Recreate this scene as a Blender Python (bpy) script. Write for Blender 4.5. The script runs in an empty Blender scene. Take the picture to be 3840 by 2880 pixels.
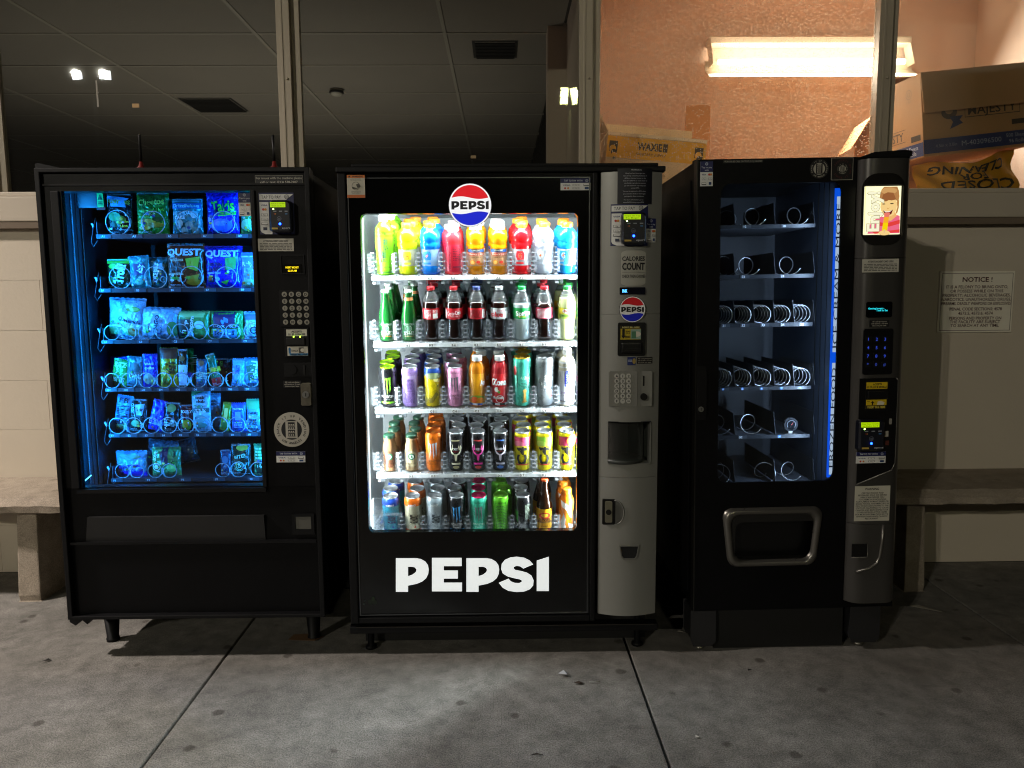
import bpy, bmesh, math, random
from mathutils import Vector, Matrix
from mathutils.geometry import tessellate_polygon
rad = math.radians
rng = random.Random(11)
sc = bpy.context.scene
col = sc.collection

# ---------------------------------------------------------------- camera
FPX = 2900.0                                   # focal length in photo pixels (3840 wide)
CAM = Vector((0.0, -2.8, 1.363))
CROT = (Matrix.Rotation(rad(-0.8), 3, 'Z') @ Matrix.Rotation(rad(90 - 6.7), 3, 'X')
        @ Matrix.Rotation(rad(-0.33), 3, 'Z'))
cam_data = bpy.data.cameras.new('camera')
cam_data.sensor_width = 36.0
cam_data.lens = 36.0 * FPX / 3840.0
cam_data.clip_start = 0.05
cam_data.clip_end = 2000.0
cam = bpy.data.objects.new('camera', cam_data)
col.objects.link(cam)
cam.matrix_world = Matrix.Translation(CAM) @ CROT.to_4x4()
sc.camera = cam

# ---------------------------------------------------------------- night sky
world = bpy.data.worlds.new('World')
sc.world = world
world.use_nodes = True
wn = world.node_tree
sky = wn.nodes.new('ShaderNodeTexSky')
sky.sky_type = 'NISHITA'
sky.sun_disc = False
sky.sun_elevation = rad(-4.0)
sky.sun_rotation = rad(200)
sky.altitude = 50
wn.nodes['Background'].inputs['Strength'].default_value = 0.06
wn.links.new(sky.outputs[0], wn.nodes['Background'].inputs['Color'])

sc.view_settings.view_transform = 'Standard'
sc.view_settings.look = 'None'
sc.view_settings.exposure = 0.0
sc.view_settings.gamma = 1.0
sc.render.engine = 'CYCLES'
cy = sc.cycles
cy.max_bounces = 10
cy.diffuse_bounces = 5
cy.filter_width = 1.1
cy.glossy_bounces = 4
cy.transmission_bounces = 6
cy.transparent_max_bounces = 24
cy.caustics_reflective = False
cy.caustics_refractive = False
cy.sample_clamp_indirect = 4.0
cy.use_denoising = True


def lamp(kind, name, loc, power, color, parent=None, target=None, **kw):
    d = bpy.data.lights.new(name, kind)
    d.energy = power
    d.color = color
    for k, v in kw.items():
        setattr(d, k, v)
    o = bpy.data.objects.new(name, d)
    col.objects.link(o)
    o.location = loc
    if target is not None:
        o.rotation_euler = (Vector(target) - Vector(loc)).to_track_quat('-Z', 'Y').to_euler()
    o.parent = parent
    return o


# ---------------------------------------------------------------- photo pixel -> place
CROPS = {'p': (0, 0, 1, 1), 'c1': (100, 560, .5425, .5425), 'c2': (100, 1400, .6329, .6329),
         'c3': (1300, 620, .4098, .4098), 'c4': (1300, 1250, .4642, .4642),
         'c5': (1200, 1900, .6148, .6148), 'c6': (2180, 580, .5547, .5546), 'c7': (2180, 1300, .6632, .663),
         'd1': (2500, 560, .4219, .4219), 'd2': (2500, 1200, .4219, .4219), 'd3': (2500, 1800, .4521, .4522),
         'd4': (3100, 560, .4219, .4219), 'd5': (3100, 1200, .4819, .4822), 'd6': (3240, 200, .663, .663),
         'd7': (2180, 0, .5515, .5515), 'd8': (0, 0, .5425, .5425)}


def px(crop, x, y):
    a, b, s, t = CROPS[crop]
    return a + x * s, b + y * t


def ray(u, v):
    return CROT @ Vector(((u - 1920) / FPX, -(v - 1440) / FPX, -1.0))


class Frame:
    """a thing's own axes: x right, y away from the viewer, z up from the floor"""
    def __init__(self, loc=(0, 0, 0), lean=0.0):
        self.m = Matrix.Translation(Vector(loc)) @ Matrix.Rotation(rad(lean), 4, 'Y')
        self.i = self.m.inverted()
        self.loc, self.lean = loc, lean

    def at(self, u, v, y):
        o = self.i @ CAM
        d = self.i.to_3x3() @ ray(u, v)
        t = (y - o.y) / d.y
        p = o + d * t
        return p.x, p.z

    def pt(self, crop, x, y, d):
        return self.at(*px(crop, x, y), d)

    def rect(self, crop, x0, y0, x1, y1, d):
        xm, ym = (x0 + x1) / 2, (y0 + y1) / 2
        return (self.pt(crop, x0, ym, d)[0], self.pt(crop, x1, ym, d)[0],
                self.pt(crop, xm, y1, d)[1], self.pt(crop, xm, y0, d)[1])


WORLD = Frame()


def floor_at(u, v, z=0.0):
    d = ray(u, v)
    return CAM + d * ((z - CAM.z) / d.z)


# ---------------------------------------------------------------- materials
def lin(h):
    if not isinstance(h, str):
        return tuple(h)
    h = h.lstrip('#')
    if len(h) == 3:
        h = ''.join(c * 2 for c in h)
    f = lambda c: c / 12.92 if c <= .04045 else ((c + .055) / 1.055) ** 2.4
    return tuple(f(int(h[i:i + 2], 16) / 255) for i in (0, 2, 4))


MATS = {}


def mat(name, c='888888', rough=.5, metal=0., spec=.5, emit=0., ecol=None, noise=0., nscale=8., bump=0.,
        bscale=40., trans=0., coat=0.):
    if name in MATS:
        return MATS[name]
    m = bpy.data.materials.new(name)
    m.use_nodes = True
    nt = m.node_tree
    b = nt.nodes['Principled BSDF']
    c = lin(c)
    b.inputs['Base Color'].default_value = (*c, 1)
    b.inputs['Roughness'].default_value = rough
    b.inputs['Metallic'].default_value = metal
    b.inputs['Specular IOR Level'].default_value = spec
    b.inputs['Coat Weight'].default_value = coat
    if emit:
        e = lin(ecol) if ecol else c
        b.inputs['Emission Color'].default_value = (*e, 1)
        b.inputs['Emission Strength'].default_value = emit
    if noise or bump:
        tc = nt.nodes.new('ShaderNodeTexCoord')
    if noise:
        n = nt.nodes.new('ShaderNodeTexNoise')
        n.inputs['Scale'].default_value = nscale
        n.inputs['Detail'].default_value = 6
        nt.links.new(tc.outputs['Object'], n.inputs['Vector'])
        mx = nt.nodes.new('ShaderNodeMix')
        mx.data_type = 'RGBA'
        mx.inputs['A'].default_value = (*[x * (1 - noise) for x in c], 1)
        mx.inputs['B'].default_value = (*[min(1, x * (1 + noise)) for x in c], 1)
        nt.links.new(n.outputs['Fac'], mx.inputs['Factor'])
        nt.links.new(mx.outputs['Result'], b.inputs['Base Color'])
        mr = nt.nodes.new('ShaderNodeMapRange')
        mr.inputs['To Min'].default_value = max(0.02, rough * .75)
        mr.inputs['To Max'].default_value = min(1, rough * 1.25)
        nt.links.new(n.outputs['Fac'], mr.inputs['Value'])
        nt.links.new(mr.outputs[0], b.inputs['Roughness'])
    if bump:
        n2 = nt.nodes.new('ShaderNodeTexNoise')
        n2.inputs['Scale'].default_value = bscale
        n2.inputs['Detail'].default_value = 5
        nt.links.new(tc.outputs['Object'], n2.inputs['Vector'])
        bp = nt.nodes.new('ShaderNodeBump')
        bp.inputs['Strength'].default_value = bump
        bp.inputs['Distance'].default_value = .01
        nt.links.new(n2.outputs['Fac'], bp.inputs['Height'])
        nt.links.new(bp.outputs[0], b.inputs['Normal'])
    if trans:
        out = nt.nodes['Material Output']
        t = nt.nodes.new('ShaderNodeBsdfTranslucent')
        t.inputs['Color'].default_value = (*c, 1)
        ms = nt.nodes.new('ShaderNodeMixShader')
        ms.inputs[0].default_value = trans
        nt.links.new(b.outputs[0], ms.inputs[1])
        nt.links.new(t.outputs[0], ms.inputs[2])
        nt.links.new(ms.outputs[0], out.inputs['Surface'])
    MATS[name] = m
    return m


def clear(name, tint='ffffff', refl=1.0, rough=.0, haze=0., hazecol='ffffff', drops=0.):
    """thin clear sheet: see-through with a Fresnel reflection, optional cloudiness"""
    if name in MATS:
        return MATS[name]
    m = bpy.data.materials.new(name)
    m.use_nodes = True
    nt = m.node_tree
    nt.nodes.remove(nt.nodes['Principled BSDF'])
    out = nt.nodes['Material Output']
    t = nt.nodes.new('ShaderNodeBsdfTransparent')
    t.inputs[0].default_value = (*lin(tint), 1)
    g = nt.nodes.new('ShaderNodeBsdfGlossy')
    g.inputs['Roughness'].default_value = rough
    fr = nt.nodes.new('ShaderNodeFresnel')
    # same reflection from both faces of a thin sheet
    ge = nt.nodes.new('ShaderNodeNewGeometry')
    io = nt.nodes.new('ShaderNodeMath')
    io.operation = 'MULTIPLY_ADD'
    io.inputs[1].default_value = 1 / 1.45 - 1.45
    io.inputs[2].default_value = 1.45
    nt.links.new(ge.outputs['Backfacing'], io.inputs[0])
    nt.links.new(io.outputs[0], fr.inputs['IOR'])
    mu = nt.nodes.new('ShaderNodeMath')
    mu.operation = 'MULTIPLY'
    mu.use_clamp = True
    mu.inputs[1].default_value = refl
    nt.links.new(fr.outputs[0], mu.inputs[0])
    a = nt.nodes.new('ShaderNodeMixShader')
    nt.links.new(mu.outputs[0], a.inputs[0])
    nt.links.new(t.outputs[0], a.inputs[1])
    nt.links.new(g.outputs[0], a.inputs[2])
    last = a
    if haze or drops:
        d = nt.nodes.new('ShaderNodeBsdfDiffuse')
        d.inputs[0].default_value = (*lin(hazecol), 1)
        tl = nt.nodes.new('ShaderNodeBsdfTranslucent')
        tl.inputs[0].default_value = (*lin(hazecol), 1)
        ds = nt.nodes.new('ShaderNodeMixShader')
        ds.inputs[0].default_value = .5
        nt.links.new(d.outputs[0], ds.inputs[1])
        nt.links.new(tl.outputs[0], ds.inputs[2])
        b = nt.nodes.new('ShaderNodeMixShader')
        b.inputs[0].default_value = haze
        if drops:
            tc = nt.nodes.new('ShaderNodeTexCoord')
            vo = nt.nodes.new('ShaderNodeTexVoronoi')
            vo.voronoi_dimensions = '2D'
            vo.inputs['Scale'].default_value = 105
            sx = nt.nodes.new('ShaderNodeSeparateXYZ')
            cxz = nt.nodes.new('ShaderNodeCombineXYZ')
            nt.links.new(tc.outputs['Object'], sx.inputs[0])
            nt.links.new(sx.outputs[0], cxz.inputs[0])
            nt.links.new(sx.outputs[2], cxz.inputs[1])
            nt.links.new(cxz.outputs[0], vo.inputs['Vector'])
            lt = nt.nodes.new('ShaderNodeMapRange')
            lt.inputs['From Min'].default_value = .25
            lt.inputs['From Max'].default_value = .13
            nt.links.new(vo.outputs['Distance'], lt.inputs['Value'])
            # only some cells carry a drop, clustered in patches
            sep = nt.nodes.new('ShaderNodeSeparateColor')
            nt.links.new(vo.outputs['Color'], sep.inputs[0])
            no = nt.nodes.new('ShaderNodeTexNoise')
            no.inputs['Scale'].default_value = 3.5
            no.inputs['Detail'].default_value = 4
            nt.links.new(tc.outputs['Object'], no.inputs['Vector'])
            gt = nt.nodes.new('ShaderNodeMath')
            gt.operation = 'LESS_THAN'
            sub = nt.nodes.new('ShaderNodeMath')
            sub.operation = 'MULTIPLY'
            sub.inputs[1].default_value = .75
            nt.links.new(no.outputs['Fac'], sub.inputs[0])
            nt.links.new(sep.outputs[0], gt.inputs[0])
            nt.links.new(sub.outputs[0], gt.inputs[1])
            m1 = nt.nodes.new('ShaderNodeMath')
            m1.operation = 'MULTIPLY'
            nt.links.new(lt.outputs[0], m1.inputs[0])
            nt.links.new(gt.outputs[0], m1.inputs[1])
            m2 = nt.nodes.new('ShaderNodeMath')
            m2.operation = 'MULTIPLY_ADD'
            m2.inputs[1].default_value = drops
            m2.inputs[2].default_value = haze
            nt.links.new(m1.outputs[0], m2.inputs[0])
            nt.links.new(m2.outputs[0], b.inputs[0])
        nt.links.new(a.outputs[0], b.inputs[1])
        nt.links.new(ds.outputs[0], b.inputs[2])
        last = b
    nt.links.new(last.outputs[0], out.inputs['Surface'])
    MATS[name] = m
    return m


def ink(c, emit=0.):
    """flat print: colour c (hex); a backlit print gives off light"""
    if emit:
        return mat('backlit_%s_%g' % (c, emit), c if emit < .5 else '222222', .4, emit=emit, ecol=c)
    return mat('ink_' + c, c, .45)


# ---------------------------------------------------------------- mesh building
class MB:
    def __init__(self):
        self.v, self.f, self.mi, self.mats, self.smooth = [], [], [], [], []

    def slot(self, m):
        if m not in self.mats:
            self.mats.append(m)
        return self.mats.index(m)

    def add(self, verts, faces, m, smooth=False):
        o = len(self.v)
        self.v.extend(tuple(p) for p in verts)
        k = self.slot(m)
        for f in faces:
            self.f.append([i + o for i in f])
            self.mi.append(k)
            self.smooth.append(smooth)

    def box(self, x0, x1, y0, y1, z0, z1, m):
        vs = [(x, y, z) for x in (x0, x1) for y in (y0, y1) for z in (z0, z1)]
        self.add(vs, [(0, 1, 3, 2), (4, 6, 7, 5), (0, 4, 5, 1), (2, 3, 7, 6), (0, 2, 6, 4), (1, 5, 7, 3)], m)
        return self

    def prism(self, poly, y0, y1, m, smooth=False):
        """outline in x,z pushed from y0 (front) to y1"""
        n = len(poly)
        vs = [(x, y0, z) for x, z in poly] + [(x, y1, z) for x, z in poly]
        self.add(vs, [tuple(range(n)), tuple(range(2 * n - 1, n - 1, -1))], m)
        self.add(vs, [(i, (i + 1) % n, n + (i + 1) % n, n + i) for i in range(n)], m, smooth)
        return self

    def ring(self, outer, inner, y0, y1, m, y0i=None):
        """flat frame between two outlines with the same number of points"""
        n = len(outer)
        y0i = y0 if y0i is None else y0i
        vs = ([(x, y0, z) for x, z in outer] + [(x, y0i, z) for x, z in inner]
              + [(x, y1, z) for x, z in outer] + [(x, y1, z) for x, z in inner])
        fs = []
        for i in range(n):
            j = (i + 1) % n
            fs += [(i, j, n + j, n + i), (2 * n + i, 3 * n + i, 3 * n + j, 2 * n + j),
                   (i, 2 * n + i, 2 * n + j, j), (n + i, n + j, 3 * n + j, 3 * n + i)]
        self.add(vs, fs, m)
        return self

    def lathe(self, prof, m, n=24, cx=0, cy=0, z=0, smooth=True, capb=False, capt=False, sq=0.):
        vs, fs = [], []
        k = len(prof)
        for i in range(n):
            a = 2 * math.pi * (i + .5) / n
            c, s = math.cos(a), math.sin(a)
            q = 1.0
            if sq:
                q = 1 + sq * (abs(math.cos(2 * a)) ** 2 * -1 + .5) * .5
            for r, h in prof:
                vs.append((cx + r * q * c, cy + r * q * s, z + h))
        for i in range(n):
            j = (i + 1) % n
            for t in range(k - 1):
                fs.append((i * k + t, j * k + t, j * k + t + 1, i * k + t + 1))
        self.add(vs, fs, m, smooth)
        if capb:
            self.add([vs[i * k] for i in range(n)], [tuple(range(n))[::-1]], m)
        if capt:
            self.add([vs[i * k + k - 1] for i in range(n)], [tuple(range(n))], m)
        return self

    def tube(self, pts, r, m, n=6, caps=True, taper=None):
        pts = [Vector(p) for p in pts]
        vs, fs = [], []
        up = None
        for i, p in enumerate(pts):
            t = (pts[min(i + 1, len(pts) - 1)] - pts[max(i - 1, 0)]).normalized()
            if up is None:
                up = t.orthogonal().normalized()
            up = (up - t * up.dot(t)).normalized()
            w = t.cross(up)
            rr = r if taper is None else r + (taper - r) * i / (len(pts) - 1)
            for k in range(n):
                a = 2 * math.pi * k / n
                vs.append(p + up * (rr * math.cos(a)) + w * (rr * math.sin(a)))
        for i in range(len(pts) - 1):
            for k in range(n):
                fs.append((i * n + k, i * n + (k + 1) % n, (i + 1) * n + (k + 1) % n, (i + 1) * n + k))
        if caps:
            fs += [tuple(range(n))[::-1], tuple(range((len(pts) - 1) * n, len(pts) * n))]
        self.add(vs, fs, m, True)
        return self

    def cyl(self, cx, cz, r, y0, y1, m, n=20):
        """disc facing the viewer"""
        return self.prism([(cx + r * math.cos(2 * math.pi * i / n), cz + r * math.sin(2 * math.pi * i / n))
                           for i in range(n)], y0, y1, m, True)

    def grid(self, fn, nx, nz, m, smooth=True):
        vs = [fn(i / nx, j / nz) for j in range(nz + 1) for i in range(nx + 1)]
        w = nx + 1
        self.add(vs, [(j * w + i, j * w + i + 1, (j + 1) * w + i + 1, (j + 1) * w + i)
                      for j in range(nz) for i in range(nx)], m, smooth)
        return self

    def mesh(self, name):
        me = bpy.data.meshes.new(name)
        me.from_pydata(self.v, [], self.f)
        for m in self.mats:
            me.materials.append(m)
        me.polygons.foreach_set('material_index', self.mi)
        me.polygons.foreach_set('use_smooth', self.smooth)
        me.update()
        return me

    def build(self, name, parent=None, loc=None, rot=None, bevel=0., label=None):
        me = self.mesh(name)
        if bevel:
            bm = bmesh.new()
            bm.from_mesh(me)
            bmesh.ops.remove_doubles(bm, verts=bm.verts, dist=1e-5)
            es = [e for e in bm.edges if len(e.link_faces) == 2 and e.calc_face_angle(0) > .6]
            bmesh.ops.bevel(bm, geom=es, offset=bevel, segments=2, affect='EDGES', profile=.6)
            bm.to_mesh(me)
            bm.free()
        return put(name, me, parent, loc, rot, label)


def put(name, me, parent=None, loc=None, rot=None, label=None):
    o = bpy.data.objects.new(name, me)
    col.objects.link(o)
    o.parent = parent
    if loc:
        o.location = loc
    if rot:
        o.rotation_euler = rot
    if label:
        o['label'] = label
    return o


def thing(name, label, cat, loc=(0, 0, 0), rot=(0, 0, 0), group=None):
    o = bpy.data.objects.new(name, None)
    o.empty_display_size = .05
    col.objects.link(o)
    o.location = loc
    o.rotation_euler = rot
    return tag(o, label, cat, group)


def tag(o, label, cat, group=None):
    o['label'] = label
    o['category'] = cat
    if group:
        o['group'] = group
    return o


def structure(o):
    o['kind'] = 'structure'
    return o


def copy_thing(root, loc, rot, label, group=None):
    r = root.copy()
    col.objects.link(r)
    r.location, r.rotation_euler = loc, rot
    r['label'] = label
    if group:
        r['group'] = group
    for ch in list(root.children):
        c = ch.copy()
        col.objects.link(c)
        c.parent = r
        for g in ch.children:
            d = g.copy()
            col.objects.link(d)
            d.parent = c
    return r


def rrect(x0, x1, z0, z1, r, n=5):
    pts = []
    for cx, cz, a in ((x1 - r, z1 - r, 0), (x0 + r, z1 - r, 90), (x0 + r, z0 + r, 180), (x1 - r, z0 + r, 270)):
        for i in range(n + 1):
            t = rad(a + 90 * i / n)
            pts.append((cx + r * math.cos(t), cz + r * math.sin(t)))
    return pts


# ---------------------------------------------------------------- lettering and flat print
TEXT = {}


def text_mesh(s, bold=0.):
    k = (s, bold)
    if k not in TEXT:
        c = bpy.data.curves.new('t', 'FONT')
        c.body = s
        c.resolution_u = 2
        c.align_x = 'CENTER'
        c.offset = bold
        o = bpy.data.objects.new('t', c)
        me = bpy.data.meshes.new_from_object(o)
        vs = [(v.co.x, v.co.y) for v in me.vertices]
        fs = [tuple(p.vertices) for p in me.polygons]
        bpy.data.objects.remove(o)
        bpy.data.curves.remove(c)
        bpy.data.meshes.remove(me)
        if vs:
            a, b = min(v[0] for v in vs), max(v[0] for v in vs)
            vs = [(x - (a + b) / 2, y) for x, y in vs]
        else:
            a = b = 0
        TEXT[k] = (vs, fs, b - a)
    return TEXT[k]


class Print:
    """flat print on a surface; item coordinates are fractions of a W x H rectangle, y downwards"""
    def __init__(self, W, H, mp, emit=0., off=.0008, step=.00025, sub=2):
        self.sub = sub
        self.W, self.H, self.mp, self.emit, self.off, self.step = W, H, mp, emit, off, step
        self.mb = MB()

    def p(self, fx, fy):
        return self.mp((fx - .5) * self.W, (.5 - fy) * self.H, self.off)

    def items(self, L):
        for it in L:
            getattr(self, 'i_' + it[0])(*it[1:])
            self.off += self.step
        return self

    def m(self, c):
        return ink(c, self.emit) if isinstance(c, str) else c

    def i_r(self, x0, y0, x1, y1, c, nx=6, ny=4):
        self.mb.grid(lambda a, b: self.p(x0 + (x1 - x0) * a, y0 + (y1 - y0) * b), nx, ny, self.m(c))

    def i_e(self, cx, cy, rx, ry, c, rings=3, n=20):
        vs, fs = [self.p(cx, cy)], []
        for k in range(1, rings + 1):
            for i in range(n):
                a = 2 * math.pi * i / n
                vs.append(self.p(cx + rx * k / rings * math.cos(a), cy + ry * k / rings * math.sin(a)))
        for i in range(n):
            j = (i + 1) % n
            fs.append((0, 1 + i, 1 + j))
            for k in range(rings - 1):
                fs.append((1 + k * n + i, 1 + (k + 1) * n + i, 1 + (k + 1) * n + j, 1 + k * n + j))
        self.mb.add(vs, fs, self.m(c), True)

    def i_o(self, cx, cy, r, c, n=24):          # true circle, r as a fraction of H
        self.i_e(cx, cy, r * self.H / self.W, r, c, 3, n)

    def i_ring(self, cx, cy, r, w, c, n=28, a0=0, a1=360):
        q = self.H / self.W
        vs, fs = [], []
        for i in range(n + 1):
            a = rad(a0 + (a1 - a0) * i / n)
            for rr in (r, r - w):
                vs.append(self.p(cx + rr * q * math.cos(a), cy - rr * math.sin(a)))
        fs = [(2 * i, 2 * i + 1, 2 * i + 3, 2 * i + 2) for i in range(n)]
        self.mb.add(vs, fs, self.m(c))

    def i_p(self, pts, c, holes=()):
        loops = [[Vector((x, y, 0)) for x, y in pts]] + [[Vector((x, y, 0)) for x, y in h] for h in holes]
        tris = tessellate_polygon(loops)
        pts2 = [(q.x, q.y) for lp in loops for q in lp]
        for _ in range(self.sub):               # split, so that the print follows a bulging surface
            mid, nt = {}, []
            def m_(i, j):
                k = (min(i, j), max(i, j))
                if k not in mid:
                    pts2.append(((pts2[i][0] + pts2[j][0]) / 2, (pts2[i][1] + pts2[j][1]) / 2))
                    mid[k] = len(pts2) - 1
                return mid[k]
            for a, b, d in tris:
                x, y, z = m_(a, b), m_(b, d), m_(d, a)
                nt += [(a, x, z), (x, b, y), (z, y, d), (x, y, z)]
            tris = nt
        self.mb.add([self.p(*q) for q in pts2], tris, self.m(c))

    def i_t(self, s, cx, cy, h, c, w=None, rot=0, bold=0.):
        vs, fs, tw = text_mesh(s, bold)
        k = h * self.H / .69
        kx = k if not w else w * self.W / max(tw, .01)
        if w and rot in (90, -90):
            kx = w * self.H / max(tw, .01)
        a = rad(rot)
        ca, sa = math.cos(a), math.sin(a)
        out = []
        for x, y in vs:
            X, Y = x * kx, (y - .345) * k
            X, Y = X * ca - Y * sa, X * sa + Y * ca
            out.append(self.mp((cx - .5) * self.W + X, (.5 - cy) * self.H + Y, self.off))
        self.mb.add(out, fs, self.m(c))

    def i_lines(self, L, cx, y0, y1, h, c, w=.9, bold=0.):
        n = len(L)
        for i, s in enumerate(L):
            tw = text_mesh(s, bold)[2] * h * self.H / .69
            self.i_t(s, cx, y0 + (y1 - y0) * i / max(1, n - 1), h, c, w if tw > w * self.W else None, 0, bold)

    def i_bars(self, x0, y0, x1, y1, n, c):     # print too fine to read: rows of word-long dashes
        r = random.Random(int(x0 * 1000) + n)
        for i in range(n):
            y = y0 + (y1 - y0) * (i + .5) / n
            hh = (y1 - y0) / n * .26
            x = x0
            while x < x1 - .01:
                w = min(r.uniform(.05, .16), x1 - x)
                self.i_r(x, y - hh, x + w, y + hh, c, 1, 1)
                x += w + .022

    def i_arc(self, s, cx, cy, r, h, c, a0, a1, bold=.0, inward=False):
        """letters along a circle from angle a0 to a1 (degrees, counter-clockwise from +x)"""
        n = len(s)
        for i, ch in enumerate(s):
            if ch == ' ':
                continue
            a = a0 + (a1 - a0) * i / max(1, n - 1)
            t = rad(a)
            self.i_t(ch, cx + r * self.H / self.W * math.cos(t), cy - r * math.sin(t), h, c, None,
                     a + 90 if inward else a - 90, bold)

    def build(self, name, parent, **kw):
        return self.mb.build(name, parent, **kw)


def flat(x0, x1, z0, z1, d):
    cx, cz = (x0 + x1) / 2, (z0 + z1) / 2
    return lambda x, z, off: (cx + x, d - off, cz + z)


def on(rect, d, surf=None):
    """mapping for a rectangle that lies on the plane y = d or on a bulging surface surf(x, z)"""
    x0, x1, z0, z1 = rect
    cx, cz = (x0 + x1) / 2, (z0 + z1) / 2
    if surf is None:
        return lambda x, z, off: (cx + x, d - off, cz + z)
    return lambda x, z, off: (cx + x, surf(cx + x, cz + z) - off, cz + z)


def sticker(name, parent, rect, d, c, items, surf=None, emit=0., r=.08, label=None, t=.0008, outline=None):
    x0, x1, z0, z1 = rect
    W, H = x1 - x0, z1 - z0
    mp = on(rect, d, surf)
    mb = MB()
    m = ink(c, emit) if isinstance(c, str) else c
    if outline:
        mb.grid(lambda a, b: mp((a - .5) * W * outline(b), (b - .5) * H, t), 10, 24, m)
        o = mb.build(name, parent, label=label)
    else:
        mb.grid(lambda a, b: mp((a - .5) * W, (b - .5) * H, t), 6, 4, m)
        # real edges, a fraction of a millimetre thick
        e = [mp(-W / 2, -H / 2, t), mp(W / 2, -H / 2, t), mp(W / 2, H / 2, t), mp(-W / 2, H / 2, t)]
        e2 = [(p[0], p[1] + t, p[2]) for p in e]
        mb.add(e + e2, [(i, (i + 1) % 4, 4 + (i + 1) % 4, 4 + i) for i in range(4)], m)
        o = mb.build(name, parent, label=label)
    if items:
        Print(W, H, mp, emit, off=t + .0004, step=.0008 if surf else .00025).items(items).build('lettering', o)
    return o


CARDS_GRID = [('t', 'VISA', .2, .3, .16, '1b2a6b', .26, 0, .02), ('o', .15, .72, .13, 'c8312b'),
              ('o', .25, .72, .13, 'd98a2b'), ('r', .4, .18, .62, .42, '999999'), ('r', .42, .22, .6, .38, 'eeeeea'),
              ('t', 'Pay', .51, .3, .1, '222222'), ('r', .4, .6, .62, .84, '999999'),
              ('r', .42, .64, .6, .8, 'eeeeea'), ('t', 'G Pay', .51, .72, .1, '444444'),
              ('r', .76, .16, .95, .44, '444444'), ('r', .77, .18, .94, .34, 'e8e8e4'), ('r', .8, .58, .93, .86, '24406f')]


def tap_to_pay_with(parent, rect, d, surf=None):
    """wide: navy band over a white strip of card marks"""
    x0, x1, z0, z1 = rect
    o = sticker('payment_sticker', parent, rect, d, 'e6e6e2', None, surf)
    zm = z1 - (z1 - z0) * .38
    pr = Print(x1 - x0, z1 - zm, on((x0, x1, zm, z1), d, surf), off=.0012, step=.0007 if surf else .00025)
    pr.items([('r', 0, 0, 1, 1, '1c2357'), ('t', 'TAP TO PAY WITH', .42, .5, .4, 'e0e4ee', .6),
              ('ring', .87, .5, .32, .06, 'cfd6e6'), ('t', ')))', .87, .5, .34, 'cfd6e6')])
    pr.build('band', o)
    Print(x1 - x0, zm - z0, on((x0, x1, z0, zm), d, surf), off=.0012).items(CARDS_GRID).build('lettering', o)
    return o


def tap_tall(parent, rect, d, surf=None):
    """tall: navy block 'Tap to pay with' over a white block of card marks"""
    x0, x1, z0, z1 = rect
    o = sticker('payment_sticker', parent, rect, d, 'e6e6e2', None, surf)
    Print(x1 - x0, z1 - z0, on(rect, d, surf), off=.0012, step=.0005 if surf else .00025).items(
        [('r', 0, 0, 1, .43, '1c2357'), ('ring', .5, .1, .06, .012, 'cfd6e6'), ('t', ')))', .5, .1, .06, 'cfd6e6'),
         ('t', 'Tap to pay', .5, .24, .065, 'e0e4ee', .84), ('t', 'with', .5, .35, .065, 'e0e4ee'),
         ('t', 'VISA', .28, .53, .06, '1b2a6b', .32, 0, .02), ('o', .7, .53, .045, 'c8312b'), ('o', .84, .53, .045, 'd98a2b'),
         ('r', .12, .66, .45, .75, '888888'), ('r', .14, .67, .43, .74, 'eeeeea'), ('t', 'Pay', .28, .705, .04, '222222'),
         ('r', .6, .66, .93, .75, '888888'), ('r', .62, .67, .91, .74, 'eeeeea'), ('t', 'G Pay', .76, .705, .04, '444444'),
         ('r', .1, .85, .45, .95, '444444'), ('r', .12, .86, .43, .92, 'eeeeea'), ('r', .66, .84, .86, .95, '24406f')]
    ).build('lettering', o)
    return o


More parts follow.
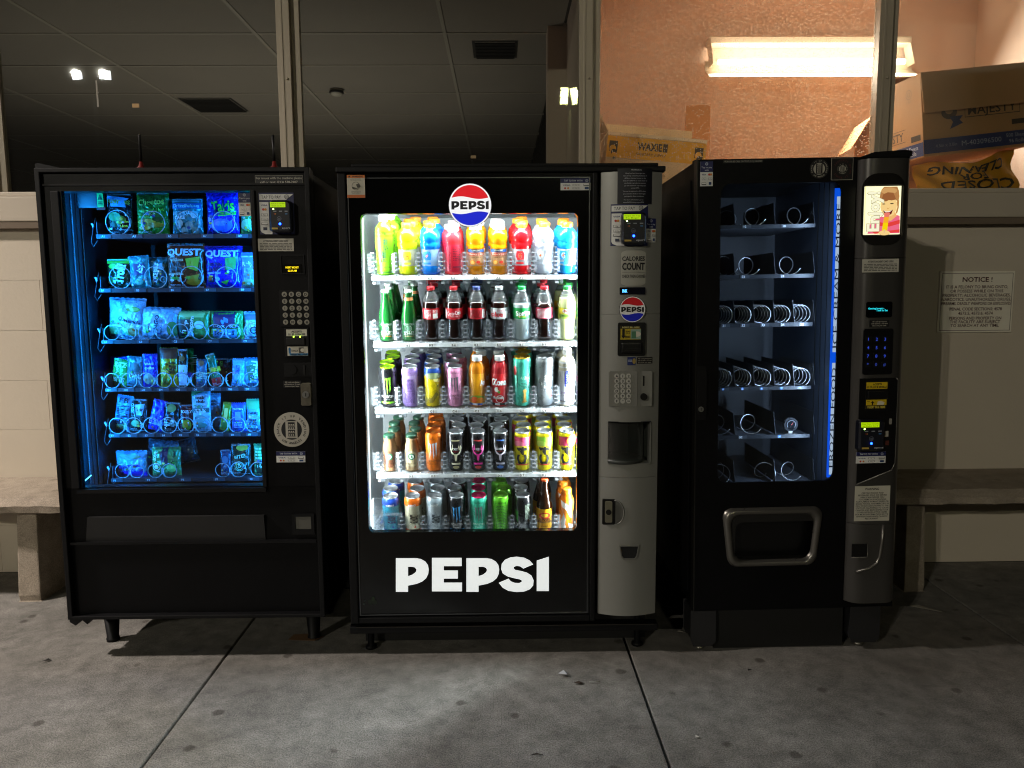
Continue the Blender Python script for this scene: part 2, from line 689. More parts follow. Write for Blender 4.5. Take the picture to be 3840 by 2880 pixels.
def card_reader(fr, parent, crop, box, d, lines, surf=None, lcrop=None):
    """payment terminal: dark housing, lit text screen, status lamps, contactless mark"""
    x0, x1, z0, z1 = fr.rect(crop, *box, d - .03)
    W, H = x1 - x0, z1 - z0
    dk = mat('reader_plastic', '14161f', .35, noise=.2)
    b = MB()
    out = rrect(x0, x1, z0, z1, .012)
    inn = rrect(x0 + .006, x1 - .006, z0 + .006, z1 - .006, .009)
    b.prism(out, d - .026, d, dk)
    b.ring(out, inn, d - .026, d - .0262, dk, d - .032)
    b.prism(inn, d - .032, d - .028, dk)
    o = b.build('card_reader', parent)
    f = d - .0322
    mp = on((x0, x1, z0, z1), f)
    s = MB()
    sx0, sx1, sz0, sz1 = x0 + W * .06, x0 + W * .76, z1 - H * .22, z1 - H * .06
    s.box(sx0, sx1, f - .001, f + .001, sz0, sz1, mat('lcd_green', '303a10', .3, emit=.8, ecol='b4e000'))
    s.build('screen', o)
    Print(sx1 - sx0, sz1 - sz0, on((sx0, sx1, sz0, sz1), f - .001), off=.0004).items(
        [('t', lines[0], .5, .3, .24, '2c4a00', .9), ('t', lines[1], .5, .72, .24, '2c4a00', .8)]).build('screen_text', o)
    Print(W, H, mp, off=.0006).items(
        [('r', .2, .33, .34, .365, '8a8f98'), ('r', .46, .33, .6, .365, '8a8f98'), ('r', .72, .33, .86, .365, '8a8f98'),
         ('o', .25, .43, .02, '9b3b30'), ('o', .3, .43, .02, 'b57b30'), ('r', .74, .41, .85, .45, '3f6f9f'),
         ('ring', .46, .58, .07, .01, '777d8c'), ('t', ')))', .46, .58, .06, '8d93a2'),
         ('r', .1, .86, .38, .915, 'c7a94e'), ('t', 'eport', .76, .87, .06, 'd5d8de', .36)]).build('lettering', o)
    for nm, fx, fy, c, e, r in (('green_lamp', .2, .275, 'b8ff60', 14, .0028), ('blue_lamp', .48, .74, '1038ff', 22, .0042)):
        q = MB()
        q.lathe([(r, 0), (r * .8, r * .5), (r * .4, r * .8), (0, r * .9)], mat('lamp_' + nm, '222222', .3, emit=e, ecol=c), 10)
        q.v = [(x0 + W * fx + x, f - z, z1 - H * fy + y) for x, y, z in q.v]
        q.build(nm, o)
    return o


def tap_bracket(parent, fr, crop, box, d, surf=None):
    """white and navy 'TAP TO PAY' surround of a card reader: header and card column"""
    x0, x1, z0, z1 = fr.rect(crop, *box, d)
    W, H = x1 - x0, z1 - z0
    o = sticker('payment_sign', parent, (x0, x1, z0, z1), d, '1a2150', None, surf)
    Print(W, H, on((x0, x1, z0, z1), d, surf), off=.0014, step=.0007 if surf else .00025, sub=4 if surf else 2).items(
        [('p', [(.02, .035), (.99, .035), (.78, .175), (.02, .175)], 'dcdcd8'), ('t', 'TAP TO PAY', .36, .105, .075, '16181f', .56),
         ('ring', .8, .1, .055, .01, '30343f'), ('t', ')))', .8, .1, .055, '30343f'),
         ('p', [(.02, .225), (.28, .225), (.28, .9), (.36, .93), (.36, .995), (.16, .995), (.05, .95), (.02, .9)], 'dcdcd8'),
         ('t', 'VISA', .155, .3, .036, '1b2a6b', .19, 0, .02), ('o', .125, .4, .03, 'b8312b'), ('o', .185, .4, .03, 'c8842b'),
         ('r', .06, .5, .25, .56, '777777'), ('r', .07, .507, .24, .553, 'dcdcd8'), ('t', 'Pay', .155, .53, .03, '222222'),
         ('r', .06, .61, .25, .67, '999999'), ('r', .07, .617, .24, .663, 'dcdcd8'), ('t', 'G Pay', .155, .64, .028, '444444'),
         ('r', .06, .72, .25, .775, '333333'), ('r', .07, .727, .24, .76, 'dcdcd8'),
         ('r', .11, .83, .22, .9, '222c44')]).build('lettering', o)
    return o


def logo_round(pr, cx, cy, R_, fg, bg):
    """round vending-company emblem: lettering round a little stocked cabinet"""
    pr.items([('o', cx, cy, R_, bg, 36), ('o', cx, cy, R_ * .6, fg, 28),
              ('arc', 'SNACK IT UP VENDING', cx, cy, R_ * .8, R_ * .13, fg, 205, -25, .025),
              ('arc', 'LOS ANGELES', cx, cy, R_ * .8, R_ * .13, fg, 230, 310, .025, True)])
    q = pr.H / pr.W
    f = lambda x, y: (cx + x * R_ * q, cy + y * R_)
    for x0, y0, x1, y1, c in [(-.34, -.5, .34, .5, bg), (-.2, -.44, .2, .44, fg)]:
        a, b = f(x0, y0), f(x1, y1)
        pr.items([('r', a[0], a[1], b[0], b[1], c, 2, 2)])
    for k in range(4):
        a, b = f(-.2, -.24 + k * .2), f(.2, -.2 + k * .2)
        pr.items([('r', a[0], a[1], b[0], b[1], bg, 2, 1)])
        for t in (-.12, 0, .12):
            c = f(t, -.3 + k * .2)
            pr.items([('o', c[0], c[1], R_ * .045, bg, 8)])


# block capitals of the big sign, outlines in c5 pixels
P_OUT = [(463, 315), (585, 315), (615, 320), (642, 335), (658, 357), (663, 383), (660, 410), (648, 435), (625, 455),
         (590, 470), (537, 481), (537, 519), (463, 519)]
P_IN = [(537, 366), (565, 366), (580, 371), (589, 384), (584, 400), (565, 415), (537, 425)]
E_OUT = [(683, 313), (864, 313), (864, 362), (755, 362), (755, 390), (841, 390), (841, 438), (755, 438), (755, 464),
         (866, 464), (866, 516), (683, 516)]
S_OUT = [(1300, 352), (1240, 377), (1222, 364), (1200, 360), (1184, 366), (1180, 376), (1190, 386), (1225, 393),
         (1262, 403), (1290, 421), (1303, 450), (1300, 480), (1280, 503), (1245, 517), (1200, 520), (1150, 513),
         (1115, 494), (1091, 465), (1150, 440), (1165, 457), (1190, 466), (1215, 467), (1230, 460), (1231, 450),
         (1220, 443), (1185, 436), (1145, 425), (1115, 407), (1105, 380), (1108, 350), (1128, 325), (1160, 311),
         (1200, 306), (1245, 312), (1278, 328)]
I_OUT = [(1322, 330), (1396, 306), (1396, 514), (1322, 514)]
sh = lambda L, d: [(x + d, y) for x, y in L]
SIGN = [(P_OUT, [P_IN]), (E_OUT, []), (sh(P_OUT, 430), [sh(P_IN, 430)]), (S_OUT, []), (I_OUT, [])]


def roundel(W_, mp, emit):
    """red, white and blue disc with wavy bands and block capitals"""
    pr = Print(W_, W_, mp, emit)
    def cap(sign):
        r = .455
        ya = .5 - sign * .16
        pts = []
        a0, a1 = (158, 22) if sign > 0 else (202, 338)
        for i in range(25):
            a = rad(a0 + (a1 - a0) * i / 24)
            pts.append((.5 + r * math.cos(a), .5 - r * math.sin(a)))
        x0, x1 = pts[-1][0], pts[0][0]
        yl, yr = pts[-1][1], pts[0][1]
        for i in range(1, 16):
            t = i / 16
            pts.append((x0 + (x1 - x0) * t, yl + (yr - yl) * t + sign * .03 * math.sin(2 * math.pi * t) ))
        return pts
    pr.items([('o', .5, .5, .5, '101018', 40), ('o', .5, .5, .488, 'ffffff', 40), ('p', cap(1), 'e00f20'), ('p', cap(-1), '0a1fd0')])
    k = .86 / (1396 - 463)
    for out, holes in SIGN:
        g = lambda L: [(.5 + (x - 929.5) * k, .5 + (y - 415) * k) for x, y in L]
        pr.items([('p', g(out), '0a0a10', [g(h) for h in holes])])
    return pr

# ================================================================ lamps of the place
# area lamp on the building to the left, floods on masts behind the viewer (both mirrored in the windows)
KEY = Vector((-4.6, -0.8, 3.9))
FLOODS = [((-10.38, -16.0, 6.96), 'f0f2ff', 'white'), ((1.83, -16.0, 6.42), 'f4f6a0', 'yellowish')]


def concrete(name, c, dark, speck=.35, stain=.5):
    m = mat(name, c, .85)
    nt = m.node_tree
    b = nt.nodes['Principled BSDF']
    N = nt.nodes.new
    L = nt.links.new
    tc = N('ShaderNodeTexCoord')
    src = N('ShaderNodeNewGeometry')
    pos = src.outputs['Position']
    n1 = N('ShaderNodeTexNoise'); n1.inputs['Scale'].default_value = 1.6; n1.inputs['Detail'].default_value = 9; n1.inputs['Roughness'].default_value = .65
    n2 = N('ShaderNodeTexNoise'); n2.inputs['Scale'].default_value = 220; n2.inputs['Detail'].default_value = 3
    n3 = N('ShaderNodeTexNoise'); n3.inputs['Scale'].default_value = 14; n3.inputs['Detail'].default_value = 8; n3.inputs['Roughness'].default_value = .7
    vo = N('ShaderNodeTexVoronoi'); vo.inputs['Scale'].default_value = 7.5; vo.inputs['Randomness'].default_value = 1
    for n in (n1, n2, n3):
        L(pos, n.inputs['Vector'])
    # gum spots: wobbly small discs in some cells
    wob = N('ShaderNodeMix'); wob.data_type = 'VECTOR'; wob.inputs['Factor'].default_value = .03
    L(pos, wob.inputs['A']); L(n3.outputs['Color'], wob.inputs['B'])
    L(wob.outputs['Result'], vo.inputs['Vector'])
    sp = N('ShaderNodeMapRange'); sp.inputs['From Min'].default_value = .17; sp.inputs['From Max'].default_value = .10
    L(vo.outputs['Distance'], sp.inputs['Value'])
    sep = N('ShaderNodeSeparateColor'); L(vo.outputs['Color'], sep.inputs[0])
    lt = N('ShaderNodeMath'); lt.operation = 'LESS_THAN'; lt.inputs[1].default_value = .5
    L(sep.outputs[0], lt.inputs[0])
    ms = N('ShaderNodeMath'); ms.operation = 'MULTIPLY'
    L(sp.outputs[0], ms.inputs[0]); L(lt.outputs[0], ms.inputs[1])
    r1 = N('ShaderNodeValToRGB')
    r1.color_ramp.elements[0].position = .32; r1.color_ramp.elements[0].color = (*lin(dark), 1)
    r1.color_ramp.elements[1].position = .66; r1.color_ramp.elements[1].color = (*lin(c), 1)
    L(n1.outputs['Fac'], r1.inputs[0])
    def mixm(a, fac, lo, hi):
        mr = N('ShaderNodeMapRange'); mr.inputs['To Min'].default_value = lo; mr.inputs['To Max'].default_value = hi
        mr.inputs['From Min'].default_value = .3; mr.inputs['From Max'].default_value = .7
        L(fac, mr.inputs['Value'])
        mx = N('ShaderNodeMix'); mx.data_type = 'RGBA'; mx.blend_type = 'MULTIPLY'; mx.inputs['Factor'].default_value = 1
        L(a, mx.inputs['A']); L(mr.outputs[0], mx.inputs['B'])
        return mx.outputs['Result']
    c1 = mixm(r1.outputs[0], n2.outputs['Fac'], 1 - speck, 1 + speck)
    c2 = mixm(c1, n3.outputs['Fac'], 1 - stain * .45, 1 + stain * .3)
    mx = N('ShaderNodeMix'); mx.data_type = 'RGBA'; mx.blend_type = 'MULTIPLY'
    mx.inputs['B'].default_value = (.42, .40, .38, 1)
    sc_ = N('ShaderNodeMath'); sc_.operation = 'MULTIPLY'; sc_.inputs[1].default_value = stain
    L(ms.outputs[0], sc_.inputs[0]); L(sc_.outputs[0], mx.inputs['Factor'])
    L(c2, mx.inputs['A'])
    L(mx.outputs['Result'], b.inputs['Base Color'])
    bp = N('ShaderNodeBump'); bp.inputs['Strength'].default_value = .35; bp.inputs['Distance'].default_value = .004
    ad = N('ShaderNodeMath'); ad.operation = 'ADD'
    L(n2.outputs['Fac'], ad.inputs[0]); L(n3.outputs['Fac'], ad.inputs[1])
    L(ad.outputs[0], bp.inputs['Height'])
    L(bp.outputs[0], b.inputs['Normal'])
    b.inputs['Specular IOR Level'].default_value = .3
    return m


pave = concrete('paving_concrete', '86837d', '68655f', .5, .9)
bench_m = concrete('bench_concrete', 'a89c8c', '8d8172', .3, .5)
wall_m = mat('wall_paint', 'c6bba9', .7, noise=.06, nscale=3, bump=.12, bscale=60)
trim_m = mat('trim_paint', 'b8ad9c', .6, noise=.06, nscale=4, bump=.08, bscale=50)
dark_ground = mat('joint_dirt', '24221f', .95, noise=.3)

# ---------------------------------------------------------------- ground and paving slabs
g = MB().box(-300, 300, -300, 300, -.6, -.03, dark_ground).build('ground')
structure(g)
XJ = [-1.055 + 1.535 * k for k in range(-6, 8)]
YJ = [.95, -2.6, -6.2, -9.8, -13.4]
for i in range(len(XJ) - 1):
    for j in range(len(YJ) - 1):
        MB().box(XJ[i] + .005, XJ[i + 1] - .005, YJ[j + 1] + .005, YJ[j] - .005, -.03, 0, pave).build('slab', g, bevel=.004)

# ---------------------------------------------------------------- building: low wall, ledge, window frames, panes
bld = thing('building', 'cream painted building wall with tall aluminium framed windows behind the vending machines', 'building', (0, .95, 0))
YW = .95
A = lambda u, v, y=YW: WORLD.at(u, v, y)
zs, zl = 1.845, 1.707
w = MB().box(-1.9, 9, 0, .2, 0, zl - .03, wall_m)
w.box(-9, -1.9, .004, .2, 0, zl - .03, wall_m)
w.build('wall', bld)
# painted-over blocks on the open stretch of wall, joints just showing
bh = (zl - .03) / 7
for r_ in range(7):
    off = .29 if r_ % 2 else 0
    for k in range(9):
        x1 = -1.905 - .58 * k + off * (1 if k else 0)
        x0 = -1.905 - .58 * (k + 1) + off
        b = MB().box(x0 + .0006, x1 - .0006, -.004, .0035, r_ * bh + .0006, (r_ + 1) * bh - .0006, wall_m)
        b.build('block', bld, bevel=.0007)
MB().box(-9, 9, -.045, .2, zl - .03, zl, mat('ledge_shadow_paint', '6e6152', .8)).build('shaded_groove', bld)  # dark colour of this strip stands in for the ledge's shadow
MB().box(-9, 9, -.05, .2, zl + .001, zs - .022, trim_m).build('ledge', bld, bevel=.006)
MB().box(-9, 9, -.035, .2, zs - .021, zs, trim_m).build('window_sill', bld, bevel=.004)
frame_m = mat('aluminium_frame', 'b5a894', .42, .1, noise=.08, nscale=10)
pitch = 1.392
mx0 = [-1.02 + pitch * k for k in range(-5, 6)]
for x in mx0:
    b = MB().box(x, x + .062, -.03, .03, zs, 4.2, frame_m)
    b.box(x + .0622, x + .1, .0, .03, zs, 4.2, frame_m)
    b.box(x + .018, x + .03, -.034, -.0302, zs, 4.2, frame_m)
    mo = b.build('mullion', bld, bevel=.002)
    MB().lathe([(.006, 0), (.006, .002), (.004, .005), (0, .006)], frame_m, 10).build('screw', mo, loc=(x + .045, -.031, 2.35), rot=(rad(90), 0, 0))
pane_m = clear('window_glass', 'e8ece8', 1.0, .012, haze=.012, hazecol='c9c4ba')
wet_m = clear('wet_window_glass', 'f2efe8', .8, .02, haze=.02, hazecol='d8c8b0', drops=.5)
for k, x in enumerate(mx0[:-1]):
    MB().box(x + .1005, x + pitch - .0005, .012, .018, zs, 4.2, wet_m if .2 < x < 1 else pane_m).build('window_pane', bld)
MB().box(-9, 9, -.03, .2, 4.2, 4.7, trim_m).build('header', bld)
# little scraps of paper and tape left on the panes
for u, v, s, c in ((505, 394, .018, 'b58a48'), (1775, 587, .014, 'a98f66'), (362, 345, .005, 'b0aa9c')):
    x, z = A(u, v)
    MB().box(x - s * .9, x + s * .9, .0095, .0115, z - s * .5, z + s * .5, ink(c)).build('tape_scrap', bld, rot=(0, 0, 0))
x, z = A(360, 345)
MB().box(x - .004, x + .004, .0095, .0115, z - .065, z + .055, ink('8f887a')).build('tape_strip', bld)

# ---------------------------------------------------------------- dark room behind the left panes
CZ = 3.04
ceil = structure(MB().box(-8.2, .43, 1.16, 9.5, CZ + .02, CZ + .1, mat('ceiling_void', '3a3530', .9)).build('ceiling'))
tile_m = mat('ceiling_tile', '8d867c', .95, noise=.1, nscale=2.5, bump=.25, bscale=90)
grid_m = mat('ceiling_grid', 'a59e92', .6, noise=.1)
cx = [-.35 - 1.22 * k for k in range(-1, 7)]
cy_ = [1.17, 1.75, 2.45, 3.16, 3.96, 4.74, 5.66, 6.4, 7.2, 8.0, 9.2]
for i in range(len(cx) - 1):
    for j in range(len(cy_) - 1):
        x1 = min(cx[i], .42)
        MB().box(cx[i + 1] + .012, x1 - .012, cy_[j] + .012, cy_[j + 1] - .012, CZ, CZ + .018, tile_m).build('ceiling_tile', ceil)
for i in range(1, len(cx) - 1):
    MB().box(cx[i] - .0118, cx[i] + .0118, 1.17, 9.2, CZ - .006, CZ + .0195, grid_m).build('grid_bar', ceil)
for y in cy_[1:-1]:
    MB().box(-8, .42, y - .0118, y + .0118, CZ - .004, CZ + .019, grid_m).build('grid_bar', ceil)
room_m = mat('room_paint', '5d574e', .9, noise=.1)
structure(MB().box(-8.2, .43, 9.2, 9.4, 0, CZ + .02, room_m).build('wall_back_room'))
structure(MB().box(-8.4, -8.2, 1.16, 9.4, 0, CZ + .1, room_m).build('wall_left_room'))
structure(MB().box(-8.2, .43, 1.16, 9.2, -.02, 0, mat('room_floor', '3b3733', .7, noise=.1)).build('floor_room'))
b = MB()
for k, nm in enumerate(('vent_square', 'vent_long')):
    x0, x1, y0, y1 = ((-2.76, -2.30, 4.10, 4.60), (-.18, .13, 2.60, 2.98))[k]
    t = thing('air_vent', ('dark slatted ceiling vent in the dim room above the snack machine',
                           'dark slatted ceiling vent in the dim room above the drinks machine')[k], 'vent', ((x0 + x1) / 2, (y0 + y1) / 2, CZ - .002), group=None)
    hx, hy = (x1 - x0) / 2, (y1 - y0) / 2
    MB().ring([(-hx, -hy), (hx, -hy), (hx, hy), (-hx, hy)], [(-hx + .02, -hy + .02), (hx - .02, -hy + .02), (hx - .02, hy - .02), (-hx + .02, hy - .02)],
              -.012, -.001, mat('vent_paint', '2b2825', .6)).build('frame', t, rot=(rad(-90), 0, 0))
    n = 11
    for i in range(n):
        yy = -hy + .03 + (2 * hy - .06) * i / (n - 1)
        MB().box(-hx + .02, hx - .02, yy - .002, yy + .012, -.012, -.004, mat('vent_slat', '1c1a18', .6)).build('slat', t)
t = thing('smoke_detector', 'small round smoke detector hanging under the dark room ceiling', 'detector', (-1.34, 3.83, CZ - .004))
MB().lathe([(0, -.05), (.035, -.048), (.05, -.03), (.055, 0)], mat('detector_plastic', 'b9b2a4', .5), 18).build('housing', t)
MB().lathe([(.057, -.012), (.059, -.02), (.059, -.028), (.05, -.031)], mat('detector_grille', '1a1816', .6), 18).build('grille', t)

# ---------------------------------------------------------------- lit store room behind the right panes
peach = mat('store_room_paint', 'd6beb0', .55, noise=.05, nscale=2, bump=.06, bscale=60)
structure(MB().box(.31, 4.2, 2.32, 2.5, 0, 4.3, peach).build('wall_back_store'))
structure(MB().box(.43, .5, 1.16, 2.32, 0, 4.3, peach).build('wall_partition'))
structure(MB().box(3.05, 3.2, 1.16, 2.32, 0, 4.3, peach).build('wall_right_store'))
structure(MB().box(.5, 3.05, 1.16, 2.32, 3.3, 3.4, peach).build('ceiling_store'))
shelf = MB().box(.505, 3.045, 1.155, 2.315, 1.80, 1.842, mat('store_shelf_board', 'b98a66', .6, noise=.1)).build('storage_shelf')
tag(shelf, 'wide wooden storage shelf at sill height holding cartons in the lit store room', 'shelf')

t = thing('fluorescent_light', 'lit fluorescent strip lamp with white reflector on the peach store room wall', 'light', (1.9, 2.32, 2.70))
fx = mat('lamp_enamel', 'e6ddcc', .4, noise=.05)
z1 = WORLD.pt('d7', 1400, 262, 2.27)[1] - 2.70
z2 = WORLD.pt('d7', 1400, 312, 2.27)[1] - 2.70
xl = WORLD.pt('d7', 860, 300, 2.27)[0] - 1.9
xr = xl + 1.27
MB().box(xl, xr, -.10, -.001, z2, z1, fx).build('housing', t, bevel=.006)
zt = WORLD.pt('d7', 1400, 420, 2.2)[1] - 2.70
zb = WORLD.pt('d7', 1400, 523, 2.15)[1] - 2.70
tube = MB()
tube.tube([(xl + .05, -.12, zt), (xr - .05, -.12, zt)], .016, mat('tube_glow', 'fff0d0', .3, emit=12, ecol='ffeccc'), 12)
tube.build('tube', t)
rf = MB()
rf.add([(xl - .02, -.06, zt + .02), (xr + .02, -.06, zt + .02), (xr + .02, -.075, zt - .04), (xl - .02, -.075, zt - .04), (xr + .02, -.185, zb), (xl - .02, -.185, zb),
        (xl - .02, -.055, zt + .022), (xr + .02, -.055, zt + .022), (xr + .02, -.07, zt - .045), (xl - .02, -.07, zt - .045), (xr + .02, -.183, zb - .006), (xl - .02, -.183, zb - .006)],
       [(0, 1, 2, 3), (3, 2, 4, 5), (7, 6, 9, 8), (8, 9, 11, 10), (5, 4, 10, 11)], fx)
rf.build('reflector', t)
for xx in (xl + .005, xr - .008):
    MB().prism([(-.003, 0), (.003, 0), (.003, .001), (-.003, .001)], 0, .001, fx)
    e = MB()
    e.add([(xx, -.015, z2), (xx, -.10, z2), (xx, -.16, zt - .02), (xx, -.07, zt - .02), (xx + .004, -.015, z2), (xx + .004, -.10, z2), (xx + .004, -.16, zt - .02), (xx + .004, -.07, zt - .02)],
          [(0, 1, 2, 3), (7, 6, 5, 4), (0, 4, 5, 1), (1, 5, 6, 2), (2, 6, 7, 3), (3, 7, 4, 0)], fx)
    e.build('end_bracket', t)
lamp('AREA', 'tube_light', (xl + 1.27 / 2, -.16, zt - .03), 70, lin('fff4e6'), t, shape='RECTANGLE', size=1.15, size_y=.04).rotation_euler = (rad(-50), 0, 0)
lamp('AREA', 'tube_uplight', (xl + 1.27 / 2, -.125, zt + .02), 4, lin('fff0dc'), t, shape='RECTANGLE', size=1.15, size_y=.03).rotation_euler = (rad(158), 0, 0)


def carton(label, loc, dims, rot, c, open_=None, items=None, side=None, flaps=(), cat='box'):
    """cardboard box: walls, flaps, printed faces; loc is the middle of its base"""
    w_, d_, h_ = dims
    m = mat('card_' + c, c, .85, noise=.1, nscale=12, bump=.05, bscale=80)
    t = thing('cardboard_box', label, cat, loc, rot)
    o = MB()
    k = .004
    for x0, x1, y0, y1 in ((-w_ / 2, w_ / 2, -d_ / 2, -d_ / 2 + k), (-w_ / 2, w_ / 2, d_ / 2 - k, d_ / 2),
                           (-w_ / 2, -w_ / 2 + k, -d_ / 2 + k, d_ / 2 - k), (w_ / 2 - k, w_ / 2, -d_ / 2 + k, d_ / 2 - k)):
        o.box(x0, x1, y0, y1, 0, h_, m)
    o.box(-w_ / 2 + k, w_ / 2 - k, -d_ / 2 + k, d_ / 2 - k, 0, k, m)
    if not open_:
        o.box(-w_ / 2 + k, w_ / 2 - k, -d_ / 2 + k, d_ / 2 - k, h_ - k, h_ - .0005, m)
    o.build('carton', t)
    for kind, ang, ln in flaps:
        f = MB().box(-w_ / 2, w_ / 2, -.002, .002, 0, ln, m) if kind in 'fb' else MB().box(-.002, .002, -d_ / 2, d_ / 2, 0, ln, m)
        p = {'f': (0, -d_ / 2 - .003, h_ + .002), 'b': (0, d_ / 2, h_ + .002), 'l': (-w_ / 2, 0, h_ + .002), 'r': (w_ / 2, 0, h_ + .002)}[kind]
        r = (rad(ang), 0, 0) if kind in 'fb' else (0, rad(ang), 0)
        f.build('flap', t, loc=p, rot=r)
    if items:
        Print(w_, h_, lambda x, z, off: (x, -d_ / 2 - off, h_ / 2 + z)).items(items).build('lettering', t)
    if side:
        Print(d_, h_, lambda x, z, off: (-w_ / 2 - off, -x, h_ / 2 + z)).items(side).build('side_lettering', t)
    return t


BEE = lambda x, y, s: [('r', x - s * .5, y - s * 1.05, x + s * .5, y + s * 1.05, '2a2410'), ('e', x - s * .05, y + .05, s * .4, s * .8, 'd9a91c'),
                       ('e', x + s * .1, y + .1, s * .35, s * .62, '2a2410'), ('e', x + s * .15, y + .14, s * .27, s * .45, 'd9a91c'), ('e', x + s * .2, y + .2, s * .18, s * .3, '2a2410')]
xa, _ = WORLD.pt('d7', 150, 1000, 1.35)
xb, ztop = WORLD.pt('d7', 830, 930, 1.35)
wx = xb - xa
carton('cream carton with a yellow printed band tilted behind the drinks machine', (xa + wx * .5, 1.55, 1.875), (wx, .36, ztop - 1.865), (0, rad(5), 0), 'cdbfa0', True,
       [('r', 0, .06, 1, .42, 'e0ae14')] + BEE(.065, .23, .085) + BEE(.93, .23, .085) +
       [('t', 'WAXIE', .43, .2, .12, '2a2410', .25, 0, .035), ('r', .565, .13, .61, .27, '2a2410'), ('t', 'SANITARY SUPPLY', .45, .33, .045, '2a2410', .3),
        ('t', 'Distributed by', .45, .56, .06, '302c26', .16), ('t', 'WAXIE Sanitary Supply', .48, .66, .06, '302c26', .26), ('r', 0, 0, 1, .05, 'efe7d2')],
       flaps=(('b', -8, .12), ('l', -30, .1)))
xc, zc = WORLD.pt('d7', 795, 850, 2.0)
b = carton('upright brown carton flap standing behind the yellow banded carton', (xc, 2.02, 1.842), (.14, .2, WORLD.pt('d7', 795, 735, 2.0)[1] - 1.842), (0, 0, rad(-12)), 'b98858', True)
xc, zc = WORLD.pt('d6', 362, 585, 1.16)
hm = WORLD.pt('d6', 352, 105, 1.16)[1] - zc
c30 = rad(5)
cw, cd = .6, .44
# nearest vertical edge at xc, 1.2
off = Matrix.Rotation(c30, 3, 'Z') @ Vector((cw / 2, cd / 2, 0))
MAJ = [('t', 'MAJESTY', .63, .5, .1, '4a3a2c', .44, 0, .01), ('r', .38, .42, .88, .428, '4a3a2c'), ('r', .38, .572, .88, .58, '4a3a2c'), ('r', .38, .42, .384, .58, '4a3a2c'), ('r', .876, .42, .88, .58, '4a3a2c'),
       ('e', .24, .5, .07, .08, '4a3a2c'), ('e', .24, .48, .035, .04, 'b08458'), ('p', [(.24, .55), (.36, .55), (.33, .6), (.36, .64), (.24, .7), (.27, .62)], '23305c'),
       ('r', .8, .66, .94, .72, '3c3026'), ('r', 0, .8, 1, .97, '26376e'), ('t', 'M-403096500', .52, .885, .06, '9fa6bd', .36), ('t', '500 Sheets', .84, .85, .045, '9fa6bd'), ('t', '96 Rolls', .84, .92, .045, '9fa6bd'), ('t', '4.5in x 3.0in', .2, .885, .04, '8089a6')]
SIDE = [('t', 'MAJESTY', .38, .68, .1, '4a3a2c', .5, 0, .01), ('r', .08, .6, .68, .606, '4a3a2c'), ('r', .08, .75, .68, .756, '4a3a2c'), ('r', .78, .72, .96, .79, '3c3026'),
        ('r', 0, .82, 1, .985, '26376e'), ('t', '500 Sheets', .76, .87, .05, 'c9cede'), ('t', '96 Rolls', .76, .935, .05, 'c9cede'), ('ring', .78, .2, .06, .008, '8a6a48'), ('ring', .78, .2, .03, .008, '8a6a48'), ('t', '2 PLY', .78, .29, .03, '8a6a48')]
carton('big brown carton with a navy band and hanging flap on the store shelf', (xc + off.x, 1.2 + off.y, zc + .04), (cw, cd, hm), (rad(0), rad(-6.5), c30), 'b98a5c', True, MAJ, SIDE,
       flaps=(('f', 176, .20), ('b', 80, .2)))
z0 = 1.842
carton('low brown carton under the big navy banded carton', (xc + .26, 1.62, z0), (.62, .34, zc - .075 - z0), (0, 0, rad(-20)), 'b58658')
xd, zd = WORLD.pt('d7', 1998, 800, 1.75)
carton('brown tissue carton with an open flap standing half behind the window frame', (xd + .16, 1.86, 1.842), (.34, .3, zd - 1.842), (0, 0, rad(-8)), 'bb8c60', True,
       [('t', 'RECYCLED', .22, .06, .045, '40342a', .34), ('t', 'BATH TISSUE', .26, .13, .045, '40342a', .42)], flaps=(('l', -150, .2),))

# yellow fabric barrier sign, crumpled, upside down on the sill
xs0, _ = WORLD.pt('d6', 372, 650, 1.12)
xs1 = xs0 + .52
zq1 = WORLD.pt('d6', 480, 615, 1.215)[1] - 1.842
zq2 = WORLD.pt('d6', 860, 532, 1.215)[1] - 1.842
mY = mat('yellow_vinyl', 'd99a10', .5, noise=.12, nscale=14, bump=.1, bscale=25)


def cloth(a, b_):
    # b_ 0 bottom .. 1 top; right end stands up higher
    top = zq1 + (zq2 - zq1) * max(0, (a - .4) / .6) ** 1.2 + .008 * math.sin(9 * a)
    z = .002 + (.03 + (top - .03) * b_) + .006 * math.sin(11 * a + 5 * b_) * b_
    y = .03 * math.sin(6.5 * a + 1.0) * (.4 + b_) + .05 * b_ + .012 * math.sin(23 * a + 7 * b_)
    return (a * (xs1 - xs0) + .01 * math.sin(8 * b_), y, z)


t = thing('barrier_sign', 'crumpled yellow fabric sign with upside down black lettering on the window sill', 'sign', (xs0, 1.215, 1.842))
o = MB()
o.grid(lambda a, b_: cloth(a, b_), 26, 8, mY)
o.grid(lambda a, b_: tuple(Vector(cloth(a, b_)) + Vector((0, .006, 0))), 26, 8, mY)
o.build('cloth', t)
pr = Print(1, 1, lambda x, z, off: tuple(Vector(cloth(min(1, max(0, x + .5)), min(1.0, max(0, z + .5)))) - Vector((0, .003 + off, 0))))
pr.items([('t', 'CLEANING', .52, .3, .26, '1c150a', .72, 180, .02), ('t', 'FOR', .55, .55, .2, '1c150a', .24, 180, .02), ('t', 'CLOSED', .58, .82, .28, '1c150a', .72, 180, .02)])
pr.build('lettering', t)

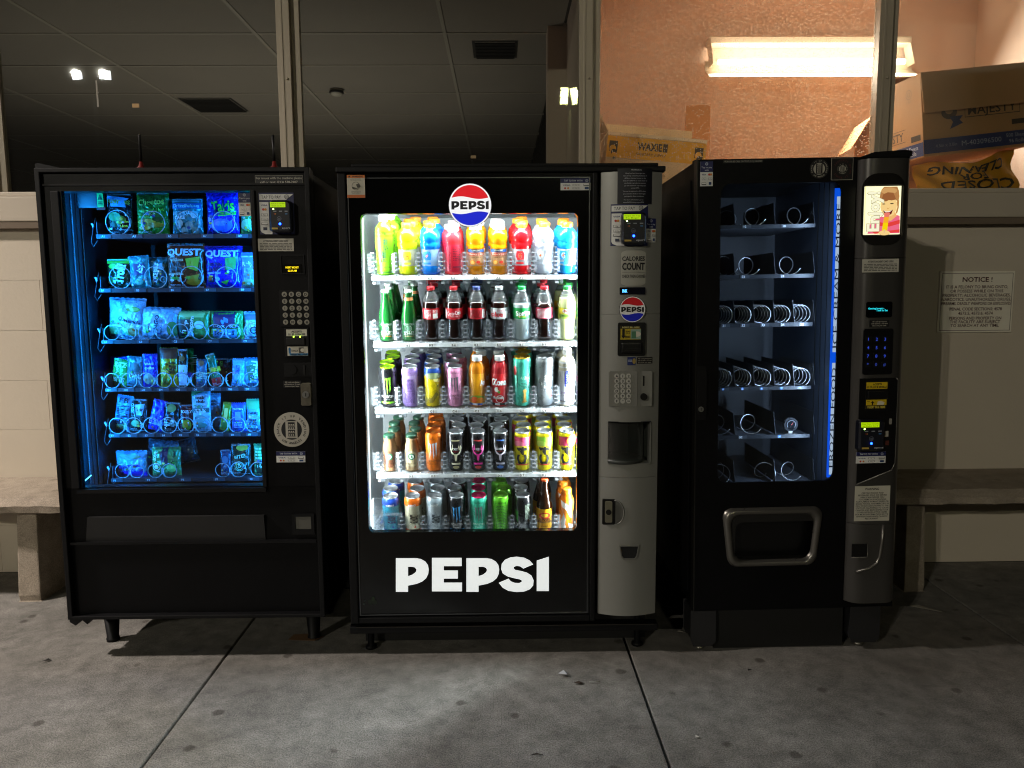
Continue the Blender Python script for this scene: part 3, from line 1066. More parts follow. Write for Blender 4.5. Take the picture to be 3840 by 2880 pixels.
# ---------------------------------------------------------------- concrete benches against the wall
def bench(label, x0, x1, legs, yf, zt, zb):
    t = thing('bench', label, 'bench', ((x0 + x1) / 2, yf, 0))
    c = (x0 + x1) / 2
    dp = YW - yf - .006
    o = MB()
    n = 60
    def edge(i, j):
        return .004 * math.sin(i * 1.7 + j) * math.sin(i * .63)
    vs, fs = [], []
    prof = [(dp, zt), (.05, zt), (.0, zt - (zt - zb) * .42), (.006, zb + .006), (.02, zb), (dp, zb)]
    for i in range(n + 1):
        for k, (y, z) in enumerate(prof):
            j = edge(i, k) if 0 < k < 5 else 0
            vs.append((x0 - c + (x1 - x0) * i / n, y + j, z + j * .6))
    k = len(prof)
    for i in range(n):
        for q in range(k):
            fs.append((i * k + q, (i + 1) * k + q, (i + 1) * k + (q + 1) % k, i * k + (q + 1) % k))
    fs += [tuple(range(k)), tuple(range(n * k, n * k + k))[::-1]]
    o.add(vs, fs, bench_m)
    o.build('seat', t)
    for lx, lw in legs:
        l = MB()
        vs = []
        for y0, y1, w2, z in ((.085, dp, lw * .5, zb - .001), (.075, dp - .03, lw * .52, zb * .6), (.06, dp - .1, lw * .56, .03), (.066, dp - .11, lw * .53, 0)):
            vs += [(lx - c - w2, y0, z), (lx - c + w2, y0 + .006, z), (lx - c + w2, y1, z), (lx - c - w2, y1, z)]
        fs = [(0, 1, 2, 3), (15, 14, 13, 12)]
        for q in range(3):
            for e in range(4):
                fs.append((q * 4 + e, q * 4 + (e + 1) % 4, q * 4 + 4 + (e + 1) % 4, q * 4 + 4 + e))
        l.add(vs, fs, bench_m)
        l.build('leg', t, bevel=.006)
    return t


yb = .5
zt = WORLD.at(100, 1878, yb)[1]
zb = WORLD.at(100, 1930, yb)[1]
lx = floor_at(112, 2257).x
bench('rough concrete bench standing against the wall left of the snack machine', -4.2, -1.35, [(lx, .085), (-3.6, .085)], yb, zt, zb)
zt2 = WORLD.at(3600, 1868, yb)[1]
zb2 = WORLD.at(3600, 1902, yb)[1]
lx2 = floor_at(3440, 2228).x
bench('dim concrete bench standing against the wall right of the ice cream machine', 1.62, 4.4, [(lx2 + .0, .085), (3.8, .085)], yb, zt, zb)

# ---------------------------------------------------------------- notice board sign on the wall
x0, zt_ = WORLD.pt('d6', 432, 1233, YW - .008)
x1 = x0 + .365
zb_ = WORLD.pt('d6', 640, 1578, YW - .008)[1]
sg = thing('notice_sign', 'white wall notice with maroon lettering beside the ice cream machine', 'sign', ((x0 + x1) / 2, YW - .0045, zb_))
hw, hh = (x1 - x0) / 2, zt_ - zb_
MB().box(-hw, hw, -.004, .004, 0, hh, mat('sign_enamel', 'e8e2d0', .5, noise=.04)).build('board', sg, bevel=.001)
RD = '4a201c'
Print(2 * hw, hh, lambda x, z, off: (x, -.004 - off, hh / 2 + z)).items(
    [('r', .025, .03, .975, .037, RD), ('r', .025, .963, .975, .97, RD), ('r', .025, .03, .03, .97, RD), ('r', .97, .03, .975, .97, RD),
     ('t', 'NOTICE !', .5, .135, .075, RD, .4, 0, .02),
     ('lines', ['IT IS A FELONY TO BRING ONTO,', 'OR POSSESS WHILE ON THIS', 'PROPERTY: ALCOHOLIC BEVERAGES,', 'NARCOTICS, UNAUTHORIZED DRUGS,', 'FIREARMS, DEADLY WEAPONS OR EXPLOSIVES'],
      .5, .255, .525, .047, RD, .93, .012),
     ('lines', ['PENAL CODE SECTIONS: 4578', '4573.5, 4573.6, 4574'], .5, .615, .685, .047, RD, .7, .012),
     ('lines', ['PERSONS AND PROPERTY ON', 'THE FACILITY ARE SUBJECT', 'TO SEARCH AT ANY TIME.'], .5, .765, .885, .047, RD, .7, .012)]).build('lettering', sg)

# ---------------------------------------------------------------- lamps behind the viewer and on the left
def flood_mast(loc, colr, nm, power, tgt, heads, hw, hh):
    x, y, z = loc
    t = thing('flood_light_mast', 'tall steel mast with %s lit flood lights mirrored in the windows' % nm, 'light', (x, y, -.03))
    st = mat('mast_steel', '6a6a66', .5, .6)
    MB().tube([(0, 0, 0), (0, 0, z - .35)], .09, st, 10, taper=.05).build('pole', t)
    MB().box(-.75, .75, -.04, .04, z - .36, z - .31, st).build('crossbar', t)
    for k, (hx, yaw) in enumerate(heads):
        h = MB().box(-hw - .02, hw + .02, -.1, .09, -hh - .02, hh + .02, st)
        ho = h.build('lamp_head', t, loc=(hx, .05, z + .03), rot=(rad(-18), 0, rad(yaw)))
        MB().box(-hw, hw, .0905, .1, -hh, hh, mat('flood_lens_' + nm, 'ffffff', .3, emit=70, ecol=colr)).build('lens', ho)
    for hx, yaw in heads:
        o = lamp('SPOT', 'flood_beam', (hx, .2, z + .03), power / 2, lin('fff7e4'), t, target=None, spot_size=rad(75), spot_blend=.4, shadow_soft_size=.07)
        o.rotation_euler = (Vector(tgt) - Vector((x, y + .2, z))).to_track_quat('-Z', 'Y').to_euler()


flood_mast(FLOODS[0][0], FLOODS[0][1], 'white', 2400, (0, .5, .8), ((-.34, 8), (.34, -14)), .13, .10)
flood_mast(FLOODS[1][0], FLOODS[1][1], 'yellowish', 300, (1.5, .5, .8), ((-.165, -6), (.165, 40)), .1, .2)

t = thing('area_light', 'boxy area light on a wall bracket lighting the pavement from the left', 'light', KEY)
st = mat('lamp_housing', '3a3835', .5, .4)
MB().box(-.18, .18, -.12, .12, .03, .11, st).build('housing', t, bevel=.01)
MB().box(-.02, .02, .12, 1.74, .05, .09, st).build('bracket', t)
MB().box(-.15, .15, -.09, .09, .022, .0295, mat('area_lens', 'ffffff', .3, emit=20, ecol='ffe6cf')).build('lens', t)
k = lamp('AREA', 'area_beam', (0, 0, .015), 125, lin('fff3ea'), t, shape='RECTANGLE', size=.28, size_y=.16, spread=rad(95))
k.rotation_euler = (Vector((1.9, .35, -3.9))).to_track_quat('-Z', 'Y').to_euler()

# ---------------------------------------------------------------- litter
def scrap(name, label, cat, u, v, c, pts, h=.004, curl=.006):
    p = floor_at(u, v)
    o = MB()
    n = len(pts)
    vs = [(x, y, .0015 + curl * (.5 + .5 * math.sin(i * 2.4))) for i, (x, y) in enumerate(pts)]
    vs += [(x, y, z + .0012) for x, y, z in vs]
    o.add(vs, [tuple(range(n)), tuple(range(n, 2 * n))[::-1]] + [(i, (i + 1) % n, n + (i + 1) % n, n + i) for i in range(n)], mat('scrap_' + c, c, .7))
    ob = o.build(name, None, loc=(p.x, p.y, 0))
    return tag(ob, label, cat)


scrap('cardboard_piece', 'torn flat cardboard piece lying under the snack machine', 'litter', 1142, 2395, '6b5138', [(-.06, -.02), (.05, -.035), (.075, .015), (.02, .03), (-.05, .03)])
scrap('plastic_wrapper', 'crumpled clear plastic wrapper on the slab before the drinks machine', 'litter', 2112, 2535, 'b9bcc0', [(-.017, .0), (.012, -.018), (.016, .02), (.002, .012)], curl=.016)
scrap('dead_leaf', 'small dark dead leaf on the slab in front of the snack machine', 'leaf', 170, 2483, '1d1a16', [(-.018, -.006), (.0, -.004), (.02, .008), (.006, .012), (-.006, .002)], curl=.008)
scrap('paper_receipt', 'small white printed paper slip on the dark floor right of the machines', 'litter', 3475, 2286, '9c968a', [(-.06, .03), (-.02, .035), (.05, -.03), (.0, -.012)])
scrap('paper_crumb', 'tiny white paper crumb on the right hand slab', 'litter', 2614, 2768, 'b8b4aa', [(-.006, -.004), (.006, -.005), (.005, .006), (-.004, .005)])
scrap('pebble_chip', 'small black chip on the slab in front of the ice cream machine', 'litter', 2811, 2517, '14120f', [(-.008, -.004), (.007, -.003), (.006, .005), (-.006, .004)])
scrap('twig', 'thin curved twig on the slab in the foreground', 'litter', 2013, 2836, '2b241c', [(-.02, -.002), (.0, .006), (.02, .0), (.018, -.003), (.0, .002)])
scrap('paper_shred', 'small pale paper shred between the drinks and ice cream machines', 'litter', 2555, 2374, '8c877c', [(-.016, .006), (.012, -.006), (.018, .0), (-.008, .01)])
scrap('foil_shred', 'thin silver foil shred near the joint of the slabs', 'litter', 2230, 2563, '9a9a94', [(-.02, -.002), (.02, .002), (.02, .004), (-.02, .001)])
scrap('leaf_scrap', 'brown leaf scrap lying near the plastic wrapper', 'leaf', 2170, 2566, '3a2c20', [(-.018, .0), (.004, -.008), (.02, .004), (.0, .009)])

# unseen lamp and cabinet added below the sill to light the dark room's ceiling
t = thing('added_room_lamp', 'unseen lamp added behind the windows to brighten the dim room ceiling', 'lamp', (-1.9, 3.6, -.42))
MB().box(-.5, .5, -.3, .3, .42, .72, room_m).build('cabinet', t)
MB().lathe([(0, .7205), (.09, .7205), (.09, .735), (.012, .745), (.012, .95), (0, .95)], mat('lamp_brass', '6a5a3a', .4, .7), 16).build('stem', t)
MB().lathe([(.06, .90), (.10, 1.08)], mat('lamp_shade_cloth', 'c8b89a', .8, trans=.4), 20).build('lamp_shade', t)
lamp('POINT', 'added_room_bulb', (0, 0, 1.0), 85, lin('fff2e6'), t, shadow_soft_size=.04)

# ================================================================ snack machine (blue light)
blk = mat('black_steel', '070709', .45, .0, spec=.16, noise=.25, nscale=5, bump=.04, bscale=160)
blk2 = mat('black_plastic', '0c0c0e', .5, spec=.22, noise=.2, nscale=6)
flapm = mat('flap_plastic', '1d1d1e', .55, noise=.2, nscale=6)
steel = mat('brushed_steel', '9a9a98', .35, .9, noise=.1, nscale=30)
lining = mat('inner_lining', '20242a', .4, .3)
wire = mat('coil_wire', 'a0a5aa', .3, .5)
glass_m = clear('machine_glass', 'f4f8f8', 1.0, .004)
F1 = Frame((-1.145, 0, 0))
M1 = thing('vending_machine', 'black snack vending machine glowing blue inside, full of chip bags and candy bars', 'vending machine', F1.loc)
X0, X1, ZB, ZT = -.474, .474, .163, 1.802
gl = (F1.at(246, 720, .02)[0] + F1.at(315, 1825, .02)[0]) / 2
gr = (F1.at(944, 717, .02)[0] + F1.at(992, 1821, .02)[0]) / 2
gt = F1.at(600, 718, .02)[1]
gb = F1.at(650, 1823, .02)[1]
D1 = .80
o = MB()
o.box(X0, X0 + .02, .065, D1, ZB, ZT - .012, blk)
o.box(X1 - .02, X1, .065, D1, ZB, ZT - .012, blk)
o.box(X0 + .02, X1 - .02, .065, D1, ZB, ZB + .03, blk)
o.box(X0 + .02, X1 - .02, .065, D1, ZT - .04, ZT - .012, blk)
o.box(X0 + .02, X1 - .02, D1 - .02, D1, ZB + .03, ZT - .04, blk)
o.build('cabinet', M1, bevel=.003)
li = MB()
li.box(X0 + .021, X0 + .03, .066, .74, gb - .05, gt + .05, lining)
li.box(gr + .03, gr + .04, .066, .74, gb - .05, gt + .05, lining)
li.box(X0 + .03, gr + .03, .74, .75, gb - .05, gt + .05, mat('dark_back', '0c0e12', .6))
li.box(X0 + .03, gr + .03, .066, .74, gb - .06, gb - .05, mat('dark_back', '0c0e12', .6))
li.box(X0 + .03, gr + .03, .066, .74, gt + .05, gt + .055, lining)
li.build('inner_lining', M1)
door = MB()
door.box(X0, gl, 0, .021, gb, gt, blk)
door.box(gr, X1, 0, .021, gb, gt, blk)
door.box(X0, X1, 0, .06, gt, ZT, blk)
door.box(X0, X0 + .02, .0212, .06, gb, gt, blk)
door.box(X1 - .02, X1, .0212, .06, gb, gt, blk)
door.box(X0, X1, .012, .06, ZB, gb, blk)
do = door.build('door', M1)
# raised rims and sunk fields of the door
rm = MB()
rm.ring([(X0 - .004, ZB - .002), (X1 + .004, ZB - .002), (X1 + .004, ZT + .004), (X0 - .004, ZT + .004)],
        [(X0 + .014, ZB + .012), (X1 - .014, ZB + .012), (X1 - .014, ZT - .012), (X0 + .014, ZT - .012)], -.014, .02, blk2)
rm.build('rim', do, bevel=.003)
MB().box(X0 + .016, X1 - .016, -.006, -.0005, gt + .018, gt + .024, blk2).build('header_bead', do)
MB().box(gl - .035, gl - .006, -.008, -.0005, gb, gt, blk2).build('side_bead', do, bevel=.003)
MB().box(gr + .004, gr + .018, -.008, -.0005, gb, gt, blk2).build('side_bead', do, bevel=.003)
lz1 = F1.pt('c2', 900, 700, 0)[1]
lz2 = F1.pt('c2', 900, 1000, 0)[1]
MB().box(X0 + .02, X1 - .02, -.006, .0115, lz2 - .006, lz2 + .004, blk2).build('lower_bead', do)
MB().box(gl - .02, gr + .012, -.004, .0115, lz1 - .004, gb - .004, blk2).build('window_bead', do)
fa, fb, fc, fd = F1.rect('c2', 362, 845, 1412, 995, .005)
fl = MB()
fl.add([(fa - .012, .008, fc), (fb, .008, fc), (fb, -.004, fd), (fa + .006, -.004, fd), (fa - .012, .0115, fc), (fb, .0115, fc), (fb, .0115, fd), (fa + .006, .0115, fd)],
       [(0, 1, 2, 3), (0, 4, 5, 1), (1, 5, 6, 2), (2, 6, 7, 3), (3, 7, 4, 0)], flapm)
fl.build('delivery_flap', M1)
MB().box(gl - .004, gr + .004, .022, .027, gb - .004, gt + .004, glass_m).build('window_pane', M1)

# lamps behind the door posts
BLUE = (.012, .30, 1.0)
hh = gt - gb
for sgn, xx in ((1, gl - .035), (-1, gr + .022)):
    l = lamp('AREA', 'led_strip_light', (xx, .05, (gt + gb) / 2), 15 if sgn > 0 else 12, BLUE, M1, shape='RECTANGLE', size=hh * .98, size_y=.02)
    l.rotation_euler = Matrix(((0, sgn * .5, -sgn * .85), (0, -.85, -.5), (1, 0, 0))).transposed().to_euler() if False else (0, 0, 0)
    dirv = Vector((sgn * .8, .6, 0))
    zax = -dirv.normalized()
    xax = Vector((0, 0, 1))
    yax = zax.cross(xax)
    l.rotation_euler = Matrix((xax, yax, zax)).transposed().to_euler()
MB().box(gl - .0425, gl - .0385, .06, .075, gb, gt, mat('blue_led', '102040', .3, emit=3, ecol=(.02, .35, 1))).build('led_strip', M1)
bs = F1.pt('c2', 362, 622, .05)
MB().tube([(bs[0] - .014, .05, bs[1] - .012), (bs[0] + .014, .05, bs[1] + .012)], .0018, mat('blue_led_end', '102040', .3, emit=5, ecol=(.1, .7, 1))).build('led_end', M1)
# stepped metal channel beside the trays
ch = mat('channel_metal', '4a525a', .45, .4)
xs = [F1.pt('c1', x, 900, y)[0] for x, y in ((300, .07), (345, .10), (372, .12), (418, .15))]
o = MB()
o.box(gl - .028, xs[0], .085, .09, gb - .04, gt + .03, ch)
o.box(xs[0] + .001, xs[1], .10, .105, gb - .04, gt + .03, ch)
o.box(xs[1] + .001, xs[2], .12, .125, gb - .04, gt + .03, ch)
o.box(xs[2] + .001, xs[3], .15, .155, gb - .04, gt + .03, ch)
for i in range(3):
    o.box(xs[i], xs[i] + .0012, (.07, .10, .12)[i], (.105, .125, .155)[i], gb - .04, gt + .03, ch)
o.box(xs[3], xs[3] + .0015, .14, .7, gb - .04, gt + .03, lining)
so = o.build('light_channel', M1)
MB().box(*[F1.pt('c1', 280, 400, .065)[0], F1.pt('c1', 470, 400, .065)[0]], .1302, .1342, F1.pt('c1', 400, 405, .13)[1], gt + .03, mat('plate_dark', '1a2228', .5)).build('top_plate', so)
for x, y, dd in ((388, 480, .148), (398, 762, .148), (435, 1185, .148), (465, 1600, .148), (348, 828, .118), (365, 1360, .118)):
    px_, pz_ = F1.pt('c1', x, y, dd)
    MB().cyl(px_, pz_, .003, dd - .002, dd + .001, steel, 10).build('rivet', so)
a, b, c, d = F1.rect('c1', 487, 298, 530, 400, .12)
wl = sticker('warning_sticker', M1, (a, b, c, d), .12, '2fae4e', [('p', [(.5, .12), (.9, .5), (.1, .5)], '0a2a12'), ('t', '!', .5, .36, .2, '2fae4e'), ('bars', .15, .6, .85, .9, 3, '0a2a12')])
MB().box(a - .004, b + .004, .1215, .1235, c - .01, gt + .04, lining).build('warning_plate', M1)

YS = .15
ROWS1 = {'A': ('c1', 480, 588, 618), 'B': ('c1', 505, 962, 990), 'C': ('c1', 525, 1318, 1345),
         'D': ('c2', 470, 88, 110), 'E': ('c2', 490, 358, 380), 'F': ('c2', 505, 622, 645)}
TAGS1 = {'A': [(530, 600), (745, 600), (990, 600), (1233, 600), (1475, 600)], 'B': [(527, 977), (771, 977), (1010, 977), (1252, 977), (1495, 976)],
         'C': [(546, 1333), (790, 1333), (1030, 1333), (1270, 1333), (1512, 1333)],
         'D': [(490, 98), (592, 98), (694, 98), (797, 98), (900, 98), (1002, 98), (1104, 98), (1207, 98), (1310, 98)],
         'E': [(510, 369), (610, 369), (711, 369), (813, 368), (915, 368), (1016, 368), (1118, 367), (1220, 367), (1322, 367)],
         'F': [(523, 635), (725, 633), (927, 632), (1128, 631), (1332, 630)]}
COILS1 = {'A': [(638, 535, 82), (882, 535, 78), (1120, 530, 78), (1367, 530, 77), (1612, 530, 77)],
          'B': [(655, 905, 75), (900, 900, 75), (1145, 905, 75), (1385, 905, 72), (1625, 905, 74)],
          'C': [(595, 1260, 52), (708, 1260, 54), (830, 1258, 52), (950, 1256, 54), (1068, 1260, 54), (1195, 1258, 52), (1308, 1262, 52), (1430, 1262, 52), (1560, 1260, 54)],
          'D': [(513, 36, 45), (614, 36, 45), (716, 36, 45), (818, 35, 45), (921, 35, 45), (1021, 35, 45), (1124, 34, 45), (1228, 34, 45), (1334, 33, 45)],
          'E': [(542, 300, 48), (640, 300, 48), (745, 299, 48), (845, 298, 48), (948, 298, 48), (1047, 297, 48), (1148, 297, 48), (1250, 295, 48), (1350, 294, 48)],
          'F': [(572, 566, 43), (655, 564, 43), (765, 565, 42), (850, 563, 43), (1165, 564, 43), (1258, 562, 46), (1375, 560, 46)]}
rail = mat('tray_rail', '23272d', .4, .3)


def coil_mesh(r, turns, pitch, hand=1, start=-90, wr=.0016, lead=0.):
    n = int(18 * turns)
    pts = [(r * math.cos(rad(start) + hand * 2 * math.pi * i / 18), pitch * max(i / 18 * .06, i / 18 - lead), r * math.sin(rad(start) + hand * 2 * math.pi * i / 18)) for i in range(n + 1)]
    return MB().tube(pts, wr, wire, 6)


ZROW1 = {}
for rk, (cr, xl_, ya, yb_) in ROWS1.items():
    xa, z1 = F1.pt(cr, xl_, ya, YS)
    z0 = F1.pt(cr, xl_, yb_, YS)[1]
    zr = z1
    ZROW1[rk] = zr - .004
    t = MB()
    t.box(xa, gr + .028, YS + .006, .70, zr - .010, zr - .004, rail)
    t.box(xa, gr + .028, YS, YS + .0055, z0, zr, rail)
    t.box(xa, xa + .002, YS + .006, .70, zr - .0038, zr + .045, rail)
    tr = t.build('tray', M1)
    # hooked wire end and white roller of the tray
    MB().tube([(xa - .004, YS + .01, zr + .06), (xa - .012, YS + .004, zr + .02), (xa - .02, YS, zr - .03), (xa - .012, YS, zr - .045), (xa + .006, YS, zr - .02)], .0011, mat('hook_wire', '5a5f66', .4, .6), 5).build('tray_hook', tr)
    hx, hz = xa - .018, zr + .033
    MB().tube([(hx - .006, YS + .02, hz + .008), (hx + .001, YS + .012, hz + .004), (hx + .005, YS + .012, hz - .006)], .0038, mat('white_nylon', 'd8dcde', .4), 7).build('roller', tr)
    for i, (x, y) in enumerate(TAGS1[rk]):
        tx, tz = F1.pt(cr, x, y, YS)
        s_ = rk + str(i * 2 + 1 if len(TAGS1[rk]) == 5 else i + 1)
        tm = MB().box(tx - .014, tx + .030, YS - .0022, YS - .0003, z0 + .001, zr - .001, mat('tag_holder', '3a4048', .3))
        to = tm.build('price_tag', tr)
        Print(.02, zr - z0, lambda x_, z_, off, tx=tx: (tx + x_, YS - .0022 - off, (z0 + zr) / 2 + z_)).items([('t', s_, .5, .5, .5, 'd6dde2', None, 0, .01)]).build('lettering', to)
    for i, (x, y, r) in enumerate(COILS1[rk]):
        cx_, cz_ = F1.pt(cr, x, y, YS + .012)
        rr = r * CROPS[cr][2] * (2.8 + YS) / FPX
        cz_ = zr - .004 + rr + .003
        hand = -1 if i % 2 else 1
        coil_mesh(rr, 1.25, .055 if rk in 'ABCF' else .042, hand, -60 if hand > 0 else -120, .0017, .95).build('coil', tr, loc=(cx_, YS + .003, cz_))


def bag_surface(W, H, T, seed):
    r = random.Random(seed)
    ph = [r.uniform(0, 6.28) for _ in range(6)]

    def f(x, z):
        u, v = max(-1, min(1, 2 * x / W)), max(-1, min(1, 2 * z / H))
        body = max(0, 1 - abs(u) ** 2.6) ** .6 * max(0, 1 - min(1, abs(v) / .93) ** 4) ** .7
        wr = (.035 * math.sin(7 * u + 3 * v + ph[0]) + .03 * math.sin(11 * v - 4 * u + ph[1]) + .022 * math.sin(17 * u + 9 * v + ph[2])
              + .05 * math.exp(-((abs(v) - .88) / .1) ** 2) * math.sin(24 * u + ph[3]) + .03 * abs(u) ** 3 * math.sin(19 * v + ph[4]))
        return T * (body + 1.7 * wr * (.35 + body))
    return f


bagn = [0]


def foil(base):
    """wrapper film: glossy, crumpled by creased cells and soft ripples"""
    fresh = 'foil_' + base not in MATS
    m = mat('foil_' + base, base, .24, .12, coat=.6)
    if fresh:
        nt = m.node_tree
        tc = nt.nodes.new('ShaderNodeTexCoord')
        vo = nt.nodes.new('ShaderNodeTexVoronoi')
        vo.feature = 'DISTANCE_TO_EDGE'
        vo.inputs['Scale'].default_value = 34
        no = nt.nodes.new('ShaderNodeTexNoise')
        no.inputs['Scale'].default_value = 26
        no.inputs['Detail'].default_value = 3
        no.inputs['Distortion'].default_value = 1.2
        ad = nt.nodes.new('ShaderNodeMath')
        ad.operation = 'ADD'
        bp = nt.nodes.new('ShaderNodeBump')
        bp.inputs['Strength'].default_value = .8
        bp.inputs['Distance'].default_value = .012
        L = nt.links.new
        L(tc.outputs['Object'], vo.inputs['Vector'])
        L(tc.outputs['Object'], no.inputs['Vector'])
        L(vo.outputs['Distance'], ad.inputs[0])
        L(no.outputs['Fac'], ad.inputs[1])
        L(ad.outputs[0], bp.inputs['Height'])
        L(bp.outputs[0], nt.nodes['Principled BSDF'].inputs['Normal'])
    return m



def bag(label, fr, crop, box, z0, y, base, items, tilt=0., T=.055, cat='snack', name='snack_bag', lean=3., rough=.28, metal=.0, group=None, gname=None):
    xa, xb, za, zb_ = fr.rect(crop, *box, y)
    W, H = xb - xa, zb_ - za
    bagn[0] += 1
    T = min(T, W * .34)
    f = bag_surface(W, H, T / 2, bagn[0])
    m = foil(base)
    lift = abs(math.sin(rad(tilt))) * W / 2 * .8
    t = thing(name, label, cat, (fr.loc[0] + (xa + xb) / 2, y, z0 + lift + .001), (rad(-lean), rad(tilt), 0))
    o = MB()
    nx, nz = 14, 20
    z_jag = lambda a, b: (.0012 * (1 if int(a * nx) % 2 else -1) if b in (0, 1) else 0)
    o.grid(lambda a, b: ((a - .5) * W * (1 - .03 * math.sin(math.pi * b)), -f((a - .5) * W, (b - .5) * H), b * H + z_jag(a, b)), nx, nz, m)
    o.grid(lambda a, b: ((a - .5) * W * (1 - .03 * math.sin(math.pi * b)), .0012 + f((a - .5) * W, (b - .5) * H) * .9, b * H + z_jag(a, b)), nx, nz, m)
    o.build('wrapper', t)
    lum = sum(lin(base)) / 3
    c_ = '1a2430' if lum > .12 else 'a8c0cc'
    rr_ = random.Random(bagn[0])
    items = list(items or []) + [('r', .02, yy, .98, yy + .006, c_, 8, 1) for yy in (.012, .03, .048, .952, .97)]
    items += [('bars', .08, .90, .5, .94, 2, c_)]
    items += [('e', rr_.uniform(.1, .9), rr_.uniform(.5, .9), rr_.uniform(.03, .07), rr_.uniform(.02, .04), rr_.choice(('d8c84a', '58a83a', 'c86a2a', 'dfe8ee', '2a4a8a')), 2, 8) for _ in range(5)]
    if items:
        Print(W, H, lambda x, z, off: (x * .97, -f(x, z) - off - .0006, z + H / 2), off=.0018, step=.0003).items(items).build('printed_design', t)
    return t


YP = YS + .058
Z = ZROW1
T_ = lambda s, x, y, h, c, w=None, rot=0, b=.03: ('t', s, x, y, h, c, w, rot, b)
G1 = None
B1 = lambda lab, cr, box, row, base, items, **k: bag(lab, F1, cr, box, Z[row], k.pop('y', YP), base, items, **k)
# row A
B1('black onion ring bag with light blue top in the top tray, slot A1', 'c1', (555, 305, 732, 600), 'A', '17181c',
   [('p', [(.0, .04), (1, .12), (1, .34), (0, .3)], '7db4e6'), T_('FUNYUNS', .5, .2, .09, 'f2c84a', .9, -4), ('e', .35, .55, .25, .11, '3f7a2a'), ('e', .6, .62, .2, .09, '6f8f2a'), ('e', .4, .72, .22, .08, '233c1a'),
    T_("Flamin'", .68, .68, .06, 'd8e03a', .5, 8), T_('Hot', .72, .77, .06, 'd8e03a', .28, 8), T_('FLAVORED', .7, .86, .03, '9aa0a8', .4)], T=.07)
B1('second black onion ring bag squeezed behind the one in slot A1', 'c1', (640, 325, 790, 590), 'A', '1b1c22', [('r', .3, .05, 1, .3, '6ea5d8')], y=YP + .075)
B1('lime green cheese puff bag with yellow lettering in slot A3', 'c1', (760, 302, 985, 602), 'A', '2f8f2e',
   [('p', [(0, .3), (1, .45), (1, .62), (0, .5)], '1f6a22'), T_('Cheetos', .5, .22, .15, '10240c', .86, 4, .06), T_('Cheetos', .5, .22, .14, 'd9e65a', .82, 4), T_("Flamin' Hot", .55, .42, .07, 'b9e03a', .7, 6), T_('LIMON', .5, .5, .05, 'e8f0a0', .3, 4),
    ('e', .35, .68, .3, .06, 'b3a42a'), ('e', .6, .76, .28, .06, '8f8a22'), ('e', .3, .82, .2, .05, 'c2b83a'), ('e', .7, .63, .14, .05, '174a1a')], T=.075)
B1('green cheese puff bag standing behind the lime green bag of slot A3', 'c1', (820, 320, 1010, 590), 'A', '2c7a2c', [], y=YP + .08)
B1('teal birthday cake rice snack bag in slot A5', 'c1', (1005, 340, 1218, 598), 'A', '3f8f9a',
   [('r', 0, .0, 1, .1, '8fd0e0'), ('r', .02, .13, .98, .28, '2a6fc0'), T_('Drizzilicious', .5, .2, .09, 'e8f4f8', .86), T_('BIRTHDAY', .4, .4, .09, 'e8f4f8', .7), T_('CAKE', .3, .52, .09, 'e8f4f8', .36), ('o', .78, .44, .1, 'bfe0e8'),
    ('o', .3, .68, .1, '9fb0a8'), ('o', .62, .74, .11, '8fa8a0'), ('o', .45, .88, .1, '9fb0a8'), ('o', .8, .87, .1, '7f9a90')], T=.07)
B1('teal rice snack bag tipped behind the birthday cake bag', 'c1', (1050, 305, 1245, 590), 'A', '357a80', [('r', .0, .02, 1, .12, '7fc0c8')], y=YP + .08, tilt=3)
B1('bright blue tortilla chip bag with green lettering in slot A7', 'c1', (1240, 292, 1468, 602), 'A', '1a22d8',
   [T_('Takis', .56, .36, .24, '0a1a60', .72, 6, .06), T_('Takis', .55, .35, .24, '58e83a', .7, 6, .02), ('p', [(.42, .5), (.95, .46), (.95, .54), (.42, .58)], '3fd83a'), T_('BLUE HEAT', .68, .52, .045, '0a1a60', .44, 5),
    ('e', .5, .78, .34, .15, '3a6ae8'), ('e', .5, .74, .2, .06, '5f8af0'), ('p', [(.08, .6), (.2, .58), (.18, .68), (.1, .7)], '7fb0f0')], T=.075)
B1('green chip bag half hidden behind the door post in slot A9', 'c1', (1475, 300, 1690, 590), 'A', '3aa858', [('e', .3, .75, .3, .14, '8fd8a0'), ('r', 0, 0, 1, .1, '7fe0c0')], T=.07)
# row B
B1('dark gummy candy bag with sideways white lettering in slot B1', 'c1', (555, 752, 732, 962), 'B', '1c2a16',
   [('r', .0, .0, 1, .16, '4fae2a'), ('e', .3, .25, .2, .08, '6fc23a'), T_('Trolli', .56, .5, .3, 'dfe8f4', .78, 80, .05), ('e', .25, .7, .15, .1, '3f7a2a')], T=.05)
B1('teal planet candy bag with sideways lettering beside the gummies in slot B3', 'c1', (715, 740, 860, 968), 'B', '3a8a90', [('r', .28, .25, .85, .6, '123a66'), T_('Jelly', .56, .38, .08, 'd8ecf4', .4, 70), T_('Belly', .7, .42, .08, 'd8ecf4', .4, 70), ('e', .5, .8, .2, .1, '6fb09a')], T=.05, tilt=-4)
B1('blue green round candy bag printed with sideways capitals in slot B3', 'c1', (820, 745, 985, 966), 'B', '2f6f7a', [T_('SPACE BALLS', .5, .5, .13, 'cfe6f0', .8, 84, .05), ('e', .75, .3, .14, .1, '6fb0c8'), ('e', .3, .8, .12, .08, '5fa0a8'), ('ring', .8, .7, .1, .03, '8fd0e0')], T=.05, y=YP + .02)
B1('grey wrapper lying behind the candy bags of tray B', 'c1', (815, 722, 985, 900), 'B', '465a60', [], y=YP + .09, tilt=6)
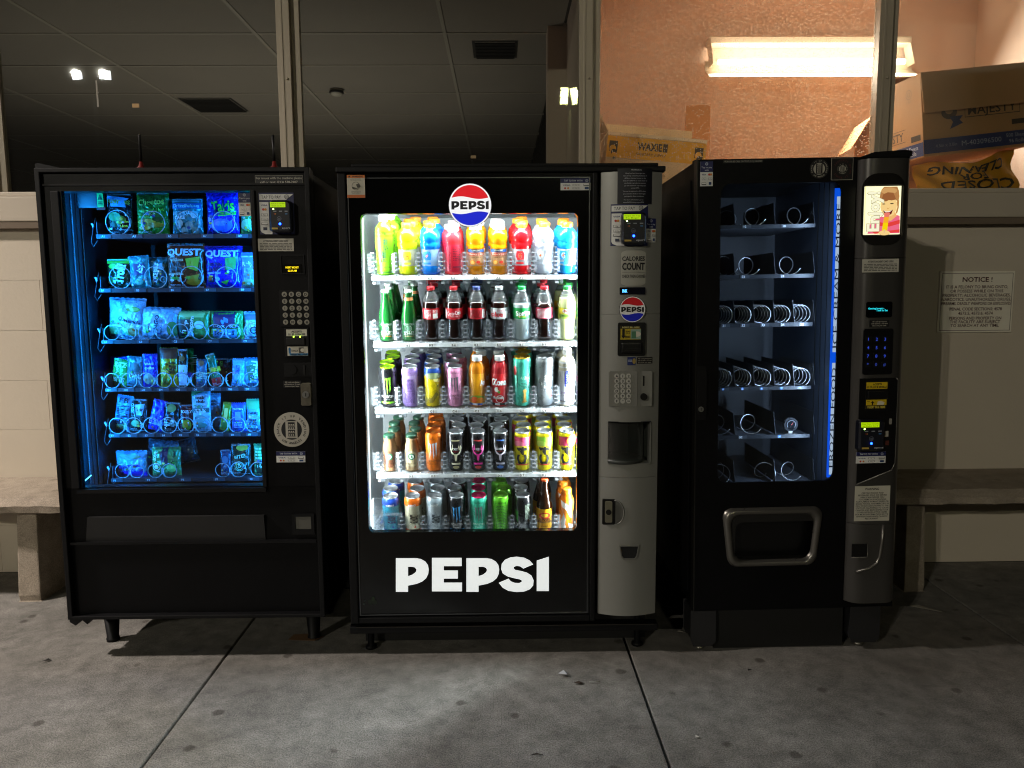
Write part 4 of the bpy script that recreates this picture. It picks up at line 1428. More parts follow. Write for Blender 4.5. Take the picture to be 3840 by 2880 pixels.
B1('rust brown protein chip bag with large white capitals in slot B5', 'c1', (970, 642, 1232, 958), 'B', '6a3018',
   [T_('QUEST', .48, .2, .14, 'bcd8f4', .92, 0, .04), T_('TORTILLA STYLE', .3, .38, .035, 'd8c8a0', .4), T_('PROTEIN', .32, .47, .075, '1a100a', .44), T_('CHIPS', .28, .58, .085, '1a100a', .38), T_('NACHO CHEESE', .28, .68, .04, 'd8c8a0', .44),
    ('p', [(.55, .35), (.92, .3), (.85, .62), (.6, .55)], '8fa82a'), ('p', [(.5, .75), (.9, .68), (.8, .92)], 'a8902a'), T_('18g', .2, .8, .06, 'e8e0d0', .14), ('o', .36, .8, .05, 'c8c0a0'), ('e', .75, .86, .2, .07, 'b8841f')], T=.075)
B1('deep blue protein chip bag with large white capitals in slot B7', 'c1', (1230, 652, 1492, 950), 'B', '1c1fc4',
   [T_('QUEST', .48, .19, .15, 'a8ccf8', .9, 0, .04), T_('PROTEIN', .3, .45, .08, '0a1040', .42), T_('CHIPS', .28, .56, .09, '0a1040', .38), T_('LOADED TACO', .28, .64, .04, 'a8ccf8', .4), ('p', [(.6, .3), (.9, .26), (.86, .55), (.62, .58)], '3f9a4a'),
    ('p', [(.45, .85), (.7, .8), (.6, .92)], '4fae3a'), ('r', .1, .72, .28, .86, '0a1040'), T_('19g', .19, .78, .06, 'c8dcf8', .12), ('o', .38, .78, .05, '7fb0f0')], T=.075)
B1('pale striped popcorn bag half behind the door post in slot B9', 'c1', (1478, 705, 1700, 955), 'B', '7fa8d0', [('r', 0, .0, 1, .42, '4f86d0'), ('r', .0, .1, .6, .14, 'c8e0f8'), T_('Rely', .25, .32, .12, 'e8f4ff', .36, 4), ('e', .3, .85, .25, .1, '8fc08a')], T=.07)
# row C
B1('pale blue tall pouch printed with guacamole pictures in slot C1', 'c1', (560, 1027, 815, 1312), 'C', '9cc4e8', [('e', .72, .28, .18, .07, '6f9a4a'), ('e', .74, .27, .12, .045, '9fc86a'), T_('Quacamole', .62, .55, .09, '203040', .6, -12), ('e', .2, .8, .22, .1, '6f9a5a'), ('e', .7, .82, .2, .1, '8fb06a'), ('e', .7, .82, .12, .06, 'c0d89a')], T=.06, tilt=3)
B1('plain pale dried mango pouch with sideways lettering in slot C3', 'c1', (785, 1092, 1062, 1312), 'C', '98c0e0', [T_('MANGO', .44, .62, .12, '243848', .6, 84), ('e', .85, .68, .14, .24, '4f8a4a'), ('p', [(.12, .6), (.24, .55), (.22, .75), (.14, .72)], '5f9a6a'), T_('ORGANIC', .58, .66, .04, '385068', .4, 84)], T=.055, tilt=2)
B1('green popcorn bag with white rounded lettering in slot C5', 'c1', (1035, 1112, 1272, 1310), 'C', '5a9a50', [('r', .0, .02, 1, .24, '9fc87a'), ('r', .05, .3, .45, .98, '15201c'), T_('Top', .3, .55, .14, 'dfeef4', .38, 80), T_('Popcorn', .48, .55, .14, 'dfeef4', .6, 80), ('e', .72, .5, .14, .14, 'b0e0f0'), ('o', .5, .84, .08, '5fb0e0')], T=.06)
B1('green and purple jerky bag with a pale panel in slot C7', 'c1', (1265, 1117, 1498, 1312), 'C', '4f9a48', [('r', .14, .04, .8, .55, '3a2250'), ('o', .5, .36, .14, '4f8ac8'), ('p', [(.05, .48), (.92, .48), (.88, .62), (.1, .62)], '281a3a'), T_('PACIFIC GOLD', .5, .55, .07, 'cfe0f0', .7), ('r', .12, .66, .84, .95, '6fa8e0'), T_('14g 8 80', .48, .8, .1, '1a2a50', .6), ('bars', .18, .68, .8, .75, 1, '1a2a50')], T=.055)
B1('white snack pouch with a round dark badge in slot C9', 'c1', (1502, 1122, 1690, 1312), 'C', '9cc8ea', [('r', .0, .1, .6, .3, '4a6a7a'), ('ring', .4, .68, .14, .05, '203848'), T_('GOLD', .4, .68, .06, '203848', .24)], T=.055)
# row D
for lab, box, base, it, kw in (
    ('deep blue wrapper poking up behind the first bars in tray D', (570, 1362, 690, 1560), '1a1fd0', [], dict(y=YP + .07)),
    ('green cracker pack leaning in slot D1', (575, 1452, 690, 1640), '4fae4a', [T_('RITZ', .5, .2, .16, 'dff0c8', .7), T_('BITS', .5, .75, .16, 'dff0c8', .7)], dict(tilt=10)),
    ('grey cake pack with dark letters in slot D2', (682, 1432, 802, 1640), '4a7a88', [('e', .5, .4, .3, .2, '2a4a50'), T_('VAN', .5, .65, .14, 'b8dce8', .6)], dict(tilt=4)),
    ('blue cookie pouch in slot D3', (800, 1412, 908, 1640), '1c2ac0', [T_('Wicked', .5, .3, .07, 'c0d4f8', .6), T_('cookies', .5, .42, .08, 'c0d4f8', .6), ('o', .4, .75, .16, '8a8a7a'), ('o', .7, .82, .13, '7a7a6a')], {}),
    ('yellow and brown peanut candy pouch with big sideways letters in slot D4', (920, 1365, 1045, 1635), 'b8a020', [('r', .0, .02, 1, .28, '5a2c1a'), T_("m&m's", .64, .52, .24, '2a1608', .66, 88, .03), T_('peanut', .24, .85, .1, '3a5a1a', .28, 88)], {}),
    ('brown nougat bar with white sideways letters in slot D5', (1045, 1380, 1112, 1640), '3a2416', [('r', .05, .42, .95, .95, 'c8dcf0'), T_('SNICKERS', .5, .68, .5, '1a2a9a', .48, 88, .05), ('e', .5, .25, .3, .08, '7a5a2a')], {}),
    ('tall green wrapper standing behind the nougat bar', (1092, 1350, 1152, 1600), '2faa4a', [T_('MINT', .5, .3, .4, 'c8f0d8', .3, 90)], dict(y=YP + .06)),
    ('silver blue caramel bar with sideways letters in slot D6', (1165, 1452, 1240, 1640), '3f6a8a', [T_('MilkyWay', .5, .6, .4, 'd8f0d8', .66, 86, .04), ('e', .5, .15, .3, .1, '8a5a3a')], dict(tilt=3)),
    ('tilted peanut butter bar with a red tail in slot D7', (1285, 1420, 1352, 1645), '2a6a4a', [('r', .0, .76, 1, 1, 'd01818'), T_("Reese's", .5, .5, .42, 'e8d83a', .5, 86, .03)], dict(tilt=-14)),
    ('row of dark king size wrappers standing behind slot D7', (1275, 1382, 1400, 1560), '4a1a1a', [T_('KING', .3, .2, .1, '8fd83a', .3, 84), T_('SIZE', .6, .2, .1, '8fd83a', .3, 84)], dict(y=YP + .075)),
    ('dark king size wrapper standing behind slot D8', (1400, 1382, 1500, 1560), '26302a', [T_('SIZE', .4, .25, .12, '8fd83a', .3, 84)], dict(y=YP + .075)),
    ('bright blue marshmallow square in slot D8', (1412, 1452, 1500, 1640), '6fb0ea', [T_('TREATS', .5, .4, .14, '1a3a8a', .7, 86)], dict(tilt=4)),
    ('glossy light blue candy bag with big letters in slot D9', (1502, 1442, 1690, 1640), '4f9ac8', [T_('TROLLI', .4, .5, .22, 'e0f4ff', .8, 84, .04), ('p', [(.1, .3), (.5, .2), (.4, .8), (.2, .8)], '1f6a4a')], {})):
    B1(lab, 'c1', box, 'D', base, it, T=.04, name='candy_pack', cat='candy', **kw)
# row E
for lab, box, base, it, kw in (
    ('pale blue protein bar with big sideways letters leaning in slot E1', (505, 140, 600, 352), '5aa0d8', [T_('FB', .5, .14, .13, '0a2438', .6, 0), T_('24g PROTEIN', .5, .55, .3, '0a2438', .55, 90, .03), ('r', .1, .8, .9, .95, '8fc8a0')], dict(tilt=10)),
    ('black smoked sausage pack with a pale logo in slot E2', (605, 160, 705, 352), '14161a', [T_('CLASSIC', .18, .3, .1, 'a8c8e0', .3, -90), ('p', [(.35, .18), (.9, .14), (.8, .5), (.45, .5)], '8fb8e0'), T_('Tender', .62, .32, .1, '14161a', .4), ('e', .4, .75, .26, .1, '7fa060'), T_('ONE', .78, .8, .1, 'b8dcf0', .3, 80)], dict(tilt=4)),
    ('bright blue twisted protein bar in slot E3', (712, 172, 795, 355), '1f3ae0', [T_('BUILT', .45, .72, .4, 'a8d0ff', .4, 86, .04), T_('PUFF', .75, .72, .3, '7fa8e8', .3, 86)], dict(tilt=14)),
    ('black twisted protein bar with white sideways letters in slot E4', (810, 180, 905, 350), '1a1c20', [T_('BUILT', .35, .7, .34, 'c8e4f0', .45, 88, .04), T_('PUFF', .7, .7, .28, '8fb0a0', .35, 88), ('e', .5, .2, .3, .14, '6f8a4a')], dict(tilt=3)),
    ('maroon fruit jerky pouch in slot E5', (905, 192, 1000, 350), '4a1420', [T_('SOLELY', .5, .26, .1, 'd8dce0', .7), ('e', .5, .75, .3, .2, '7f9a2a'), ('e', .45, .72, .18, .12, 'c0a020'), T_('1', .25, .62, .12, 'd0e0a0', .1)], {}),
    ('white peanut bag with a green corner in slot E6', (978, 112, 1090, 348), '9ccae8', [('p', [(.0, .0), (.7, .0), (.0, .14)], '3f9a5a'), T_('snak', .5, .16, .07, '10242c', .56, 0, .04), T_('club', .52, .25, .07, '10242c', .5, 0, .04), T_('Tajin', .4, .37, .07, '2f8a3a', .5, 6), ('r', .04, .42, .96, .53, '2a5a60'), T_('crunchy', .5, .45, .05, 'c8e8f0', .6), T_('peanuts', .5, .5, .05, 'c8e8f0', .6), ('e', .5, .68, .3, .1, '5f9aa0'), ('e', .5, .84, .34, .07, '4f8a80')], dict(T=.05)),
    ('second white peanut bag behind the one in slot E6', (1068, 120, 1150, 330), '86b8dc', [T_('nak', .5, .2, .07, '10242c', .5), T_('lub', .5, .29, .07, '10242c', .4)], dict(y=YP + .05)),
    ('thin yellow green bar leaning in slot E7', (1140, 185, 1195, 352), '7f9a2a', [('r', .3, .2, .7, .6, 'd8d070'), ('r', .2, .7, .8, .9, '3a6a2a')], dict(tilt=9)),
    ('blue boxed protein bar in slot E8', (1212, 182, 1300, 348), '2f62d8', [T_('PROTEIN', .5, .22, .06, 'c0d8f8', .7), ('r', .3, .32, .7, .6, '6f9ae0'), ('bars', .2, .66, .8, .9, 3, 'a8c8f4')], {}),
    ('pale blue beef stick pouch with a green top in slot E9', (1302, 160, 1410, 348), '6fb4e0', [('r', 0, 0, 1, .32, '3fb070'), T_('THINK!', .4, .44, .08, '102c44', .56), T_('BEEF', .4, .66, .08, '102c44', .4), T_('STICK', .4, .76, .08, '102c44', .5)], {})):
    kw.setdefault('T', .035)
    B1(lab, 'c2', box, 'E', base, it, name='snack_bar', cat='snack', **kw)
# row F
for lab, box, base, it, kw in (
    ('pale blue oatmeal cream pie pack with navy script in slot F1', (530, 468, 716, 614), '74aede', [('e', .5, .22, .36, .1, '5f7a60'), ('r', .0, .8, 1, 1, '1f2ad0'), T_('Oatmeal', .55, .56, .13, '12208a', .56, 0), T_('Creme Pie', .6, .74, .13, '12208a', .66, 0), ('r', .1, .58, .3, .7, '12208a')], dict(T=.06)),
    ('green sour candy bag with round faces in slot F3', (742, 448, 915, 614), '4f9a5a', [('p', [(.3, .04), (.6, .0), (.62, .6), (.4, .6)], '2a1438'), ('o', .2, .68, .15, 'c8e8c0'), ('ring', .2, .68, .11, .03, '1a4a2a'), ('o', .74, .72, .15, '8fe07a'), T_('Original', .8, .38, .1, '0a2414', .5, 80), T_('SOUR', .16, .3, .12, 'd0f0d8', .3, 80)], dict(T=.06)),
    ('grey blue wrapped snack lying behind slot F3', (700, 395, 880, 560), '3f6a80', [], dict(y=YP + .1, tilt=8)),
    ('teal wrapped snack slumped at the back of tray F', (850, 385, 1030, 530), '2f5f70', [], dict(y=YP + .16, tilt=-12)),
    ('small dark glossy snack ball pack in slot F7', (1148, 465, 1212, 612), '1f3a5a', [('e', .5, .4, .3, .16, '3f6a8a')], {}),
    ('black snack bag with a ringed letter in slot F8', (1212, 432, 1330, 614), '1c2c20', [('e', .6, .12, .3, .1, 'a0a03a'), ('ring', .45, .72, .16, .03, '9fd8b0'), ('ring', .45, .72, .11, .02, '9fd8b0'), T_('D', .45, .72, .1, '9fd8b0', .16), T_('BITES', .5, .4, .1, '9fc8a8', .6, 10)], {}),
    ('green patterned biscuit pack in slot F9', (1345, 432, 1470, 612), '3fa868', [('r', .0, .55, 1, .95, '123a2a'), ('bars', .1, .1, .9, .5, 4, '9fe0b0'), T_('Nut', .4, .7, .14, 'bfe8c8', .4)], {})):
    kw.setdefault('T', .05)
    B1(lab, 'c2', box, 'F', base, it, **kw)

# stickers, reader, keypad and lock on the door
S1 = -.0005
R1 = lambda cr, *b: F1.rect(cr, *b, S1)
sticker('contact_sticker', M1, R1('c1', 1580, 180, 1910, 247), S1, '101012',
        [('r', 0, 0, 1, .025, 'b9b4a8'), ('r', 0, 0, .006, 1, '8a867c'), ('r', .994, 0, 1, 1, '8a867c'), T_('For issues with the machine please', .5, .28, .24, 'e2dcd0', .96, 0, .0), T_('call or text: (213) 538-2907', .5, .7, .24, 'e2dcd0', .78, 0, .0)])
tap_bracket(M1, F1, 'c1', (1608, 300, 1850, 588), S1)
card_reader(F1, M1, 'c1', (1678, 352, 1828, 572), S1 - .002, ('SNACK IT UP VEN', 'Thank you for u'))
ATT = [T_('ATTENTION DEBIT CARD USERS', .5, .19, .13, '222222', .7), ('bars', .05, .34, .95, .92, 5, '6a6862')]
sticker('notice_sticker', M1, R1('c1', 1600, 617, 1846, 704), S1, 'c9c5b8', ATT)
a, b, c, d = R1('c1', 1755, 728, 1922, 862)
MB().ring([(a, c), (b, c), (b, d), (a, d)], [(a + .004, c + .004), (b - .004, c + .004), (b - .004, d - .004), (a + .004, d - .004)], -.004, -.0003, blk2).build('display_frame', M1)
a, b, c, d = R1('c1', 1772, 795, 1902, 860)
dp_ = MB().box(a, b, -.003, -.0006, c, d, mat('display_glass', '0a0a08', .2)).build('display', M1)
Print(b - a, d - c, on((a, b, c, d), -.003), emit=2.2, off=.0004).items([('t', 'INSERT MONEY', .5, .33, .2, 'f0d010', .7, 0, .01), ('t', '02:29 AM', .5, .68, .2, 'f0d010', .46, 0, .01)]).build('lettering', dp_)
a, b, c, d = R1('c1', 1750, 975, 1965, 1225)
kp = MB().box(a, b, -.002, -.0004, c, d, blk2).build('keypad', M1, bevel=.0008)
KEYS = ['A', 'B', 'C', 'D', 'E', 'F', 'G', 'H', '1', '2', '3', '4', '5', '6', '7', '8', '9', '10', '*', '#']
for i, s_ in enumerate(KEYS):
    r_, q_ = divmod(i, 4)
    kx, kz = F1.pt('c1', 1783 + 49 * q_ + r_ * 2.2, 1002 + 48 * r_, S1)
    k_ = MB()
    k_.prism([(kx + .0092 * math.cos(t * .3927), kz + .0092 * math.sin(t * .3927)) for t in range(16)], -.005, -.0021, mat('key_metal', 'a8a498', .35, .5), True)
    ko = k_.build('key', kp)
    Print(.018, .018, lambda x, z, off, kx=kx, kz=kz: (kx + x, -.005 - off, kz + z)).items([('t', s_, .5, .5, .5, '0c0c0c', None, 0, .03)]).build('lettering', ko)
a, b, c, d = R1('c1', 1785, 1235, 1955, 1435)
bv = MB().box(a, b, -.006, -.0004, c, d, blk2).build('bill_acceptor', M1, bevel=.002)
r_ = F1.rect('c1', 1795, 1245, 1937, 1291, -.006)
sticker('bill_sticker', bv, r_, -.006, 'd2cebf', [T_('ACCEPTS', .5, .32, .28, '1a1a1a', .5), T_('$1, $5, $10 & $20', .5, .72, .28, '1a1a1a', .8)])
a, b, c, d = F1.rect('c1', 1797, 1302, 1925, 1352, -.006)
MB().box(a, b, -.012, -.0062, c, d, mat('slot_black', '050505', .4)).build('bill_slot', bv, bevel=.002)
for x in (1845, 1890):
    lx_, lz_ = F1.pt('c1', x, 1296, -.013)
    MB().cyl(lx_, lz_, .0022, -.0135, -.0121, mat('green_led', '203010', .3, emit=12, ecol='a0e030'), 10).build('status_lamp', bv)
r_ = F1.rect('c1', 1803, 1363, 1944, 1426, -.006)
sticker('bill_sticker', bv, r_, -.006, 'd2cebf', [('p', [(.06, .75), (.06, .3), (.02, .3), (.11, .08), (.2, .3), (.16, .3), (.16, .75)], '23689a'), T_('COINLUX', .36, .45, .2, '1a1a1a', .34), ('r', .56, .1, .8, .7, '55524a'), ('e', .74, .4, .1, .2, 'd2cebf'), ('r', .1, .74, 1, .97, '2a78a8'), T_('INSERT BILL HERE', .56, .86, .15, '0a1c2c', .8)])
a, b, c, d = R1('c1', 1780, 1475, 1985, 1572)
cm = MB().box(a, b, -.003, -.0004, c, d, blk2).build('coin_slot_plate', M1, bevel=.001)
kx, kz = F1.pt('c1', 1835, 1522, S1)
MB().cyl(kx, kz, .017, -.008, -.0032, blk2, 20).build('coin_button', cm, bevel=.001)
kx, kz = F1.pt('c1', 1920, 1522, S1)
MB().prism(rrect(kx - .004, kx + .004, kz - .018, kz + .018, .0039), -.006, -.0032, mat('slot_black', '050505')).build('coin_slot', cm)
CASH = [('lines', ['All cash purchases', 'will receive a 10 cent', 'discount per item.'], .5, .2, .8, .2, 'c4beb2', .9, .0)]
sticker('discount_sticker', M1, R1('c1', 1775, 1600, 1897, 1646), S1, '0e0e10', CASH)
a, b, c, d = R1('c2', 1634, 60, 1686, 185)
lk = MB().prism(rrect(a, b, c, d, .004), -.016, -.0004, mat('galvanised', '6f6a5e', .4, .7, noise=.4, nscale=60)).build('lock_handle', M1, bevel=.002)
kx, kz = (a + b) / 2, (c + d) / 2
MB().cyl(kx, kz, .0115, -.020, -.0161, steel, 20).build('lock_cylinder', lk, bevel=.0008)
MB().box(kx - .001, kx + .001, -.0206, -.0199, kz - .006, kz + .006, mat('slot_black', '050505')).build('keyhole', lk)
a, b, c, d = R1('c2', 1467, 230, 1673, 436)
pr = Print(b - a, d - c, on((a, b, c, d), S1), off=.0008)
pr.i_o(.5, .5, .5, 'b9b4a8', 40)
lo = pr.build('emblem_sticker', M1)
pr = Print(b - a, d - c, on((a, b, c, d), S1), off=.0012)
logo_round(pr, .5, .5, .485, '15151a', 'b9b4a8')
pr.build('lettering', lo)
tap_to_pay_with(M1, R1('c2', 1480, 463, 1651, 527), S1)
tap_tall(M1, F1.rect('c1', 1463, 298, 1551, 461, .02), .0215)
a, b, c, d = F1.rect('c2', 1594, 847, 1687, 922, .01)
cr_ = MB().ring([(a - .012, c - .02), (b + .012, c - .02), (b + .012, d + .01), (a - .012, d + .01)], [(a, c), (b, c), (b, d), (a, d)], .004, .0118, blk2).build('coin_return', M1)
MB().box(a + .0005, b - .0005, .007, .0112, c + .0005, d - .0005, mat('coin_flap', '6b6a64', .4, .5)).build('coin_flap', cr_)

# legs, brackets, hinge, antennas
for u, v in ((425, 2400), (1178, 2393)):
    p = floor_at(u, v)
    MB().lathe([(.0, 0), (.024, 0), (.025, .012), (.022, .014), (.033, ZB - .001), (0, ZB - .001)], blk2, 18).build('leg', M1, loc=(p.x - F1.loc[0], p.y, 0))
for xx in (-.42, .42):
    MB().lathe([(.0, 0), (.024, 0), (.025, .012), (.022, .014), (.033, ZB - .001), (0, ZB - .001)], blk2, 18).build('leg', M1, loc=(xx, .7, 0))
bx = X0 - .008
MB().prism([(bx, ZB - .003), (bx + .085, ZB - .003), (bx + .062, ZB - .03), (bx + .045, ZB - .014), (bx + .018, ZB - .034), (bx - .004, ZB - .02)], .01, .05, blk2).build('hinge_bracket', M1)
MB().prism([(X0 - .012, ZT + .002), (X0 - .012, ZT + .022), (X0, ZT + .024), (X0 + .09, ZT + .004)], .01, .08, blk2).build('hinge_cap', M1)
for k, (u0, v0, u1, v1) in enumerate(((523, 505, 530, 628), (1022, 513, 1029, 626))):
    x1, z1 = WORLD.at(u1, v1, .03)
    x0, z0 = WORLD.at(u0, v0, .03)
    t = thing('antenna', ('thin black antenna on a red cone base above the chip shelves', 'thin black antenna on a red cone base by the window frame')[k], 'antenna', (x1, .03, ZT + .0005), group=None)
    MB().lathe([(0, 0), (.02, 0), (.019, .006), (.009, .014), (.006, .03), (0, .031)], mat('red_rubber', '7a1812', .5), 16).build('base', t)
    MB().tube([(0, 0, .028), ((x0 - x1) * .5, 0, .12), (x0 - x1, 0, z0 - ZT)], .0052, mat('antenna_rubber', '0c0c0d', .5), 10).build('whip', t)

# ================================================================ drinks machine (white light)
gloss_blk = mat('black_glass', '060607', .12, noise=.15, nscale=3)
F2 = Frame((0, 0, 0))
M2 = thing('vending_machine', 'black drinks vending machine with bright white shelves of bottles and cans', 'vending machine', F2.loc)
X0, X1, ZB, ZT = -.572, .582, .145, 1.806
D2 = .78
xp0 = F2.pt('c6', 128, 700, 0)[0]                     # left edge of the grey control panel
xp1 = F2.pt('c6', 535, 700, 0)[0]
ol = (F2.at(1353, 850, .012)[0] + F2.at(1384, 1950, .012)[0]) / 2
orr = (F2.at(2169, 850, .012)[0] + F2.at(2159, 1950, .012)[0]) / 2
ot = F2.at(1763, 801, .012)[1]
ob = F2.at(1763, 1990, .012)[1]
o = MB()
o.box(X0, X0 + .03, .045, D2, ZB, ZT - .02, blk)
o.box(X1 - .03, X1, .045, D2, ZB, ZT - .02, blk)
o.box(X0 + .03, X1 - .03, .045, D2, ZB, ZB + .05, blk)
o.box(X0 + .03, X1 - .03, .045, D2, ZT - .06, ZT - .02, blk)
o.box(X0 + .03, X1 - .03, D2 - .02, D2, ZB + .05, ZT - .06, blk)
o.build('cabinet', M2, bevel=.003)
MB().box(X0 + .03, X1 - .02, .12, D2 - .05, .004, ZB - .0005, mat('plinth_black', '060606', .7)).build('plinth', M2)
for xx in (X0 + .06, X1 - .06):
    MB().lathe([(0, 0), (.022, 0), (.022, .01), (.012, .012), (.012, ZB), (0, ZB)], blk2, 14).build('foot', M2, loc=(xx, .07, 0))
MB().box(X0 - .004, X1 + .004, -.012, .30, ZT - .019, ZT, blk2).build('top_lid', M2, bevel=.004)
MB().box(X0 + .05, X1 - .02, .0, .5, ZT + .0005, ZT + .012, blk2).build('top_tray', M2, bevel=.003)
# door: glossy black sheet with a rounded, lit opening
zd0 = F2.pt('c5', 900, 700, 0)[1]
dl, dr = X0, xp0 - .012
hole = rrect(ol, orr, ob, ot, .02, 6)
outr = rrect(dl, dr, zd0, ZT - .021, .001, 6)
dm = MB()
dm.ring(outr, hole, .002, .035, gloss_blk)
do = dm.build('door', M2)
ta, tb = F2.pt('c3', 28, 900, 0)[0], F2.pt('c6', 56, 700, 0)[0]
tc_, td = F2.pt('c5', 700, 658, 0)[1], F2.pt('c3', 1000, 110, 0)[1]
MB().ring([(ta, tc_), (tb, tc_), (tb, td), (ta, td)], [(ta + .0035, tc_ + .0035), (tb - .0035, tc_ + .0035), (tb - .0035, td - .0035), (ta + .0035, td - .0035)], -.003, .0018, mat('trim_silver', '5c5e60', .3, .8)).build('door_trim', do)
MB().box(dl, dl + .03, -.012, .0015, zd0, ZT - .022, blk2).build('door_edge', do, bevel=.004)
MB().box(dr - .018, dr, -.012, .0015, zd0, ZT - .022, blk2).build('door_edge', do, bevel=.004)
MB().box(dl + .0305, dr - .0185, -.010, .0015, zd0, tc_ - .006, blk2).build('door_edge', do, bevel=.003)
kz0, kz1 = F2.pt('c5', 900, 765, 0)[1], F2.pt('c5', 900, 722, 0)[1]
MB().box(X0 - .006, X1 + .004, -.006, .04, kz0, kz1, blk2).build('kick_plate', M2, bevel=.004)
MB().box(X0 + .02, X1 - .01, -.0085, -.0065, kz1 - .003, kz1, mat('kick_edge', '3a3631', .3, .6)).build('kick_edge', M2)
gk = MB()
gk.ring([(dl + .002, zd0 + .002), (dr - .002, zd0 + .002), (dr - .002, ZT - .024), (dl + .002, ZT - .024)], [(ol - .055, ob - .11), (orr + .08, ob - .11), (orr + .08, ot + .07), (ol - .055, ot + .07)], .0355, .0445, blk2)
gk.build('added_light_seal', do)  # ring added to stop strip light leaking out round the door
MB().box(ol - .005, orr + .005, .037, .041, ob - .005, ot + .005, glass_m).build('window_pane', M2)

# inside: white lining, lamps behind the door posts
wl = mat('white_lining', 'dfe4e6', .5, noise=.03)
dkb = mat('grey_back', 'a4a9ac', .6)
il, ir, ib, it_ = ol - .045, orr + .07, ob - .09, ot + .05
li = MB()
li.box(il - .01, il, .045, .70, ib, it_, wl)
li.box(ir, ir + .01, .045, .70, ib, it_, wl)
li.box(il, ir, .045, .70, it_, it_ + .01, wl)
li.box(il, ir, .045, .70, ib - .01, ib, mat('white_floor', 'c8cdd0', .5))
li.box(il, ir, .70, .71, ib, it_, dkb)
li.build('inner_lining', M2)
hh = ot - ob
WHITE = (.93, .98, 1.0)
for sgn, xx, pw_, dv in ((1, ol - .03, 20, (.7, .7)), (-1, orr + .05, 44, (-.72, -.5))):
    l = lamp('AREA', 'led_strip_light', (xx, .052 if sgn > 0 else .08, (ot + ob) / 2), pw_, WHITE, M2, shape='RECTANGLE', size=hh * .98, size_y=.022)
    dirv = Vector((dv[0], dv[1], 0))
    zax = -dirv.normalized()
    xax = Vector((0, 0, 1))
    l.rotation_euler = Matrix((xax, zax.cross(xax), zax)).transposed().to_euler()
    MB().box(min(xx - sgn * .003, xx - sgn * .007), max(xx - sgn * .003, xx - sgn * .007), .045, .075, ob, ot, mat('white_led', '888888', .3, emit=4, ecol='f4faff')).build('led_strip', M2)
l = lamp('AREA', 'led_top_light', (0.0, .06, ot + .02), 13, WHITE, M2, shape='RECTANGLE', size=(orr - ol) * .9, size_y=.03)
l.location.x = (ol + orr) / 2
l.rotation_euler = (rad(25), 0, 0)
MB().box(ol + .0002, ol + .003, .042, .05, ob + .01, ot - .01, mat('edge_glow', '888888', .3, emit=2.2, ecol='f4faff')).build('painted_edge_glare', M2)  # glowing strip stands in for glare on the lit inner edge, no lamp

# big letters and disc, lit from behind
for out, holes in SIGN:
    g_ = lambda L: [F2.pt('c5', x, y, 0) for x, y in L]
    lo = MB()
    loops = [[Vector((x, z, 0)) for x, z in g_(out)]] + [[Vector((x, z, 0)) for x, z in g_(h)] for h in holes]
    tr = tessellate_polygon(loops)
    fl = [q for lp in loops for q in lp]
    n = len(fl)
    lm = mat('lit_letter', 'eef2f2', .4, emit=.62, ecol='f2f8f8')
    lo.add([(q.x, -.0012, q.y) for q in fl], tr, lm)
    k0 = 0
    for lp in loops:
        m_ = len(lp)
        vs = [(q.x, -.0012, q.y) for q in lp] + [(q.x, .0018, q.y) for q in lp]
        lo.add(vs, [(i, (i + 1) % m_, m_ + (i + 1) % m_, m_ + i) for i in range(m_)], lm)
    lo.build('sign_letter', do)
cx, cz = F2.pt('c3', 1130, 367, 0)
rr = F2.pt('c3', 1328, 367, 0)[0] - cx
ro = MB().cyl(cx, cz, rr, -.006, .0018, mat('disc_edge', '0c0c10', .3), 48).build('brand_disc', do)
roundel(2 * rr, lambda x, z, off: (cx + x, -.006 - off, cz + z), .92).build('disc_face', ro)

# ---------------------------------------------------------------- trays and clear lane guides
YT = .105
TILT = 11
cT, sT = math.cos(rad(TILT)), math.sin(rad(TILT))
LX = {'A': ('c3', 345, 2010, 1030), 'B': ('c3', 370, 2018, 1641), 'C': ('c4', 338, 1773, 625), 'D': ('c4', 353, 1775, 1147)}
lane0 = sum(F2.pt(c, a, y, YT)[0] for c, a, b, y in LX.values()) / 4 - .002
lane8 = sum(F2.pt(c, b, y, YT)[0] for c, a, b, y in LX.values()) / 4 + .002
LANE = [lane0 + (lane8 - lane0) * i / 8 for i in range(9)]
lp_ = (lane8 - lane0) / 8
ZR = {}
for k, (c, y0, y1) in {'A': ('c3', 1010, 1047), 'B': ('c3', 1622, 1660), 'C': ('c4', 608, 641), 'D': ('c4', 1131, 1161)}.items():
    ZR[k] = (F2.pt(c, 1100, y0, YT)[1], F2.pt(c, 1100, y1, YT)[1])
dz = (ZR['A'][0] - ZR['D'][0]) / 3
ZR['E'] = (ZR['D'][0] - dz, ZR['D'][1] - dz)
tray_m = mat('tray_white', 'd5dadd', .45, noise=.03)
guide_m = clear('clear_plastic', 'fafcfe', 1.2, .05, haze=.055, hazecol='eef4fa')
rib_m = clear('frosted_rib', 'fafcfe', 1.6, .1, haze=.32, hazecol='f4f8fc')
tag_m = mat('paper_tag', 'e8e8e4', .6)


